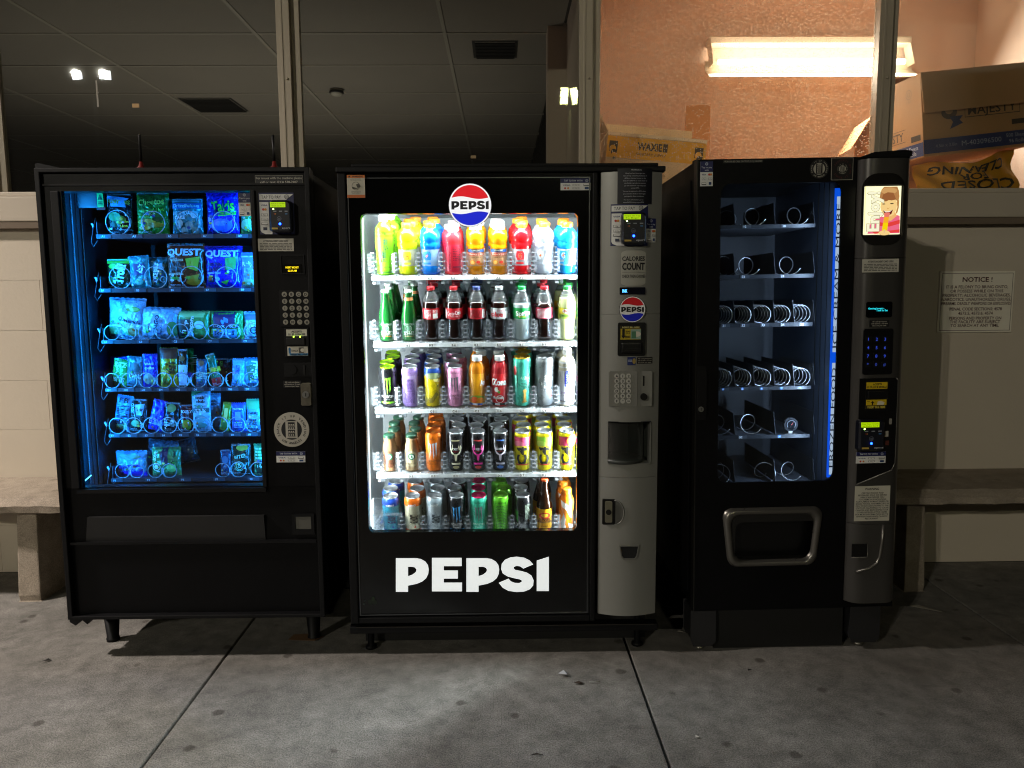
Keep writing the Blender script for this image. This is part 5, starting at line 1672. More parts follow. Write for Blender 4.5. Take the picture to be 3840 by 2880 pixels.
def guide():
    """clear divider: a wall running back between lanes, a post and two bent wings with ribs in front"""
    o = MB()
    o.box(-.0012, .0012, .012, .17, 0, .06, guide_m)
    o.box(-.004, .004, .0, .0115, -.002, .088, guide_m)
    for s_ in (-1, 1):
        pts = [(s_ * .0042, .002), (s_ * .015, .008), (s_ * .0235, .022)]
        for (xa, ya), (xb, yb_) in zip(pts, pts[1:]):
            o.add([(xa, ya, .012), (xb, yb_, .012), (xb, yb_, .082), (xa, ya, .082), (xa, ya + .0016, .012), (xb, yb_ + .0016, .012), (xb, yb_ + .0016, .082), (xa, ya + .0016, .082)],
                  [(0, 1, 2, 3), (7, 6, 5, 4), (0, 4, 5, 1), (1, 5, 6, 2), (2, 6, 7, 3), (3, 7, 4, 0)], guide_m)
    for z in (.004, .02, .035, .05, .066, .082):
        o.box(-.0062, .0062, -.0035, -.0003, z, z + .004, rib_m)
    for s_ in (-1, 1):
        for z in (.024, .05):
            o.box(s_ * .0105 - .0025, s_ * .0105 + .0025, .0005, .0035, z, z + .006, rib_m)
    return o.mesh('lane_guide')


GUIDE = guide()
br = MB()
br.box(-.014, .014, 0, .03, -.016, 0, guide_m)
br.box(-.014, -.002, -.003, -.0002, -.014, -.006, rib_m)
br.box(.003, .013, -.003, -.0002, -.012, -.003, guide_m)
BRACKET = br.mesh('tray_bracket')
comb = MB()
for i in range(9):
    x = -.024 + .006 * i
    comb.box(x - .0008, x + .0008, .002, .055, 0, .0022, mat('comb_white', 'eef1f3', .4))
COMB = comb.mesh('roller_comb')
xe0, xe1 = LANE[0] - lp_ * .52, LANE[8] + lp_ * .5
for rk, (zt_, zb_) in ZR.items():
    o = MB()
    L_ = .5
    o.add([(xe0, YT + .003, zt_ - .001), (xe1, YT + .003, zt_ - .001), (xe1, YT + L_ * cT, zt_ + L_ * sT), (xe0, YT + L_ * cT, zt_ + L_ * sT),
           (xe0, YT + .003, zt_ - .008), (xe1, YT + .003, zt_ - .008), (xe1, YT + L_ * cT, zt_ + L_ * sT - .007), (xe0, YT + L_ * cT, zt_ + L_ * sT - .007)],
          [(0, 1, 2, 3), (7, 6, 5, 4), (0, 4, 5, 1), (1, 5, 6, 2), (2, 6, 7, 3), (3, 7, 4, 0)], tray_m)
    o.box(xe0 - .004, xe1 + .004, YT - .002, YT + .0025, zb_, zt_ - .001, tray_m)
    tr = o.build('shelf', M2)
    for i in range(9):
        put('roller_comb', COMB, tr, (LANE[i], YT + .004, zt_ - .0008), (rad(TILT), 0, 0))
        if rk != 'E':
            tm = MB().box(-.012, .012, -.0012, 0, 0, (zt_ - zb_) * .62, tag_m).build('price_tag', tr, (LANE[i] - .002, YT - .0022, zb_ + (zt_ - zb_) * .12))
            h_ = (zt_ - zb_) * .62
            Print(.024, h_, lambda x, z, off: (x, -.0012 - off, h_ / 2 + z)).items([('t', '%s %d' % (rk, i + 1), .5, .5, .78, '08080c', None, 0, .04)]).build('lettering', tm)
    for i in range(10):
        xg = LANE[0] + lp_ * (i - .5)
        put('lane_guide', GUIDE, tr, (xg, YT + .002, zt_ + .0005), (rad(TILT * .4), 0, 0))
        if rk != 'E':
            put('tray_bracket', BRACKET, tr, (xg + .012, YT + .002, zb_ - .0005))

# ---------------------------------------------------------------- drinks
def arc_map(r, z0, H):
    return lambda x, z, off: ((r + off) * math.sin(x / r), -(r + off) * math.cos(x / r), z0 + H / 2 + z)


def cap_part(t, prof, z, c, name='cap', ribs=True):
    o = MB()
    m = mat('cap_' + c, c, .4)
    n = 28
    o.lathe(prof, m, n, z=z, capt=False)
    if ribs:
        r = prof[0][0]
        h = prof[-2][1]
        for i in range(18):
            a = 2 * math.pi * i / 18
            x, y = (r + .0004) * math.cos(a), (r + .0004) * math.sin(a)
            o.box(x - .0006, x + .0006, y - .0006, y + .0006, z + .002, z + h * .85, m)
    return o.build(name, t)


def can(t, c, r=.0332, h=.157, lid='c8ccd0', top=None, items=None, tab='d0d4d8'):
    m = mat('can_' + c, c, .28, .25, coat=.3, noise=.06, nscale=30)
    o = MB()
    o.lathe([(0, .004), (r * .72, .003), (r * .78, 0), (r * .9, .005), (r, .013), (r, h - .018), (r * .96, h - .012), (r * .84, h - .004)], m, 28)
    o.build('body', t)
    lm = mat('lid_' + lid, lid, .3, .8)
    l = MB()
    l.lathe([(r * .845, h - .0042), (r * .86, h - .001), (r * .84, h), (r * .80, h - .0008), (r * .79, h - .004), (0, h - .004)], lm, 28)
    lo = l.build('lid', t)
    tb = MB()
    tb.prism(rrect(-.0075, .0075, -.012, .010, .007, 4), -.0012, 0, mat('tab_' + tab, tab, .3, .8))
    tb.build('pull_tab', lo, loc=(0, -.002, h - .0035), rot=(rad(-90), 0, 0))
    if top:
        MB().lathe([(r + .0003, h - .034), (r + .0003, h - .018), (r * .96 + .0003, h - .012), (r * .85, h - .0045)], mat('can_' + top, top, .3, .25), 28).build('top_band', t)
    if items:
        Print(2.2 * r, h - .03, arc_map(r, .013, h - .03)).items(items).build('printed_design', t)


def bottle(t, prof, c, cap, capr, caph, label=None, items=None, neck=None, fill=None, glass=None, sq=0., lab_r=None, trans=.25, capz=None, ribs=True):
    """prof: (r, z) outline; label: (z0, z1, colour); fill: height of the liquid, clear above it"""
    o = MB()
    m = mat('liquid_' + c, c, .12, trans=trans, coat=.5) if not glass else mat('glass_' + c, c, .06, trans=.3, coat=1.)
    zt_ = prof[-1][1]
    if fill:
        lo = [p for p in prof if p[1] <= fill]
        hi = [p for p in prof if p[1] >= fill]
        rf = lo[-1][0] if lo else 0
        nxt = hi[0]
        q = (fill - lo[-1][1]) / max(1e-6, nxt[1] - lo[-1][1])
        rf = lo[-1][0] + (nxt[0] - lo[-1][0]) * q
        o.lathe(lo + [(rf, fill), (0, fill)], m, 28, sq=sq)
        o.lathe([(rf, fill)] + hi, clear('clear_pet', 'e6eef0', 1.5, .05, haze=.10), 28, sq=sq)
    else:
        o.lathe(prof, m, 28, sq=sq)
    o.build('bottle', t)
    cap_part(t, [(capr, 0), (capr, caph * .86), (capr * .9, caph), (0, caph)], zt_ - .002 if capz is None else capz, cap, ribs=ribs)
    MB().lathe([(capr * .98, zt_ - .008), (capr * 1.08, zt_ - .007), (capr * 1.08, zt_ - .005), (capr * .98, zt_ - .004)], m, 24).build('neck_ring', t)
    if label:
        z0, z1, lc = label
        def R_(z):
            for (ra, za), (rb, zb2) in zip(prof, prof[1:]):
                if za <= z <= zb2:
                    return ra + (rb - ra) * (z - za) / max(1e-6, zb2 - za)
            return prof[0][0]
        r = lab_r or max(R_(z0), R_(z1), R_((z0 + z1) / 2))
        if lc:
            ps = [(R_(z0 + (z1 - z0) * i / 8) + .0005, z0 + (z1 - z0) * i / 8) for i in range(9)]
            MB().lathe(ps, mat('label_' + lc, lc, .35, trans=.15), 28, sq=sq).build('label', t)
        if items:
            rr = lambda z: R_(z) + .0006
            H = z1 - z0
            Print(2.2 * r, H, lambda x, z, off: ((rr(z0 + H / 2 + z) + off) * math.sin(x / r), -(rr(z0 + H / 2 + z) + off) * math.cos(x / r), z0 + H / 2 + z)).items(items).build('printed_design', t)


GAT = [(0, .002), (.025, 0), (.034, .004), (.036, .012), (.036, .03), (.0345, .036), (.0345, .1), (.0365, .108), (.037, .122), (.034, .126), (.0365, .132), (.0375, .145), (.034, .160), (.026, .172), (.0185, .178), (.0185, .184)]
TEA = [(0, .002), (.026, 0), (.033, .004), (.0335, .02), (.0325, .03), (.0335, .04), (.0335, .15), (.032, .155), (.033, .16), (.031, .175), (.021, .19), (.0145, .196), (.0145, .202)]
VIT = [(0, .002), (.026, 0), (.033, .004), (.0335, .015), (.0335, .118), (.032, .122), (.0335, .127), (.0325, .145), (.027, .158), (.0195, .166), (.0195, .17)]
LNG = [(0, .002), (.025, 0), (.0315, .004), (.0315, .03), (.0305, .034), (.0305, .098), (.0315, .102), (.031, .112), (.0285, .118), (.031, .125), (.032, .14), (.031, .155), (.026, .166), (.0205, .170), (.0205, .176)]
COK = [(0, .006), (.012, .004), (.017, 0), (.026, .002), (.031, .012), (.0315, .026), (.028, .05), (.0275, .066), (.0305, .088), (.032, .095), (.032, .135), (.031, .15), (.026, .17), (.018, .19), (.0135, .198), (.0135, .205)]
SPR = [(0, .006), (.012, .004), (.017, 0), (.026, .002), (.031, .012), (.031, .03), (.0295, .06), (.031, .084), (.0325, .09), (.0325, .132), (.032, .146), (.028, .168), (.019, .19), (.0135, .198), (.0135, .205)]
VAL = [(0, .003), (.025, .0), (.029, .004), (.0295, .012), (.0295, .085), (.028, .105), (.022, .135), (.0155, .165), (.013, .185), (.0135, .192), (.0135, .196)]
FRA = [(0, .003), (.024, 0), (.029, .004), (.029, .012), (.0265, .04), (.027, .066), (.0275, .086), (.026, .1), (.0215, .118), (.019, .127), (.0205, .132), (.0205, .136)]
ARI = [(0, .003), (.026, 0), (.0325, .004), (.033, .012), (.033, .13), (.0325, .145), (.029, .16), (.0215, .170), (.0185, .176), (.0185, .18)]
SAR = [(0, .003), (.026, 0), (.030, .004), (.0305, .01), (.0305, .105), (.029, .12), (.022, .145), (.015, .17), (.0128, .19), (.0128, .212), (.0138, .216)]
JUI = [(0, .003), (.023, 0), (.029, .005), (.0295, .02), (.026, .05), (.025, .07), (.029, .10), (.0295, .12), (.027, .14), (.02, .155), (.0175, .16), (.0175, .165)]
CLAW = lambda c, x0=.5, y=.16, s=1.: [('p', [(x0 - .22 * s, y), (x0 - .10 * s, y + .03), (x0 - .13 * s, y + .16), (x0 - .11 * s, y + .3), (x0 - .15 * s, y + .44), (x0 - .17 * s, y + .28), (x0 - .18 * s, y + .12)], c),
                                      ('p', [(x0 - .06 * s, y + .02), (x0 + .04 * s, y + .0), (x0 + .02 * s, y + .2), (x0 + .04 * s, y + .38), (x0 - .01 * s, y + .52), (x0 - .03 * s, y + .3), (x0 - .035 * s, y + .12)], c),
                                      ('p', [(x0 + .07 * s, y), (x0 + .2 * s, y - .02), (x0 + .17 * s, y + .14), (x0 + .18 * s, y + .32), (x0 + .12 * s, y + .47), (x0 + .11 * s, y + .26), (x0 + .10 * s, y + .1)], c)]
BOLT = lambda x, y, s, c='f07820': [('p', [(x + .1 * s, y - .2 * s), (x - .12 * s, y + .05 * s), (x - .01 * s, y + .04 * s), (x - .1 * s, y + .22 * s), (x + .13 * s, y - .04 * s), (x + .02 * s, y - .03 * s)], c)]
GG = lambda c, bg, x=.5: [('p', [(x - .17, .12), (x + .15, .12), (x + .2, .3), (x + .18, .62), (x - .12, .66), (x - .2, .45)], bg), ('t', 'G', x, .38, .34, c, .2, 0, .03)] + BOLT(x, .38, .6)


def gat(c, lab, g, x=.5, extra=()):
    return lambda t: bottle(t, GAT, c, 'f08418', .0195, .018, (.036, .1, lab), GG(g, c, x) + [('r', x - .17, .78, x + .17, .9, c)] + list(extra), trans=.35)


COKE = lambda it, lc='c01622', cap='c01622', liq='1c0906', prof=COK, fill=.158: (lambda t: bottle(t, prof, liq, cap, .0145, .014, (.09, .134, lc), it, fill=fill, trans=.1))
MON = lambda c, m_, **k: (lambda t: can(t, c, items=CLAW(m_) + [('t', 'MONSTER', .5, .74, .07, k.get('tx', 'e8e8e8'), .62), ('t', 'ENERGY', .5, .83, .035, k.get('tx', 'e8e8e8'), .4)] + k.get('more', []), lid=k.get('lid', 'c8ccd0'), tab=k.get('tab', 'd0d4d8')))
BUCK = lambda c, c2: (lambda t: can(t, '17181c', items=[('t', 'BUCKED UP', .5, .36, .07, 'dfe2e6', .6, 0, .02), ('t', 'ENERGY', .5, .44, .03, 'c02030', .3), ('p', [(.42, .52), (.58, .52), (.55, .7), (.5, .76), (.45, .7)], c),
      ('p', [(.44, .52), (.3, .44), (.24, .24), (.2, .3), (.22, .42), (.3, .52), (.43, .56)], c), ('p', [(.56, .52), (.7, .44), (.76, .24), (.8, .3), (.78, .42), (.7, .52), (.57, .56)], c), ('p', [(.3, .38), (.34, .2), (.36, .4)], c), ('p', [(.7, .38), (.66, .2), (.64, .4)], c),
      ('r', .28, .8, .72, .86, c), ('e', .5, .94, .16, .05, c2), ('r', .3, .06, .7, .1, c2)]))
C4 = lambda top, stripe=None: (lambda t: can(t, 'ead90e', top=None, items=[('r', .0, .0, 1, .3, top), ('e', .3, .22, .3, .1, (stripe if stripe and stripe != 'rainbow' else top)), ('r', .2, .28, .78, .31, 'ead90e'), ('t', 'C4', .46, .6, .27, '121212', .6, 90, .04), ('r', .16, .86, .84, .9, 'c23a2a'), ('t', 'PERFORMANCE ENERGY', .78, .6, .05, '26261a', .55, 90)]
      + ([('ring', .8, .12, .2, .03, 'd02828', 14, 0, 360), ('ring', .8, .12, .17, .03, 'f0a020', 14), ('ring', .8, .12, .14, .03, '30a050', 14), ('ring', .8, .12, .11, .03, '2060d0', 14)] if stripe == 'rainbow' else [])))
GHO = lambda c, top, tx, bot: (lambda t: can(t, c, top=top, items=[('t', 'ENERGY', .5, .1, .06, 'ffffff', .44, 4, .03), ('t', 'GHOST', .56, .55, .22, tx, .5, 86, .06), ('r', .0, .9, 1, 1, bot), ('p', [(.56, .84), (.68, .84), (.62, .74)], bot)]))
FRAP = lambda c, c2: (lambda t: bottle(t, FRA, c, '1c4a34', .0215, .012, (.012, .118, None), [('e', .5, .62, .42, .32, c2), ('o', .5, .52, .13, '146a48'), ('o', .5, .52, .085, 'e8efe8'), ('p', [(.47, .47), (.53, .47), (.55, .6), (.5, .55), (.45, .6)], '146a48'), ('t', 'frappuccino', .45, .78, .06, '2a1c12', .7, 4), ('r', .3, .9, .7, .92, '5a3a24')], trans=.1))
COCA = [('t', 'Coca-Cola', .52, .42, .36, 'ffffff', .72, 6, .01), ('t', 'ORIGINAL TASTE', .5, .74, .1, 'ffffff', .4), ('r', .02, .08, .1, .9, 'f0e8e8')]
BACK = [('bars', .12, .12, .5, .9, 7, 'f0d8d8'), ('r', .6, .45, .86, .9, 'f4f4f0'), ('bars', .6, .12, .88, .4, 3, 'f0d8d8')]
DR = {
 'A1': ('green tea bottle with a white cap', 'drink_bottle', lambda t: bottle(t, TEA, '74c21e', 'f4f6f6', .0155, .022, (.004, .178, '7ccb22'), [('t', 'ITO EN', .5, .12, .05, '1c4a14', .4), ('t', 'お', .6, .3, .1, '16324a', .2, 0, .02), ('t', 'い', .6, .43, .1, '16324a', .2, 0, .02), ('t', 'お', .5, .55, .1, '16324a', .2, 0, .02), ('t', '茶', .5, .68, .1, '16324a', .24, 0, .02), ('r', .28, .66, .35, .74, 'c83020'), ('t', 'Green Tea', .58, .84, .04, '1c4a14', .36), ('r', .1, .94, .9, .97, '2a7a1a')], sq=.06, trans=.2), 4),
 'A2': ('lemon lime sports drink bottle with an orange cap', 'drink_bottle', gat('d6e21c', 'b8b89a', 'c9a92a'), 4),
 'A3': ('bright blue sports drink bottle with an orange cap', 'drink_bottle', gat('1484ea', '8fb4d8', '2a6fc8', .36), 4),
 'A4': ('red vitamin drink bottle with a pale pink cap', 'drink_bottle', lambda t: bottle(t, VIT, 'f23a42', 'f4d8e2', .0205, .017, (.014, .118, 'd8203c'), [('r', .2, .04, .42, .96, 'e8344c'), ('t', 'vitaminwater', .32, .5, .1, '50101c', .86, 90), ('bars', .5, .08, .9, .6, 8, '70182a'), ('r', .5, .8, .9, .86, '90203a')], trans=.35), 4),
 'A5': ('orange juice bottle with a wide label and white cap in lane A5', 'drink_bottle', None, 4), 'A6': None,
 'A7': ('red sports drink bottle with an orange cap', 'drink_bottle', gat('e21a22', 'b9b6ba', 'c86a6a', .42), 4),
 'A8': ('clear white sports drink bottle with an orange cap', 'drink_bottle', gat('d3dcea', 'c9d0da', 'f0f0f0', .3, [('p', [(.6, .1), (.8, .1), (.6, .9), (.4, .9)], 'e8ecf2')]), 3),
 'A9': ('light blue sports drink bottle with an orange cap', 'drink_bottle', gat('1fa6ea', 'c3d6e2', 'eef4fa', .3, [('p', [(.5, .05), (.8, .05), (.55, .95), (.3, .95)], '3a9ad8')]), 3),
 'B1': ('green glass spring water bottle with a silver cap', 'glass_bottle', lambda t: bottle(t, VAL, '1c6a2c', 'c4ccc8', .0142, .011, (.012, .085, None), [('t', 'MOUNTAIN', .5, .2, .11, 'd8ece0', .62), ('ring', .5, .42, .15, .02, 'd8ece0'), ('o', .5, .42, .1, '5f9a78'), ('t', 'VALLEY', .5, .64, .14, 'e8f4ec', .62, 0, .02), ('t', 'SPRING WATER', .5, .77, .06, 'e8f4ec', .6), ('r', .24, .83, .76, .87, 'c86a30')], glass=True, ribs=False), 4),
 'B2': ('green glass spring water bottle with a peach neck band', 'glass_bottle', lambda t: (bottle(t, VAL, '1c6a2c', 'c4ccc8', .0142, .011, (.012, .085, None), [('t', 'MOUNTAIN', .5, .2, .11, 'd8ece0', .62), ('ring', .5, .42, .15, .02, 'd8ece0'), ('o', .5, .42, .1, '5f9a78'), ('t', 'VALLEY', .5, .64, .14, 'e8f4ec', .62, 0, .02), ('t', 'SPRING WATER', .5, .77, .06, 'e8f4ec', .6), ('r', .24, .83, .76, .87, 'c8a870')], glass=True, ribs=False), MB().lathe([(.0172, .163), (.0152, .175)], mat('label_e0905a', 'e0905a', .4), 24).build('neck_band', t)), 4),
 'B3': ('dark cola bottle showing the back of its red label', 'drink_bottle', COKE(BACK), 4),
 'B4': ('dark cola bottle with white script on a red label', 'drink_bottle', COKE(COCA), 4),
 'B5': ('dark cola bottle with a navy cap', 'drink_bottle', COKE([('bars', .15, .15, .75, .85, 7, '701018'), ('r', .8, .1, .98, .9, 'e8e0dc')], cap='2a3f7a'), 4),
 'B6': ('diet cola bottle with a silver label and cap', 'drink_bottle', COKE([('t', 'Diet', .55, .2, .16, 'c01622', .3), ('t', 'oke', .36, .55, .42, 'c01622', .66, 0, .03), ('r', .72, .3, .95, .9, 'eef2f2')], 'c3c8cc', 'c3cacc'), 4),
 'B7': ('clear lemon lime soda bottle with a green cap and label', 'drink_bottle', COKE([('t', 'Sprite', .58, .46, .42, 'ffffff', .8, 4, .03), ('r', .3, .76, .7, .82, 'e8d820')], '15a04a', '16a04e', 'b9c6c6', SPR, .150), 4),
 'B8': ('dark cherry cola bottle with a pink printed label', 'drink_bottle', COKE([('bars', .1, .12, .85, .9, 7, 'f6e8ea')], 'c8405a', 'd02030', '1c0906', COK, .150), 4),
 'B9': ('pale lemonade bottle with a green cap', 'drink_bottle', COKE([('e', .2, .3, .2, .3, 'f0d838'), ('e', .85, .4, .2, .4, '5aa83a'), ('e', .5, .3, .26, .22, 'f4f0e0'), ('t', 'Dole', .5, .3, .2, 'c82820', .34, 0, .03), ('t', 'LEMONADE', .5, .72, .18, '2a6a2a', .8, 0, .03)], 'b9d85a', '2aa04a', 'dfe6a8', SPR, .172), 3),
 'C1': ('black energy drink can with a green claw mark and lime lid', 'drink_can', MON('14161a', '7fd02a', lid='a0d818', tab='b8e040', more=[('r', .12, .9, .88, .96, '6fb82a')]), 4),
 'C2': ('lilac energy drink can showing its fact panel', 'drink_can', lambda t: can(t, 'a98ad2', items=[('r', .2, .1, .72, .2, 'c4aee0'), ('bars', .22, .22, .7, .6, 9, '5a3f80'), ('r', .76, .1, .8, .96, 'c4aee0'), ('bars', .22, .64, .7, .95, 9, '5a3f80')]), 4),
 'C3': ('yellow energy drink can with a blue top', 'drink_can', lambda t: can(t, 'e6cc12', top='1f4a9a', items=[('e', .6, .12, .5, .1, '8a9a6a'), ('p', [(.55, .2), (.95, .25), (.9, .32), (.6, .28)], 'f4e890'), ('t', 'YEL', .86, .42, .08, '2a2410', .3, 0), ('p', [(.3, .9), (.7, .6), (.8, .7), (.5, .95)], '8a7a20'), ('bars', .1, .8, .5, .95, 4, '6a5f18')]), 4),
 'C4': ('pink energy drink can with a grey claw mark', 'drink_can', MON('f0a0cc', '5a5560', tx='40303a', more=[('t', 'ZERO SUGAR', .5, .03, .04, '70405a', .5)]), 4),
 'C5': ('mango tea bottle with a white cap and orange label', 'drink_bottle', lambda t: bottle(t, ARI, 'e08a1c', 'f2f4f4', .0195, .02, (.008, .132, 'f0a412'), [('t', 'Ari', .8, .28, .17, 'ffffff', .3, 0, .04), ('e', .5, .78, .4, .1, '7a9a2a'), ('e', .35, .82, .18, .1, 'e05a1a'), ('e', .65, .84, .2, .09, 'e8881a'), ('r', 0, .93, 1, 1, 'e8e8f0'), ('r', .0, .93, .25, 1, '2a3a7a'), ('r', .5, .93, .75, 1, '2a3a7a')], trans=.3), 3),
 'C6': ('watermelon tea bottle with a white cap and red label', 'drink_bottle', lambda t: bottle(t, ARI, 'c03038', 'f2f4f4', .0195, .02, (.008, .132, 'd8222a'), [('t', 'iZona', .46, .26, .19, 'ffffff', .8, 0, .04), ('e', .36, .5, .14, .08, 'f0f0e0'), ('p', [(.4, .4), (.6, .5), (.56, .58), (.4, .5)], 'b8302a'), ('o', .46, .58, .04, '4a9a3a'), ('t', 'melon', .4, .75, .1, 'ffffff', .5, 0, .02), ('ring', .5, .8, .12, .015, 'f4f4f0', 20), ('r', 0, .93, 1, 1, 'e8e8f0'), ('r', .0, .93, .25, 1, '202020'), ('r', .5, .93, .75, 1, '202020')], trans=.3), 3),
 'C7': ('tall mint green tea can with a gold lid', 'drink_can', lambda t: can(t, '4cc6ac', .036, .192, lid='c9a02a', tab='d8b84a', items=[('e', .12, .2, .1, .12, 'c83a3a'), ('p', [(.2, .1), (.24, .1), (.28, .6), (.24, .6)], '2a6a5a'), ('t', 'AriZona', .66, .36, .07, 'f0f4e8', .5), ('t', 'GREEN TEA', .66, .43, .035, '1a4a40', .44), ('bars', .45, .47, .88, .62, 4, '1a5a4e'), ('p', [(.52, .68), (.62, .62), (.72, .68), (.68, .72), (.68, .9), (.76, .96), (.48, .96), (.56, .9), (.56, .72)], 'b08a3a')]), 3),
 'C8': ('tall silver grey tea can with sideways white lettering', 'drink_can', lambda t: can(t, '8b9196', .036, .192, items=[('t', 'AriZona', .56, .5, .22, 'e6eaec', .84, 88, .02), ('e', .82, .72, .08, .05, 'c0c4c8'), ('r', .82, .78, .9, .84, 'a83a3a')]), 3),
 'C9': ('white jasmine tea bottle with a blue label plaque', 'drink_bottle', lambda t: bottle(t, TEA, 'd9d2b8', 'f2f4f4', .0155, .022, (.008, .175, 'e6e8ee'), [('t', 'ITO EN', .46, .07, .05, '2a3a3a', .4), ('p', [(.4, .22), (.5, .18), (.6, .22), (.62, .55), (.5, .62), (.38, .55)], '2038b8'), ('t', 'ジ', .5, .25, .055, 'f4f4fa', .14), ('t', 'ャ', .5, .31, .05, 'f4f4fa', .12), ('t', 'ス', .5, .37, .055, 'f4f4fa', .14), ('t', 'ミ', .5, .43, .055, 'f4f4fa', .14), ('t', 'ン', .5, .49, .055, 'f4f4fa', .14), ('t', '茶', .5, .55, .055, 'f4f4fa', .14), ('r', .68, .3, .76, .46, 'd84a8a'), ('t', 'jasmine', .5, .7, .06, '70408a', .56), ('t', 'Green Tea', .5, .77, .05, '4a4a6a', .5), ('bars', .15, .88, .85, .94, 1, '6a6a7a')], sq=.06, trans=.15), 3),
 'D1': ('chilled mocha coffee bottle with a dark green cap', 'glass_bottle', FRAP('a9805a', '6a4028'), 4),
 'D2': ('chilled vanilla coffee bottle with a dark green cap', 'glass_bottle', FRAP('bf9f74', 'd8c49a'), 4),
 'D3': ('orange energy drink can with a silver claw mark', 'drink_can', MON('ea7412', 'b8bcc0', lid='d8660c', tab='e88a20', tx='50260a', more=[('t', 'ZERO', .36, .03, .05, '5a2a0a', .3)]), 4),
 'D4': ('black energy drink can with a cream stag head', 'drink_can', BUCK('d8d2b4', 'b8ae84'), 4),
 'D5': ('black energy drink can with a pink stag head', 'drink_can', BUCK('e83aa0', 'd8484a'), 4),
 'D6': ('black energy drink can with a striped stag head', 'drink_can', BUCK('d0c8d8', '4a7ad0'), 4),
 'D7': ('yellow energy drink can with a pink swirled top', 'drink_can', C4('e04a78', 'f07a9a'), 4),
 'D8': ('yellow energy drink can with a lime green top', 'drink_can', C4('8fd038', 'b8e060'), 4),
 'D9': ('yellow energy drink can with a pink top and rainbow', 'drink_can', C4('d8386a', 'rainbow'), 4),
 'E1': ('teal blue energy drink can with a navy top', 'drink_can', GHO('16a4c4', '1f48b0', '0e2a66', '1f48b0'), 3),
 'E2': ('cream energy drink can with an orange top', 'drink_can', GHO('d9d2b4', 'e46a14', '3a3228', 'e2541c'), 3),
 'E3': ('silver grey energy drink can with sideways lettering', 'drink_can', GHO('b9c4cc', '9fb0ba', '3a444c', '98a6b0'), 3),
 'E4': ('black energy drink can with a light blue claw mark', 'drink_can', MON('15171b', '4aa8e8', more=[('r', .1, .9, .9, .95, '3a9ad8')]), 3),
 'E5': ('mint green energy drink can with a hot pink lid', 'drink_can', MON('3fc4a2', '6a7a78', lid='d81c60', tab='e84a88', tx='e8fff8', more=[('t', 'ZERO SUGAR', .5, .03, .04, '1a5a4a', .5)]), 3),
 'E6': ('lime green energy drink can showing its fact panel', 'drink_can', lambda t: can(t, '63c42a', lid='7fd03a', tab='98e050', items=[('t', 'L-CARNITINE', .5, .05, .05, '1a4a10', .6), ('bars', .25, .12, .75, .95, 16, '2a6a18')]), 3),
 'E7': ('black energy drink can turned aside with a green claw edge', 'drink_can', lambda t: can(t, '16181a', items=[('p', [(.08, .3), (.14, .26), (.16, .6), (.1, .66)], '4aa84a'), ('p', [(.2, .34), (.26, .3), (.24, .7), (.2, .66)], '4aa84a'), ('t', 'ER', .2, .78, .1, 'd8d8d8', .2), ('bars', .62, .1, .95, .6, 12, '8a9a8a')]), 3),
 'E8': ('brown sarsaparilla bottle with a yellow label and red cap', 'glass_bottle', lambda t: bottle(t, SAR, '2a1408', 'd8541c', .0142, .008, (.02, .105, 'e8a818'), [('e', .5, .32, .34, .16, 'c8301c'), ('e', .5, .3, .2, .09, 'f0c030'), ('t', 'SUNSET', .5, .52, .13, '5a1408', .7, 0, .03), ('r', .08, .6, .92, .68, '5a1408'), ('t', 'SARSAPARILLA', .5, .64, .05, 'f0c030', .7), ('t', 'JONES', .5, .84, .07, '5a1408', .4)], glass=True, ribs=False), 3),
 'E9': ('orange and white swirled soda bottle with an orange cap', 'drink_bottle', lambda t: bottle(t, JUI, 'f0861a', 'f08a1a', .0185, .018, (.006, .14, 'f08a24'), [('p', [(.1, .0), (.5, .1), (.85, .35), (.9, .6), (.7, .5), (.5, .3), (.2, .2)], 'f4ece4'), ('p', [(.3, .4), (.45, .6), (.4, .9), (.2, 1), (.1, .7)], 'f4ece4'), ('p', [(.6, .7), (1, .8), (1, 1), (.7, 1)], 'f4ece4'), ('r', .28, .78, .46, .86, 'f8f8f4')], trans=.2), 3),
}
LANGERS = lambda t: bottle(t, LNG, 'f0a012', 'f2f2f0', .0215, .018, (.034, .1, 'd8a878'), [('r', 0, 0, 1, .18, '2a5fb0'), ('r', .25, .0, .75, .14, '1a1a2a'), ('t', 'LANGERS', .5, .07, .09, 'f4f0e0', .44), ('r', .02, .22, .98, .38, 'b83a20'), ('t', 'ORANGE JUICE', .5, .3, .1, 'f8f0d8', .84), ('t', '100% JUICE', .5, .48, .06, '3a2a1a', .5), ('o', .32, .78, .15, 'f0901a'), ('o', .32, .78, .11, 'f8c060'), ('e', .62, .76, .1, .09, 'd8301c'), ('e', .8, .88, .2, .08, 'c8701c')], trans=.35)
DR['A5'] = ('orange juice bottle with a fruit printed label', 'drink_bottle', LANGERS, 4)
DR['A6'] = ('orange juice bottle with a fruit printed label', 'drink_bottle', LANGERS, 4)
ORD = ['front of', 'second in', 'third in', 'fourth in']
STEP = {'A': .0735, 'B': .066, 'C': .0685, 'D': .067, 'E': .067}
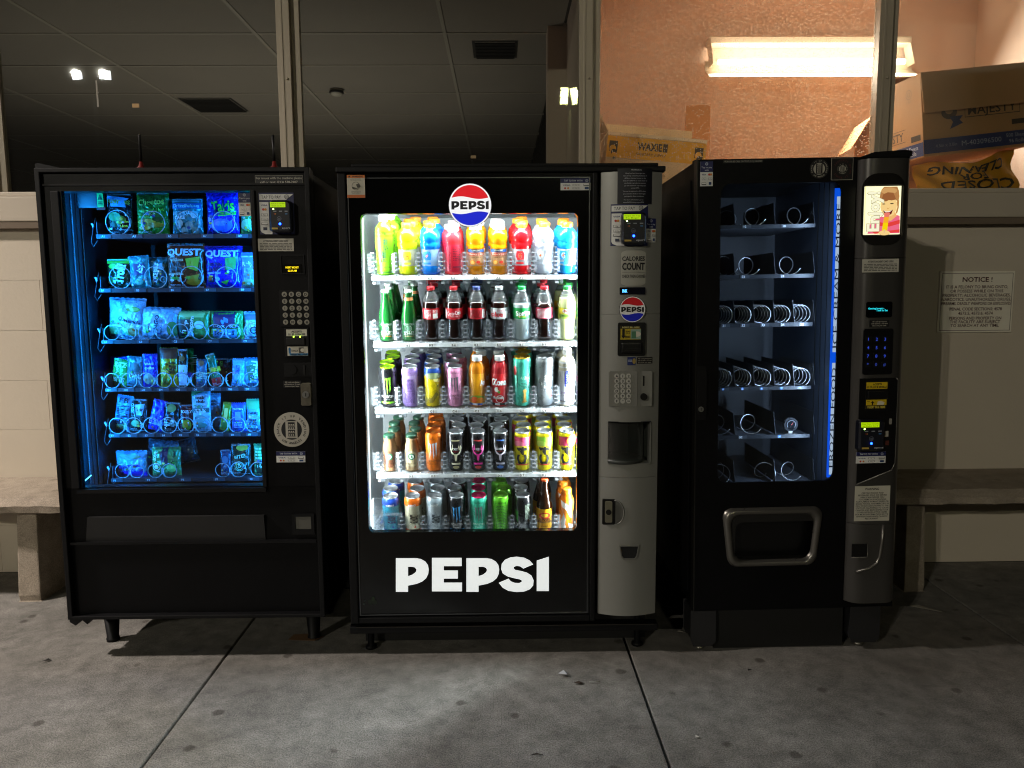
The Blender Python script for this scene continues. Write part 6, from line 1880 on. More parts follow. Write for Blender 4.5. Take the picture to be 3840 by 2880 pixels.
for code, (desc, nm, fn, n) in DR.items():
    rk, ln = code[0], int(code[1]) - 1
    where = 'lane ' + code if rk != 'E' else 'bottom lane %d' % (ln + 1)
    root = None
    zt_ = ZR[rk][0]
    stag = rng.choice((-1, 1))
    for k in range(n):
        s_ = .046 + STEP[rk] * k * (1.06 if code in ('C7', 'C8') else 1)
        jx = 0 if k == 0 else stag * (.009 if k % 2 else -.003) + rng.uniform(-.003, .003)
        loc = (LANE[ln] + jx + (.0 if rk != 'A' else .0), YT + s_ * cT, zt_ + s_ * sT + .0008)
        rot = (rad(TILT), 0, rad(rng.uniform(-9, 9)) if k else 0)
        lab = '%s, %s %s' % (desc, ORD[k], where)
        if root is None:
            root = thing(nm, lab, 'bottle' if 'bottle' in nm else 'can', loc, rot, 'drinks in ' + where)
            fn(root)
            if rk in 'AB':
                root.scale = (1.03, 1.03, .945 if code != 'A1' else .98)
        else:
            copy_thing(root, loc, rot, lab)
# clear lift basket in the lower left corner
a, b, c, d = F2.rect('c4', 205, 1352, 445, 1592, .065)
lb = MB()
lb.box(a, b, .056, .0585, c, d - .02, guide_m)
lb.box(a, a + .0025, .059, .10, c, d, mat('white_lining', 'dfe4e6'))
lb.box(a + .003, b, .059, .10, (c + d) / 2, (c + d) / 2 + .002, guide_m)
lb.prism(rrect(a + .01, a + .06, d - .03, d + .012, .012), .0515, .0555, guide_m)
lb.build('lift_basket', M2)

# ---------------------------------------------------------------- grey control panel
gp = mat('panel_grey', '8b8b85', .42, .25, noise=.06, nscale=4, bump=.02, bscale=300)
xm, hw_ = (xp0 + xp1) / 2, (xp1 - xp0) / 2
PZ0, PZ1 = F2.pt('c7', 260, 1515, -.02)[1], ZT - .022
surf = lambda x, z: -.006 - .028 * max(0, 1 - ((x - xm) / hw_) ** 2)
o = MB()
zs1, zs2 = F2.pt('c6', 330, 1078, -.03)[1], F2.pt('c7', 260, 741, -.03)[1]
pw = F2.rect('c7', 152, 425, 390, 660, -.025)       # pick-up window
n = 16
for (za, zb_) in ((zs1 + .0006, PZ1), (zs2 + .0006, zs1 - .0006), (PZ0, zs2 - .0006)):
    po = MB()
    cuts = [(za, zb_, None)]
    if za < pw[2] < zb_:
        cuts = [(za, pw[2], None), (pw[2], pw[3], 1), (pw[3], zb_, None)]
    for z0_, z1_, hole_ in cuts:
        xsL = [xp0 + (xp1 - xp0) * i / n for i in range(n + 1)]
        spans = [(xp0, xp1)] if not hole_ else [(xp0, pw[0]), (pw[1], xp1)]
        for xa, xb in spans:
            k = max(3, int(n * (xb - xa) / (xp1 - xp0)))
            po.grid(lambda u, v: (xa + (xb - xa) * u, surf(xa + (xb - xa) * u, 0), z0_ + (z1_ - z0_) * v), k, 1, gp)
    for xx in (xp0, xp1):
        po.add([(xx, -.006, za), (xx, .045, za), (xx, .045, zb_), (xx, -.006, zb_)], [(0, 1, 2, 3)], gp)
    for zz in (za, zb_):
        xsL = [xp0 + (xp1 - xp0) * i / n for i in range(n + 1)]
        po.add([(x, surf(x, 0), zz) for x in xsL] + [(xp1, .045, zz), (xp0, .045, zz)], [tuple(range(n + 3))], gp)
    po.build('control_panel', M2)
a, b, c, d = pw
nk = MB()
nk.box(a - .002, b + .002, .1, .104, c - .002, d + .002, mat('niche_dark', '16181a', .5))
nk.box(a - .002, a, -.02, .1, c, d, gp)
nk.box(b, b + .002, -.026, .1, c, d, gp)
nk.box(a, b, -.03, .1, c - .002, c, gp)
nk.box(a, b, -.03, .1, d, d + .002, mat('niche_dark', '16181a'))
nk.build('pickup_niche', M2)
dr_ = MB()
dr_.lathe([(.078, .001), (.078, d - c - .003)], clear('smoky_plastic', 'c9d0cc', 2., .05, haze=.07, hazecol='9aa098'), 28)
dr_.lathe([(0, .001), (.078, .001), (.079, .014), (.07, .016), (0, .016)], mat('niche_tray', '3a3d3a', .35), 28)
dr_.build('rotary_door', M2, loc=((a + b) / 2 - .018, .03, c))
RP = lambda cr, *bx: F2.rect(cr, *bx, -.03)
sticker('warning_sticker', M2, RP('c6', 245, 93, 480, 335), 0, '0c0d18',
        [T_('WARNING', .53, .045, .035, 'c8c8d0', .3, 0, .01), ('lines', ['Many food and beverage cans', 'have linings containing bisphenol A', '(BPA), a chemical known to the', 'State of California to cause harm to', 'the female reproductive system.', 'Jar lids and bottle caps may also', 'contain BPA.'], .5, .14, .55, .033, 'b8b8c4', .88, .0),
         ('lines', ['You can be exposed to BPA when', 'you consume foods or beverages', 'packaged in these containers.'], .48, .64, .78, .033, 'b8b8c4', .84, .0), ('lines', ['For more information, go to:', 'www.P65Warnings.ca.gov/BPA'], .46, .88, .95, .033, 'b8b8c4', .8, .0)], surf)
tap_bracket(M2, F2, 'c6', (192, 340, 440, 620), 0, surf)
card_reader(F2, M2, 'c6', (275, 390, 440, 605), -.032, ('Swipe Or Tap', 'To Begin'))
tap_tall(M2, RP('c6', 438, 430, 508, 592), 0, surf)
canp = lambda b: .62 + .38 * min(1, min(b, 1 - b) / .06) ** .5
sticker('calories_sign', M2, RP('c6', 268, 648, 435, 886), 0, 'a9a89e', [T_('CALORIES', .5, .23, .12, '17171a', .92, 0, .03), T_('COUNT', .5, .45, .19, '17171a', .92, 0, .04), ('r', .04, .61, .96, .617, '3a3a3a'), T_('CHECK THEN CHOOSE', .5, .73, .085, '17171a', .92, 0, .01)], surf, outline=canp)
a, b, c, d = RP('c6', 258, 897, 430, 945)
ds = MB().prism(rrect(a, b, c, d, .003), -.036, -.03, mat('display_navy', '080a1a', .2)).build('display', M2)
Print(b - a, d - c, on((a, b, c, d), -.036), emit=2.5, off=.0004).items([('t', 'INK', .2, .5, .42, '58b8ff', .2, 0, .03)]).build('lettering', ds)
rc = F2.pt('c6', 343, 1046, -.03)
rr = F2.pt('c6', 431, 1046, -.03)[0] - rc[0]
ro = MB().cyl(rc[0], rc[1], rr, surf(rc[0], 0) - .003, surf(rc[0], 0) + .008, mat('disc_edge', '0c0c10'), 40).build('brand_disc', M2)
ys_ = surf(rc[0], 0) - .003
roundel(2 * rr, lambda x, z, off: (rc[0] + x, ys_ - off, rc[1] + z), 0).build('disc_face', ro)
a, b, c, d = RP('c6', 248, 1138, 428, 1356)
ba = MB().prism(rrect(a, b, c, d, .004), -.037, -.02, mat('acceptor_black', '0a0a0b', .35)).build('bill_acceptor', M2, bevel=.002)
r_ = F2.rect('c6', 265, 1158, 402, 1250, -.037)
sticker('bill_sticker', ba, r_, -.037, 'b8a020', [('r', 0, 0, 1, .2, '15130c'), T_('INSERT BILL HERE', .5, .1, .1, 'd8cc80', .86), ('r', .5, .24, 1, .97, '8fa898'), ('e', .8, .6, .2, .2, 'd0c8b8'), ('r', .54, .4, .76, .9, '4a7a5a'), ('p', [(.08, .22), (.2, .22), (.2, .7), (.26, .7), (.14, .92), (.02, .7), (.08, .7)], '15130c'), T_('ACCEPTS', .36, .4, .07, '15130c', .22), T_('1 & 5', .36, .52, .07, '15130c', .18), T_('mei', .35, .78, .14, '15130c', .24)])
a, b, c, d = F2.rect('c6', 268, 1270, 410, 1340, -.037)
MB().box(a, b, -.05, -.0372, c, d, mat('acceptor_black', '0a0a0b')).build('bill_mouth', ba, bevel=.005)
a2, b2, c2, d2 = F2.rect('c6', 272, 1310, 405, 1326, -.05)
MB().box(a2, b2, -.0515, -.0502, c2, d2, mat('slot_black', '050505')).build('bill_slot', ba)
sticker('info_sticker', M2, RP('c6', 310, 1368, 366, 1423), 0, '1d2c66', [('bars', .1, .3, .55, .6, 3, 'b8c0d8'), ('e', .8, .5, .2, .35, 'a08a4a')], surf)
sticker('discount_sticker', M2, RP('c6', 375, 1369, 485, 1414), 0, '101012', CASH, surf)
a, b, c, d = F2.rect('c7', 157, 140, 312, 335, -.03)
kp = MB().prism(rrect(a, b, c, d, .003), -.036, -.025, gp).build('keypad', M2, bevel=.0015)
for i, s_ in enumerate('A12B34C56D78E90F*') :
    r_, q_ = divmod(i, 3)
    kx, kz = F2.pt('c7', 200 + 33.5 * q_, 166 + 28.3 * r_, -.036)
    ko = MB().cyl(kx, kz, .0083, -.0385, -.0361, mat('key_pale', 'b8b7b0', .5), 18).build('key', kp, bevel=.0006)
    Print(.016, .016, lambda x, z, off, kx=kx, kz=kz: (kx + x, -.0385 - off, kz + z)).items([('t', s_, .5, .5, .55, '16161a', None, 0, .03)]).build('lettering', ko)
kx, kz = F2.pt('c7', 267, 166 + 28.3 * 5, -.036)
ko = MB().cyl(kx, kz, .0083, -.0385, -.0361, mat('key_pale', 'b8b7b0', .5), 18).build('key', kp)
Print(.016, .016, lambda x, z, off: (kx + x, -.0385 - off, kz + z)).items([('t', 'CLR', .5, .5, .25, '16161a', None, 0, .03)]).build('lettering', ko)
a, b, c, d = F2.rect('c7', 314, 140, 397, 335, -.028)
cp = MB().prism(rrect(a, b, c, d, .003), -.030, -.012, gp).build('coin_plate', M2, bevel=.0015)
a, b, c, d = F2.rect('c7', 348, 165, 357, 222, -.03)
MB().box(a, b, -.0312, -.0301, c, d, mat('slot_black', '050505')).build('coin_slot', cp)
kx, kz = F2.pt('c7', 352, 283, -.035)
MB().cyl(kx, kz, .0105, -.044, -.0302, mat('button_black', '0c0c0d', .35), 20).build('coin_button', cp, bevel=.002)
a, b, c, d = F2.rect('c7', 120, 862, 187, 1000, -.022)
lk = MB().prism(rrect(a, b, c, d, .004), -.030, -.006, mat('acceptor_black', '0a0a0b')).build('lock_handle', M2, bevel=.002)
a2, b2, c2, d2 = F2.rect('c7', 136, 876, 171, 990, -.03)
MB().prism(rrect(a2, b2, c2, d2, .003), -.037, -.0302, mat('lock_zinc', '8f8b78', .4, .6)).build('handle_grip', lk, bevel=.0015)
kx, kz = F2.pt('c7', 154, 936, -.037)
MB().cyl(kx, kz, .009, -.041, -.0371, mat('lock_barrel', '3a3a38', .3, .8), 18).build('lock_cylinder', lk, bevel=.001)
hx, hz = F2.pt('c7', 187, 938, -.03)
hr = F2.pt('c7', 240, 938, -.03)[0] - hx
sc_ = MB()
pts = [(hx + hr * math.sin(rad(t)), hz + hr * 1.32 * math.cos(rad(t))) for t in range(0, 181, 12)]
for (xa, za), (xb, zb_) in zip(pts, pts[1:]):
    sc_.add([(xa, surf(xa, 0) - .0015, za), (xb, surf(xb, 0) - .0015, zb_), (hx, surf(hx, 0) - .0005, hz)], [(0, 1, 2)], mat('scoop_grey', '5a5a55', .5, .3))
sc_.tube([(x, surf(x, 0) - .002, z) for x, z in pts], .0022, mat('scoop_edge', '8a8a84', .35, .5), 6)
sc_.build('finger_scoop', lk)
a, b, c, d = RP('c7', 212, 1120, 326, 1202)
cup = [(a, d), (b, d), (b - .006, c + .012), (b - .016, c), (a + .016, c), (a + .006, c + .012)]
ins = [(a + .005, d - .005), (b - .005, d - .005), (b - .011, c + .015), (b - .018, c + .006), (a + .018, c + .006), (a + .011, c + .015)]
cb = MB().ring(cup, ins, -.039, -.02, mat('return_rim', '7c7c76', .3, .5)).build('coin_return', M2, bevel=.001)
MB().prism(ins, -.0375, -.030, mat('return_flap', '1c1e1e', .15)).build('coin_flap', cb)

S2 = .0015
sticker('warning_sticker', M2, F2.rect('c3', 3, 88, 167, 298, S2 - .016), S2 - .0145, 'c9c3b2',
        [('r', 0, 0, 1, .125, 'd8782a'), T_('WARNING', .6, .065, .075, '1a1208', .62, 0, .02), ('p', [(.06, .1), (.14, .02), (.22, .1)], '1a1208'), ('lines', ['DO NOT TIP OR ROCK', 'THIS VENDING MACHINE'], .5, .18, .23, .03, '2a2620', .8), ('ring', .5, .48, .18, .015, '2a2620'), ('p', [(.5, .42), (.68, .36), (.76, .5), (.6, .58)], '4a463e'),
         ('p', [(.28, .52), (.5, .56), (.66, .6), (.3, .6)], '2a2620'), ('lines', ['TIPPING OR ROCKING', 'MAY CAUSE SERIOUS', 'INJURY OR DEATH'], .5, .72, .82, .03, '2a2620', .8), ('r', 0, .87, 1, 1, 'c8682a')])
tap_to_pay_with(M2, F2.rect('c3', 1957, 120, 2233, 228, S2), S2)
a, b, c, d = F2.rect('c5', 258, 545, 356, 602, S2)
Print(b - a, d - c, on((a, b, c, d), S2), off=.0006).items([('e', .5, .62, .16, .3, '16241a'), ('e', .76, .66, .16, .26, '142218'), ('e', .68, .3, .1, .26, '243420'), ('t', 'e', .16, .45, .3, '3a4a48'), ('r', .06, .75, .18, .95, '34403e')]).build('leaf_mark', do)

# ================================================================ ice cream machine (dim, lit sign strip)
F3 = Frame((1.082, 0, 0), -.75)
M3 = thing('vending_machine', 'black frozen food vending machine with dark empty coils and a lit blue sign strip', 'vending machine', F3.loc, (0, rad(-.75), 0))
xl3 = (F3.pt('d1', 277, 100, 0)[0] + F3.pt('d3', 228, 1085, 0)[0]) / 2
xr3 = (F3.pt('d4', 728, 100, 0)[0] + F3.pt('d5', 556, 1500, 0)[0]) / 2
ZT = F3.pt('d1', 900, 80, 0)[1]
ZB = F3.pt('d3', 230, 1088, 0)[1]
D3 = .82
ol = (F3.pt('d1', 478, 400, .012)[0] + F3.pt('d2', 440, 1350, .012)[0]) / 2
orr = (F3.pt('d1', 1545, 400, .012)[0] + F3.pt('d2', 1472, 1350, .012)[0]) / 2
ot = F3.pt('d1', 1000, 302, .012)[1]
ob = F3.pt('d2', 950, 1432, .012)[1]
xc0 = (F3.pt('d4', 262, 200, 0)[0] + F3.pt('d5', 165, 1300, 0)[0]) / 2      # control column, left edge
o = MB()
o.box(xl3, xl3 + .03, .05, D3, ZB, ZT, blk)
o.box(xr3 - .03, xr3, .05, D3, ZB, ZT, blk)
o.box(xl3 + .03, xr3 - .03, .05, D3, ZB, ZB + .05, blk)
o.box(xl3 + .03, xr3 - .03, .05, D3, ZT - .05, ZT, blk)
o.box(xl3 + .03, xr3 - .03, D3 - .02, D3, ZB + .05, ZT - .05, blk)
o.box(orr + .05, orr + .06, .06, D3 - .021, ZB + .051, ZT - .051, blk)
o.build('cabinet', M3, bevel=.003)
side = MB().box(xl3 - .004, xl3 - .0005, .09, .5, ZB + .05, ZT - .06, blk2).build('side_panel', M3)
dm = MB()
fz = F3.rect('d3', 560, 338, 1243, 678, .01)            # delivery opening
hole = rrect(ol, orr, ob, ot, .035, 6)
outr = rrect(xl3, xc0 - .003, fz[3] + .03, ZT, .003, 6)
dm.ring(outr, hole, .0, .012, blk)
hole2 = rrect(fz[0], fz[1], fz[2], fz[3], .03, 6)
dm.ring(rrect(xl3, xc0 - .003, ZB, fz[3] + .0295, .003, 6), hole2, .0, .012, blk)
dm.box(xc0 - .0025, xr3, .004, .045, ZB, ZT, blk)
dm.box(xl3, xl3 + .025, .0125, .049, ZB, ZT, blk)
dm.box(xl3 + .0255, xc0 - .003, .0125, .049, ot + .02, ZT, blk)
dm.box(xl3 + .0255, xc0 - .003, .0125, .049, fz[3] + .012, ob - .012, blk)
do = dm.build('door', M3)
MB().box(xl3 - .0035, xl3 + .0005, -.002, .04, ZB, ZT, mat('door_edge_grey', '2b2a28', .35, .5)).build('door_edge', do)
MB().box(ol - .004, orr + .004, .0135, .0165, ob - .004, ot + .004, glass_m).build('window_pane', M3)
MB().prism([(xr3 - .17, ZT + .0005), (xr3 + .004, ZT + .0005), (xr3 + .004, ZT + .016), (xr3 - .02, ZT + .02), (xr3 - .13, ZT + .014)], .0, .07, blk2).build('hinge_cap', M3, bevel=.002)
MB().box(xl3 + .002, xl3 + .022, .055, .09, ZT + .0005, ZT + .008, blk2).build('hinge_cap', M3)
# metallic delivery surround
gm = mat('bezel_metal', '75726c', .3, .75, noise=.1, nscale=20)
oa = F3.rect('d3', 468, 220, 1310, 745, -.02)
def shape(k):
    x0_, x1_, z0_, z1_ = oa
    W_, H_ = x1_ - x0_, z1_ - z0_
    ins = k
    pts = []
    top = rrect(x0_ + ins, x1_ - ins, z0_ + ins, z1_ - ins, .035, 6)
    for x, z in top:
        f = (z - z0_) / H_
        cxm = (x0_ + x1_) / 2
        tx = (x - cxm) / (W_ / 2)
        x = cxm + (x - cxm) * (.875 + .125 * f)
        z = z - .012 * tx * tx * (1 if f > .5 else -1)
        pts.append((x, z))
    return pts
bz = MB()
n = len(shape(0))
rings = [(0, -.0005), (.006, -.014), (.016, -.018), (.026, -.012), (.030, -.002)]
vs, fs = [], []
for k, y in rings:
    vs += [(x, y, z) for x, z in shape(k)]
for r_ in range(len(rings) - 1):
    for i in range(n):
        j = (i + 1) % n
        fs.append((r_ * n + i, r_ * n + j, (r_ + 1) * n + j, (r_ + 1) * n + i))
bz.add(vs, fs, gm, True)
bo = bz.build('delivery_bezel', M3)
flat_in = MB()
si = shape(.0302)
flat_in.ring(si, hole2, -.0022, .0, mat('bezel_inner', '1c1b1a', .4), -.0022)
flat_in.build('delivery_frame', M3)
MB().box(fz[0] - .01, fz[1] + .01, .046, .05, fz[2] - .01, fz[3] + .01, mat('flap_dark', '070708', .3)).build('delivery_flap', M3)
MB().box(fz[0] + .005, fz[1] - .005, .012, .0455, fz[2] + .0005, fz[2] + .012, mat('bezel_inner', '1c1b1a')).build('delivery_lip', M3)
MB().box(xl3 + .085, xr3 - .175, .03, .6, .003, ZB - .001, mat('plinth_black', '060606')).build('added_dark_block', M3)  # black block added between the legs to darken the floor underneath
# feet
for nm, (x, w2) in (('left', (xl3 + .03, .05)), ('right', (xr3 - .11, .06))):
    b_ = MB().prism([(x - w2 + .012, ZB - .002), (x + w2, ZB - .002), (x + w2, .045), (x + w2 - .012, .03), (x - w2 + .022, .03), (x - w2 + .012, .05)], .0, .12, mat('foot_plastic', '1e1e20', .5, noise=.2)).build('leg', M3, bevel=.004)
    MB().lathe([(0, .0), (.021, .0), (.021, .008), (.008, .012), (.008, .031), (0, .031)], mat('foot_steel', '8a867c', .35, .8), 16).build('foot', b_, loc=(x + .005, .05, .0))
for x in (xl3 + .06, xr3 - .08):
    MB().lathe([(0, .0), (.021, .0), (.021, .008), (.012, .012), (.012, ZB), (0, ZB)], mat('foot_plastic', '1e1e20'), 16).build('leg', M3, loc=(x, .7, 0))

# lit strip sign inside the window's right edge
sa = (F3.pt('d1', 1490, 500, .06)[0] + F3.pt('d2', 1432, 1200, .06)[0]) / 2
sb = (F3.pt('d1', 1548, 500, .06)[0] + F3.pt('d2', 1478, 1200, .06)[0]) / 2
zt3 = F3.pt('d1', 1515, 345, .06)[1]
sm = MB().box(sa, sb, .058, .064, ob - .002, zt3, mat('sign_blue', '0a3a90', .4, emit=.95, ecol='0a58ee')).build('lit_sign', M3)
SW, SH = sb - sa, zt3 - ob
pr = Print(SW, SH, lambda x, z, off: ((sa + sb) / 2 + x, .058 - off, (ob + zt3) / 2 + z), emit=.8, off=.0006)
def fy(crop, y):
    return 1 - (F3.pt(crop, 1500, y, .06)[1] - ob) / SH
pr.items([('r', .3, fy('d1', 420), 1, fy('d2', 285), 'ccdcf6', 1, 1), ('r', .3, fy('d2', 380), 1, fy('d2', 1372), 'ccdcf6', 1, 1)])
pr.emit = .06
mid = (fy('d1', 465) + fy('d2', 265)) / 2
pr.items([('t', 'ICE CREAM & MORE', .64, mid, .0155, '101848', abs(fy('d2', 265) - fy('d1', 465)) * .97, 90, .0)])
mid = (fy('d2', 410) + fy('d2', 1320)) / 2
pr.items([('t', 'FROZEN FOOD', .62, mid, .0155, '101848', abs(fy('d2', 1320) - fy('d2', 410)) * .97, 90, .0)])
pr.build('lettering', sm)
# inner lining and lamps
li = MB()
lin3 = mat('freezer_lining', '44474e', .4, .2)
li.box(xl3 + .031, xl3 + .036, .06, .75, ob - .06, ot + .06, lin3)
li.box(sb + .004, sb + .0095, .07, .75, ob - .06, ot + .06, mat('freezer_side', '3a4250', .35, .4))
li.box(xl3 + .036, sb + .004, .75, .755, ob - .06, ot + .06, mat('freezer_back', '34373d', .5))
li.box(xl3 + .036, sb + .004, .06, .75, ob - .065, ob - .06, lin3)
li.box(xl3 + .036, sb + .004, .06, .75, ot + .06, ot + .065, lin3)
li.build('inner_lining', M3)
l = lamp('AREA', 'sign_glow', (sa - .012, .075, (ob + zt3) / 2), 6.5, (.55, .72, 1), M3, shape='RECTANGLE', size=SH, size_y=.02)
dirv = Vector((-.75, .66, 0))
zax = -dirv.normalized()
l.rotation_euler = Matrix((Vector((0, 0, 1)), zax.cross(Vector((0, 0, 1))), zax)).transposed().to_euler()
for k in range(3):
    xx = sa - .022 - .018 * k
    MB().box(xx, xx + .002, .058 + .003 * k, .062 + .003 * k, ob - .05, ot + .05, mat('channel_metal', '7d8790')).build('side_trim', M3)

YS3 = .20
r1d = lambda y: ('d1', y)
TR3 = {'first': ('d1', 668, 700, [(12, 695), (14, 1043)]), 'second': ('d1', 1112, 1146, [(22, 680), (24, 1028)]),
       'third': ('d1', 1543, 1578, [(31, 507), (32, 680), (33, 855), (34, 1030), (35, 1202)]),
       'fourth': ('d2', 592, 622, [(41, 500), (42, 672), (43, 842), (44, 1018), (45, 1186)]), 'fifth': ('d2', 1020, 1052, [(52, 658), (54, 1000)]), 'sixth': ('d2', 1445, 1475, [])}
div_m = mat('tray_divider', '33363c', .35, .3)
cwire = mat('coil_wire_dim', 'b8bcc2', .3, .85)
coilspec = {'first': [(555, 1, 70), (800, -1, 80), (1180, -1, 80)], 'second': [(545, -1, 88), (745, -1, 80), (1110, -1, 80)],
            'third': [(505, 1, 80), (672, 1, 80), (848, 1, 80), (1022, 1, 78), (1200, 1, 78)], 'fourth': [(500, 1, 80), (672, 1, 80), (848, 1, 80), (1022, 1, 78), (1200, 1, 78)],
            'fifth': [(480, -1, 82), (760, -1, 82)], 'sixth': [(500, 1, 75), (900, 1, 80), (1120, -1, 75)]}
lx0 = xl3 + .037
rx1 = F3.pt('d1', 1320, 700, YS3)[0]
ZR3 = {}
for rk, (cr, ya, yb_, tags) in TR3.items():
    z1 = F3.pt(cr, 900, ya, YS3)[1]
    z0 = F3.pt(cr, 900, yb_, YS3)[1]
    ZR3[rk] = z1
    t = MB()
    t.box(lx0, rx1, YS3 + .005, .72, z1 - .01, z1 - .004, lin3)
    t.box(lx0, rx1, YS3, YS3 + .0045, z0, z1, rail)
    tr = t.build('tray', M3)
    divs = (610, 785, 965, 1140, 1320) if rk in ('third', 'fourth') else (610, 970, 1320)
    for x in divs:
        dx = F3.pt('d1' if rk in ('first', 'second', 'third') else 'd2', x, ya, YS3)[0]
        d_ = MB()
        d_.add([(dx, YS3 + .006, z1), (dx, YS3 + .03, z1 + .085), (dx, .6, z1 + .085), (dx, .6, z1), (dx + .0015, YS3 + .006, z1), (dx + .0015, YS3 + .03, z1 + .085), (dx + .0015, .6, z1 + .085), (dx + .0015, .6, z1)],
               [(0, 1, 2, 3), (7, 6, 5, 4), (0, 4, 5, 1), (1, 5, 6, 2)], div_m)
        d_.build('divider', tr)
    for num, x in tags:
        tx = F3.pt(cr, x, ya, YS3)[0]
        tm = MB().box(tx - .011, tx + .024, YS3 - .002, YS3 - .0003, z0 + .001, z1 - .001, mat('tag_holder', '3a4048')).build('price_tag', tr)
        pr = Print(.022, z1 - z0, lambda x_, z_, off: (tx + x_, YS3 - .002 - off, (z0 + z1) / 2 + z_))
        if num > 40 and num != 52:
            pr.items([('o', .5, .5, .42, '3a78c8', 16), ('t', str(num), .5, .5, .4, 'e8f0ff', None, 0, .01)])
        else:
            pr.items([('t', str(num), .5, .5, .62, 'dfe8f4', None, 0, .02)])
        pr.build('lettering', tm)
    for x, hand, r in coilspec[rk]:
        cx_ = F3.pt(cr, x, ya - 80, YS3 + .02)[0]
        rr = r * .4219 * 3.0 / FPX
        n_ = 4.6 if rk in ('third', 'fourth') else 1.35
        m_ = coil_mesh(rr, n_, .036 if n_ > 2 else .09, hand, -75 if hand > 0 else -20, .0016)
        m_.mats = [cwire]
        m_.build('coil', tr, loc=(cx_, YS3 + .015, z1 - .004 + rr + .003))
# round dial thermometer standing in the fifth tray
tx, tz = F3.pt('d2', 1107, 898, YS3 + .03)
wp = F3.m @ Vector((tx, YS3 + .035, ZR3['fifth'] - .004))
t = thing('thermometer', 'round steel dial thermometer standing on the fifth tray of the frozen food machine', 'thermometer', wp)
rt = 58 * .4219 * 3.0 / FPX
hz = rt + .012
MB().cyl(0, hz, rt, -.004, .008, mat('case_steel', '34363a', .8, .0, spec=.1), 28).build('case', t, bevel=.002)
MB().cyl(0, hz, rt * .84, -.0062, -.0042, mat('dial_face', '14161a', .95, spec=.04), 24).build('dial', t)
MB().box(-rt * .95, rt * .95, -.012, .018, 0, .0015, steel).build('stand', t)
MB().box(-rt * .3, rt * .3, .0, .002, .0015, .02, steel).build('stem', t)
Print(2 * rt, 2 * rt, lambda x, z, off: (x, -.0062 - off, hz + z)).items([('ring', .5, .5, .36, .05, '5a606c', 24, -40, 220), ('p', [(.48, .52), (.66, .28), (.53, .54)], 'a02020'), ('t', '0 F', .5, .68, .08, '30343c')]).build('dial_marks', t)

# door stickers and lock
S3 = -.0004
R3 = lambda cr, *b: F3.rect(cr, *b, S3)
tap_tall(M3, R3('d1', 298, 108, 410, 328), S3)
sticker('contact_sticker', M3, R3('d1', 505, 94, 856, 120), S3, '0d0d0f', [T_('*FOR ISSUES CALL OR TEXT (213) 538-2907.', .5, .5, .55, 'b0aca2', .97, 0, .0)])
a, b, c, d = R3('d1', 1265, 83, 1445, 263)
pr = Print(b - a, d - c, on((a, b, c, d), S3), off=.0006)
logo_round(pr, .5, .5, .49, 'b9b4a8', '101012')
pr.build('emblem_sticker', M3)
a, b, c, d = R3('d1', 1462, 75, 1656, 273)
eo = sticker('property_sticker', M3, (a, b, c, d), S3, 'a9a498', [('r', .02, .02, .98, .98, '100c0d')])
pr = Print(b - a, d - c, on((a, b, c, d), S3), off=.002)
pr.items([('arc', 'PROPERTY OF', .5, .5, .38, .075, '5a2226', 150, 10, .02), ('arc', 'SNACK IT UP', .5, .5, .4, .075, '5a2226', 215, 345, .02, True)])
logo_round(pr, .5, .5, .27, 'b0aca0', '100c0d')
pr.build('emblem', eo)
a, b, c, d = R3('d2', 265, 410, 345, 885)
lk = MB().prism(rrect(a, b, c, d, .004), -.004, -.0003, blk2).build('door_handle', M3, bevel=.0015)
a2, b2, c2, d2 = F3.rect('d2', 278, 460, 340, 830, -.004)
MB().prism(rrect(a2, b2, c2, d2, .003), -.016, -.0042, blk2).build('handle_grip', lk, bevel=.003)
kx, kz = F3.pt('d2', 305, 793, -.016)
MB().cyl(kx, kz, .009, -.0195, -.0162, steel, 20).build('lock_cylinder', lk, bevel=.0008)
MB().box(kx - .001, kx + .001, -.02, -.0194, kz - .005, kz + .005, mat('slot_black', '050505')).build('keyhole', lk)

# ---------------------------------------------------------------- control column
cg = mat('column_grey', '4c4a47', .32, .45, noise=.08, nscale=8)
cz0 = F3.pt('d3', 1480, 1010, -.02)[1]
xcr = xr3 - .004
prof = lambda x: -.004 - .036 * (1 - abs((x - (xc0 + xcr) / 2) / ((xcr - xc0) / 2)) ** 5)
zsA, zsB = F3.pt('d4', 460, 963, -.04)[1], F3.pt('d5', 350, 1588, -.04)[1]
for za, zb_ in ((zsA + .0007, ZT - .012), (zsB + .0007, zsA - .0007), (cz0, zsB - .0007)):
    o = MB()
    n = 24
    xsL = [xc0 + (xcr - xc0) * (.5 - .5 * math.cos(math.pi * i / n)) for i in range(n + 1)]
    sec = [(x, prof(x)) for x in xsL] + [(xcr, .003), (xc0, .003)]
    k = len(sec)
    o.add([(x, y, za) for x, y in sec] + [(x, y, zb_) for x, y in sec], [tuple(range(k)), tuple(range(2 * k - 1, k - 1, -1))], cg)
    o.add([(x, y, za) for x, y in sec] + [(x, y, zb_) for x, y in sec], [(i, (i + 1) % k, k + (i + 1) % k, k + i) for i in range(k)], cg, True)
    o.build('control_column', M3)
S4 = -.0402
R4 = lambda cr, *b: F3.rect(cr, *b, S4)
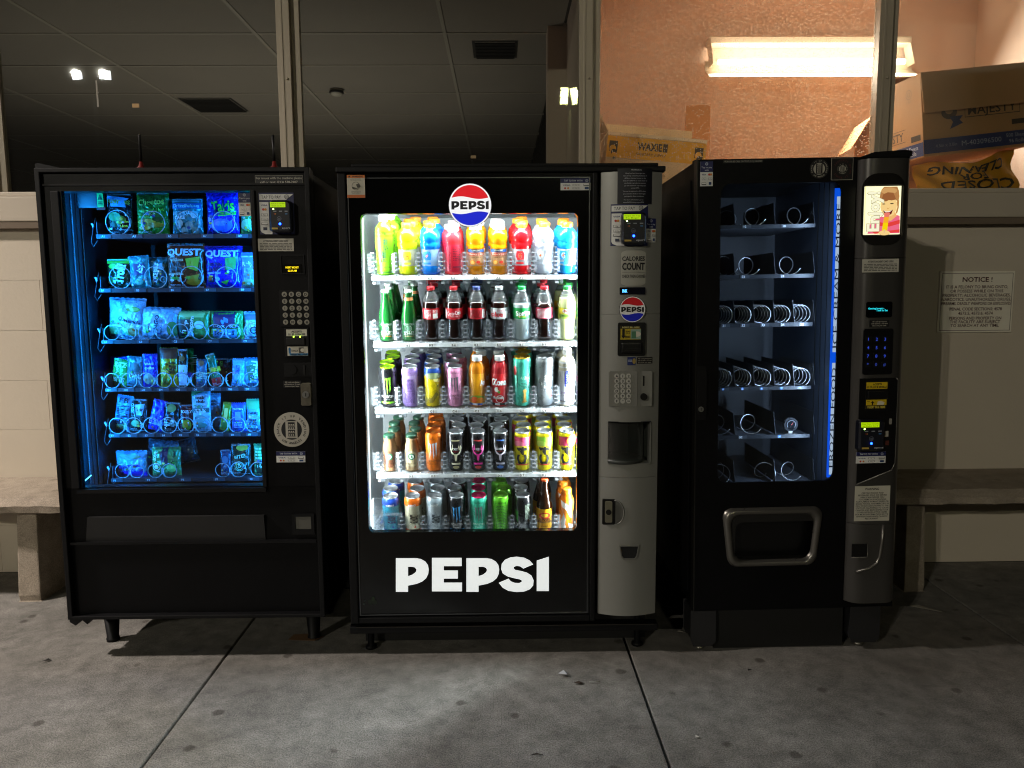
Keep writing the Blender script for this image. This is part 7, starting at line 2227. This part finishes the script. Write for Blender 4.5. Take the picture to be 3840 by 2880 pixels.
# lit picture panel: oval bezel, print of a child with an ice lolly
a, b, c, d = R4('d4', 308, 212, 692, 852)
pa = R4('d4', 325, 330, 645, 758)
bz = MB()
o1 = [(x, z) for x, z in rrect(a, b, c, d, .055, 8)]
o2 = [(x, z) for x, z in rrect(pa[0] - .004, pa[1] + .006, pa[2] - .004, pa[3] + .004, .008, 8)]
bz.ring(o1, o2, S4 - .001, S4 + .001, mat('bezel_black', '24221f', .28, .3), S4 - .012)
bo = bz.build('picture_bezel', M3)
bo2 = MB().box(pa[0], pa[1], S4 - .009, S4 - .0005, pa[2], pa[3], mat('picture_box', 'fff6c0', .3, emit=1.0, ecol='fffbd0')).build('lit_picture', M3)
W_, H_ = pa[1] - pa[0], pa[3] - pa[2]
pr = Print(W_, H_, on(pa, S4 - .009), emit=.95, off=.0004, step=.00015)
hair = [(.42, .16), (.45, .07), (.52, .015), (.88, .015), (.93, .1), (.95, .22), (.93, .32), (.86, .3), (.6, .3), (.44, .34), (.4, .25)]
pr.items([('p', [(.0, 1.), (.0, .0), (.02, .0), (.02, 1.)], 'fdf6a8'),
          ('p', [(.38, .66), (.46, .63), (.62, .64), (.9, .60), (.98, .62), (.99, .98), (.1, .98), (.14, .86), (.2, .72)], 'f06a8a'),
          ('p', [(.4, .74), (.62, .77), (.99, .70), (.99, .78), (.7, .84), (.4, .82)], 'e8403c'), ('p', [(.2, .92), (.5, .94), (.99, .9), (.99, .96), (.3, .985)], 'e8403c'),
          ('p', [(.62, .56), (.84, .52), (.9, .62), (.74, .72), (.6, .7)], 'f4b870'),
          ('p', hair, 'b8804a'), ('e', .66, .1, .22, .07, 'd2a062'),
          ('p', [(.43, .36), (.47, .28), (.62, .26), (.84, .27), (.9, .36), (.88, .5), (.8, .6), (.66, .64), (.53, .6), (.45, .5)], 'fbd48a'),
          ('p', [(.45, .3), (.5, .17), (.62, .13), (.78, .14), (.86, .28), (.8, .29), (.74, .3), (.66, .29), (.58, .32), (.52, .31)], '9a5f34'),
          ('p', [(.88, .3), (.95, .3), (.94, .46), (.9, .58), (.86, .56), (.9, .44)], 'c08a50'),
          ('r', .48, .362, .56, .372, '3a2a18', 1, 1), ('r', .7, .355, .79, .365, '3a2a18', 1, 1), ('p', [(.47, .375), (.52, .362), (.57, .376), (.52, .382)], '2a2018'), ('p', [(.69, .37), (.745, .355), (.8, .368), (.745, .376)], '2a2018'),
          ('p', [(.61, .44), (.64, .47), (.68, .44), (.66, .478), (.62, .478)], 'e0a860'),
          ('p', [(.5, .5), (.58, .53), (.68, .52), (.78, .49), (.74, .58), (.66, .61), (.57, .6)], '6a2018'), ('p', [(.52, .505), (.6, .528), (.7, .518), (.76, .497), (.7, .535), (.58, .543)], 'fff8e8'),
          ('p', [(.54, .57), (.56, .55), (.68, .545), (.7, .57), (.67, .65), (.54, .65)], 'f07a6a'), ('p', [(.54, .64), (.67, .64), (.64, .92), (.49, .92)], 'fbd800'), ('p', [(.54, .64), (.67, .64), (.66, .76), (.52, .76)], 'fcb028'),
          ('e', .56, .97, .16, .05, 'fbd48a'), ('r', .54, .9, .58, .97, 'e8c890', 1, 1)])
pr.items([('t', 'Enjoy!', .235, .52, .245, 'b8b088', .84, 90, .06), ('t', 'Enjoy!', .235, .52, .24, 'fffbd8', .83, 90, .035)])
pr.build('picture_print', bo2)
sticker('notice_sticker', M3, R4('d4', 315, 975, 640, 1092), S4, 'c9c5b8', ATT)
a, b, c, d = R4('d4', 355, 1357, 575, 1490)
ds = MB().prism(rrect(a, b, c, d, .005), S4 - .004, S4 + .002, mat('display_black', '060809', .15)).build('display', M3, bevel=.001)
Print(b - a, d - c, on((a, b, c, d), S4 - .004), emit=1.6, off=.0004).items([('t', 'Getting hungry...', .38, .42, .11, '28d8e8', .68, 0, .01), ('t', 'Time to Eat', .6, .56, .11, '28d8e8', .46, 0, .01)]).build('lettering', ds)
sticker('discount_sticker', M3, R4('d4', 380, 1518, 556, 1578), S4, '121212', CASH)
a, b, c, d = R4('d5', 285, 70, 508, 420)
kp = MB().prism(rrect(a, b, c, d, .006), S4 - .003, S4 + .002, mat('keypad_black', '08080b', .3)).build('keypad', M3, bevel=.001)
for i, s_ in enumerate('123456789*0#'):
    r_, q_ = divmod(i, 3)
    kx, kz = F3.pt('d5', 325 + 65 * q_ - r_ * 2, 150 + 65.5 * r_, S4 - .003)
    ko = MB().prism(rrect(kx - .011, kx + .011, kz - .011, kz + .011, .003, 3), S4 - .005, S4 - .0032, mat('key_black', '0d0d12', .35)).build('key', kp, bevel=.0006)
    Print(.022, .022, lambda x, z, off, kx=kx, kz=kz: (kx + x, S4 - .005 - off, kz + z), emit=.55 if i < 11 else .3).items([('t', s_, .45, .48, .5, '3a58e8' if i < 9 else '3046a8', None, 0, .01)]).build('lettering', ko)
# black payment bay with a slanting foot
a, b, c, d = R4('d5', 245, 452, 540, 1275)
bay = [(a, d), (b - .008, d), (b, d - .01), (b, c + (d - c) * .2), (b - .012, c + (d - c) * .13), (a, c)]
pb = MB().prism(bay, S4 - .002, S4 + .002, mat('bay_black', '0a0a0b', .3)).build('payment_bay', M3)
ed = MB()
ed.tube([(x, S4 - .002, z) for x, z in bay[1:]], .0025, mat('bay_edge', '6a6862', .3, .7), 6)
ed.build('bay_rim', pb)
S5 = S4 - .0022
sticker('bill_sticker', pb, F3.rect('d5', 305, 483, 468, 535, S5), S5 - .004, 'd8b818', [T_('ACCEPTS', .52, .3, .26, '1a1408', .42), T_('$1, $5, $10 & $20 BILLS', .5, .7, .28, '1a1408', .92)])
a, b, c, d = F3.rect('d5', 298, 475, 478, 705, S5)
MB().box(a, b, S5 - .0038, S5, c, d, mat('acceptor_black', '0a0a0b')).build('bill_acceptor', pb, bevel=.0012)
a, b, c, d = F3.rect('d5', 308, 550, 470, 612, S5)
MB().box(a, b, S5 - .014, S5 - .004, c, d, mat('acceptor_black', '0a0a0b')).build('bill_mouth', pb, bevel=.003)
sticker('bill_sticker', pb, F3.rect('d5', 302, 618, 460, 690, S5), S5 - .004, 'd8b818', [('r', 0, .6, 1, 1, '15120a'), T_('INSERT BILL HERE', .5, .8, .22, 'e0c848', .86), ('p', [(.28, .56), (.28, .34), (.22, .34), (.31, .14), (.4, .34), (.34, .34), (.34, .56)], '15120a'), ('p', [(.52, .56), (.56, .2), (.72, .12), (.9, .3), (.86, .56)], 'e8e0c8'), ('t', 'mei', .1, .16, .14, '15120a')])
card_reader(F3, M3, 'd5', (252, 780, 452, 1022), S5, ('Use Your Credit', 'or Debit Card'))
tap_to_pay_with(M3, F3.rect('d5', 228, 1025, 458, 1113, S5), S5)
for (x, y, w2, h2, c_) in ((466, 885, 14, 22, 'a8a49a'), (468, 955, 16, 18, '5a2a20'), (496, 788, 10, 22, '8a8880')):
    sticker('small_sticker', M3, F3.rect('d5', x - w2, y - h2, x + w2, y + h2, S5), S5, c_, None)
sticker('warning_sticker', M3, R4('d5', 216, 1290, 490, 1562), S4, 'c4c0b0',
        [T_('WARNING', .48, .085, .06, '18181a', .4, 0, .02), ('lines', ['CERTAIN FOODS AND', 'BEVERAGES SOLD OR SERVED', 'HERE CAN EXPOSE YOU', 'TO CHEMICALS INCLUDING', 'ACRYLAMIDE IN MANY FRIED OR', 'BAKED FOODS, AND MERCURY IN', 'FISH, WHICH ARE KNOWN TO THE', 'STATE OF CALIFORNIA TO CAUSE', 'CANCER AND BIRTH DEFECTS OR', 'OTHER REPRODUCTIVE HARM.', 'FOR MORE INFORMATION GO TO', 'WWW.P65WARNINGS.CA.GOV/', 'RESTAURANT'], .5, .2, .93, .042, '18181a', .93, .015)])
# finger grip of the lower cover
ga, gz = F3.pt('d3', 1570, 765, S4)
gpts = [F3.pt('d3', x, y, S4) for x, y in ((1800, 370), (1785, 520), (1765, 640), (1740, 690), (1680, 730), (1570, 762))]
MB().tube([(x, S4 - .001, z) for x, z in gpts], .0055, gm, 8).build('grip_edge', M3)
a, b, c, d = R4('d3', 1535, 530, 1665, 640)
cr_ = MB().box(a, b, S4 - .001, S4 + .001, c, d, mat('slot_black', '050505')).build('coin_return', M3)
MB().tube([(b, S4 - .001, d), (b, S4 - .001, c), (a, S4 - .001, c)], .0012, gm, 5).build('return_rim', cr_)
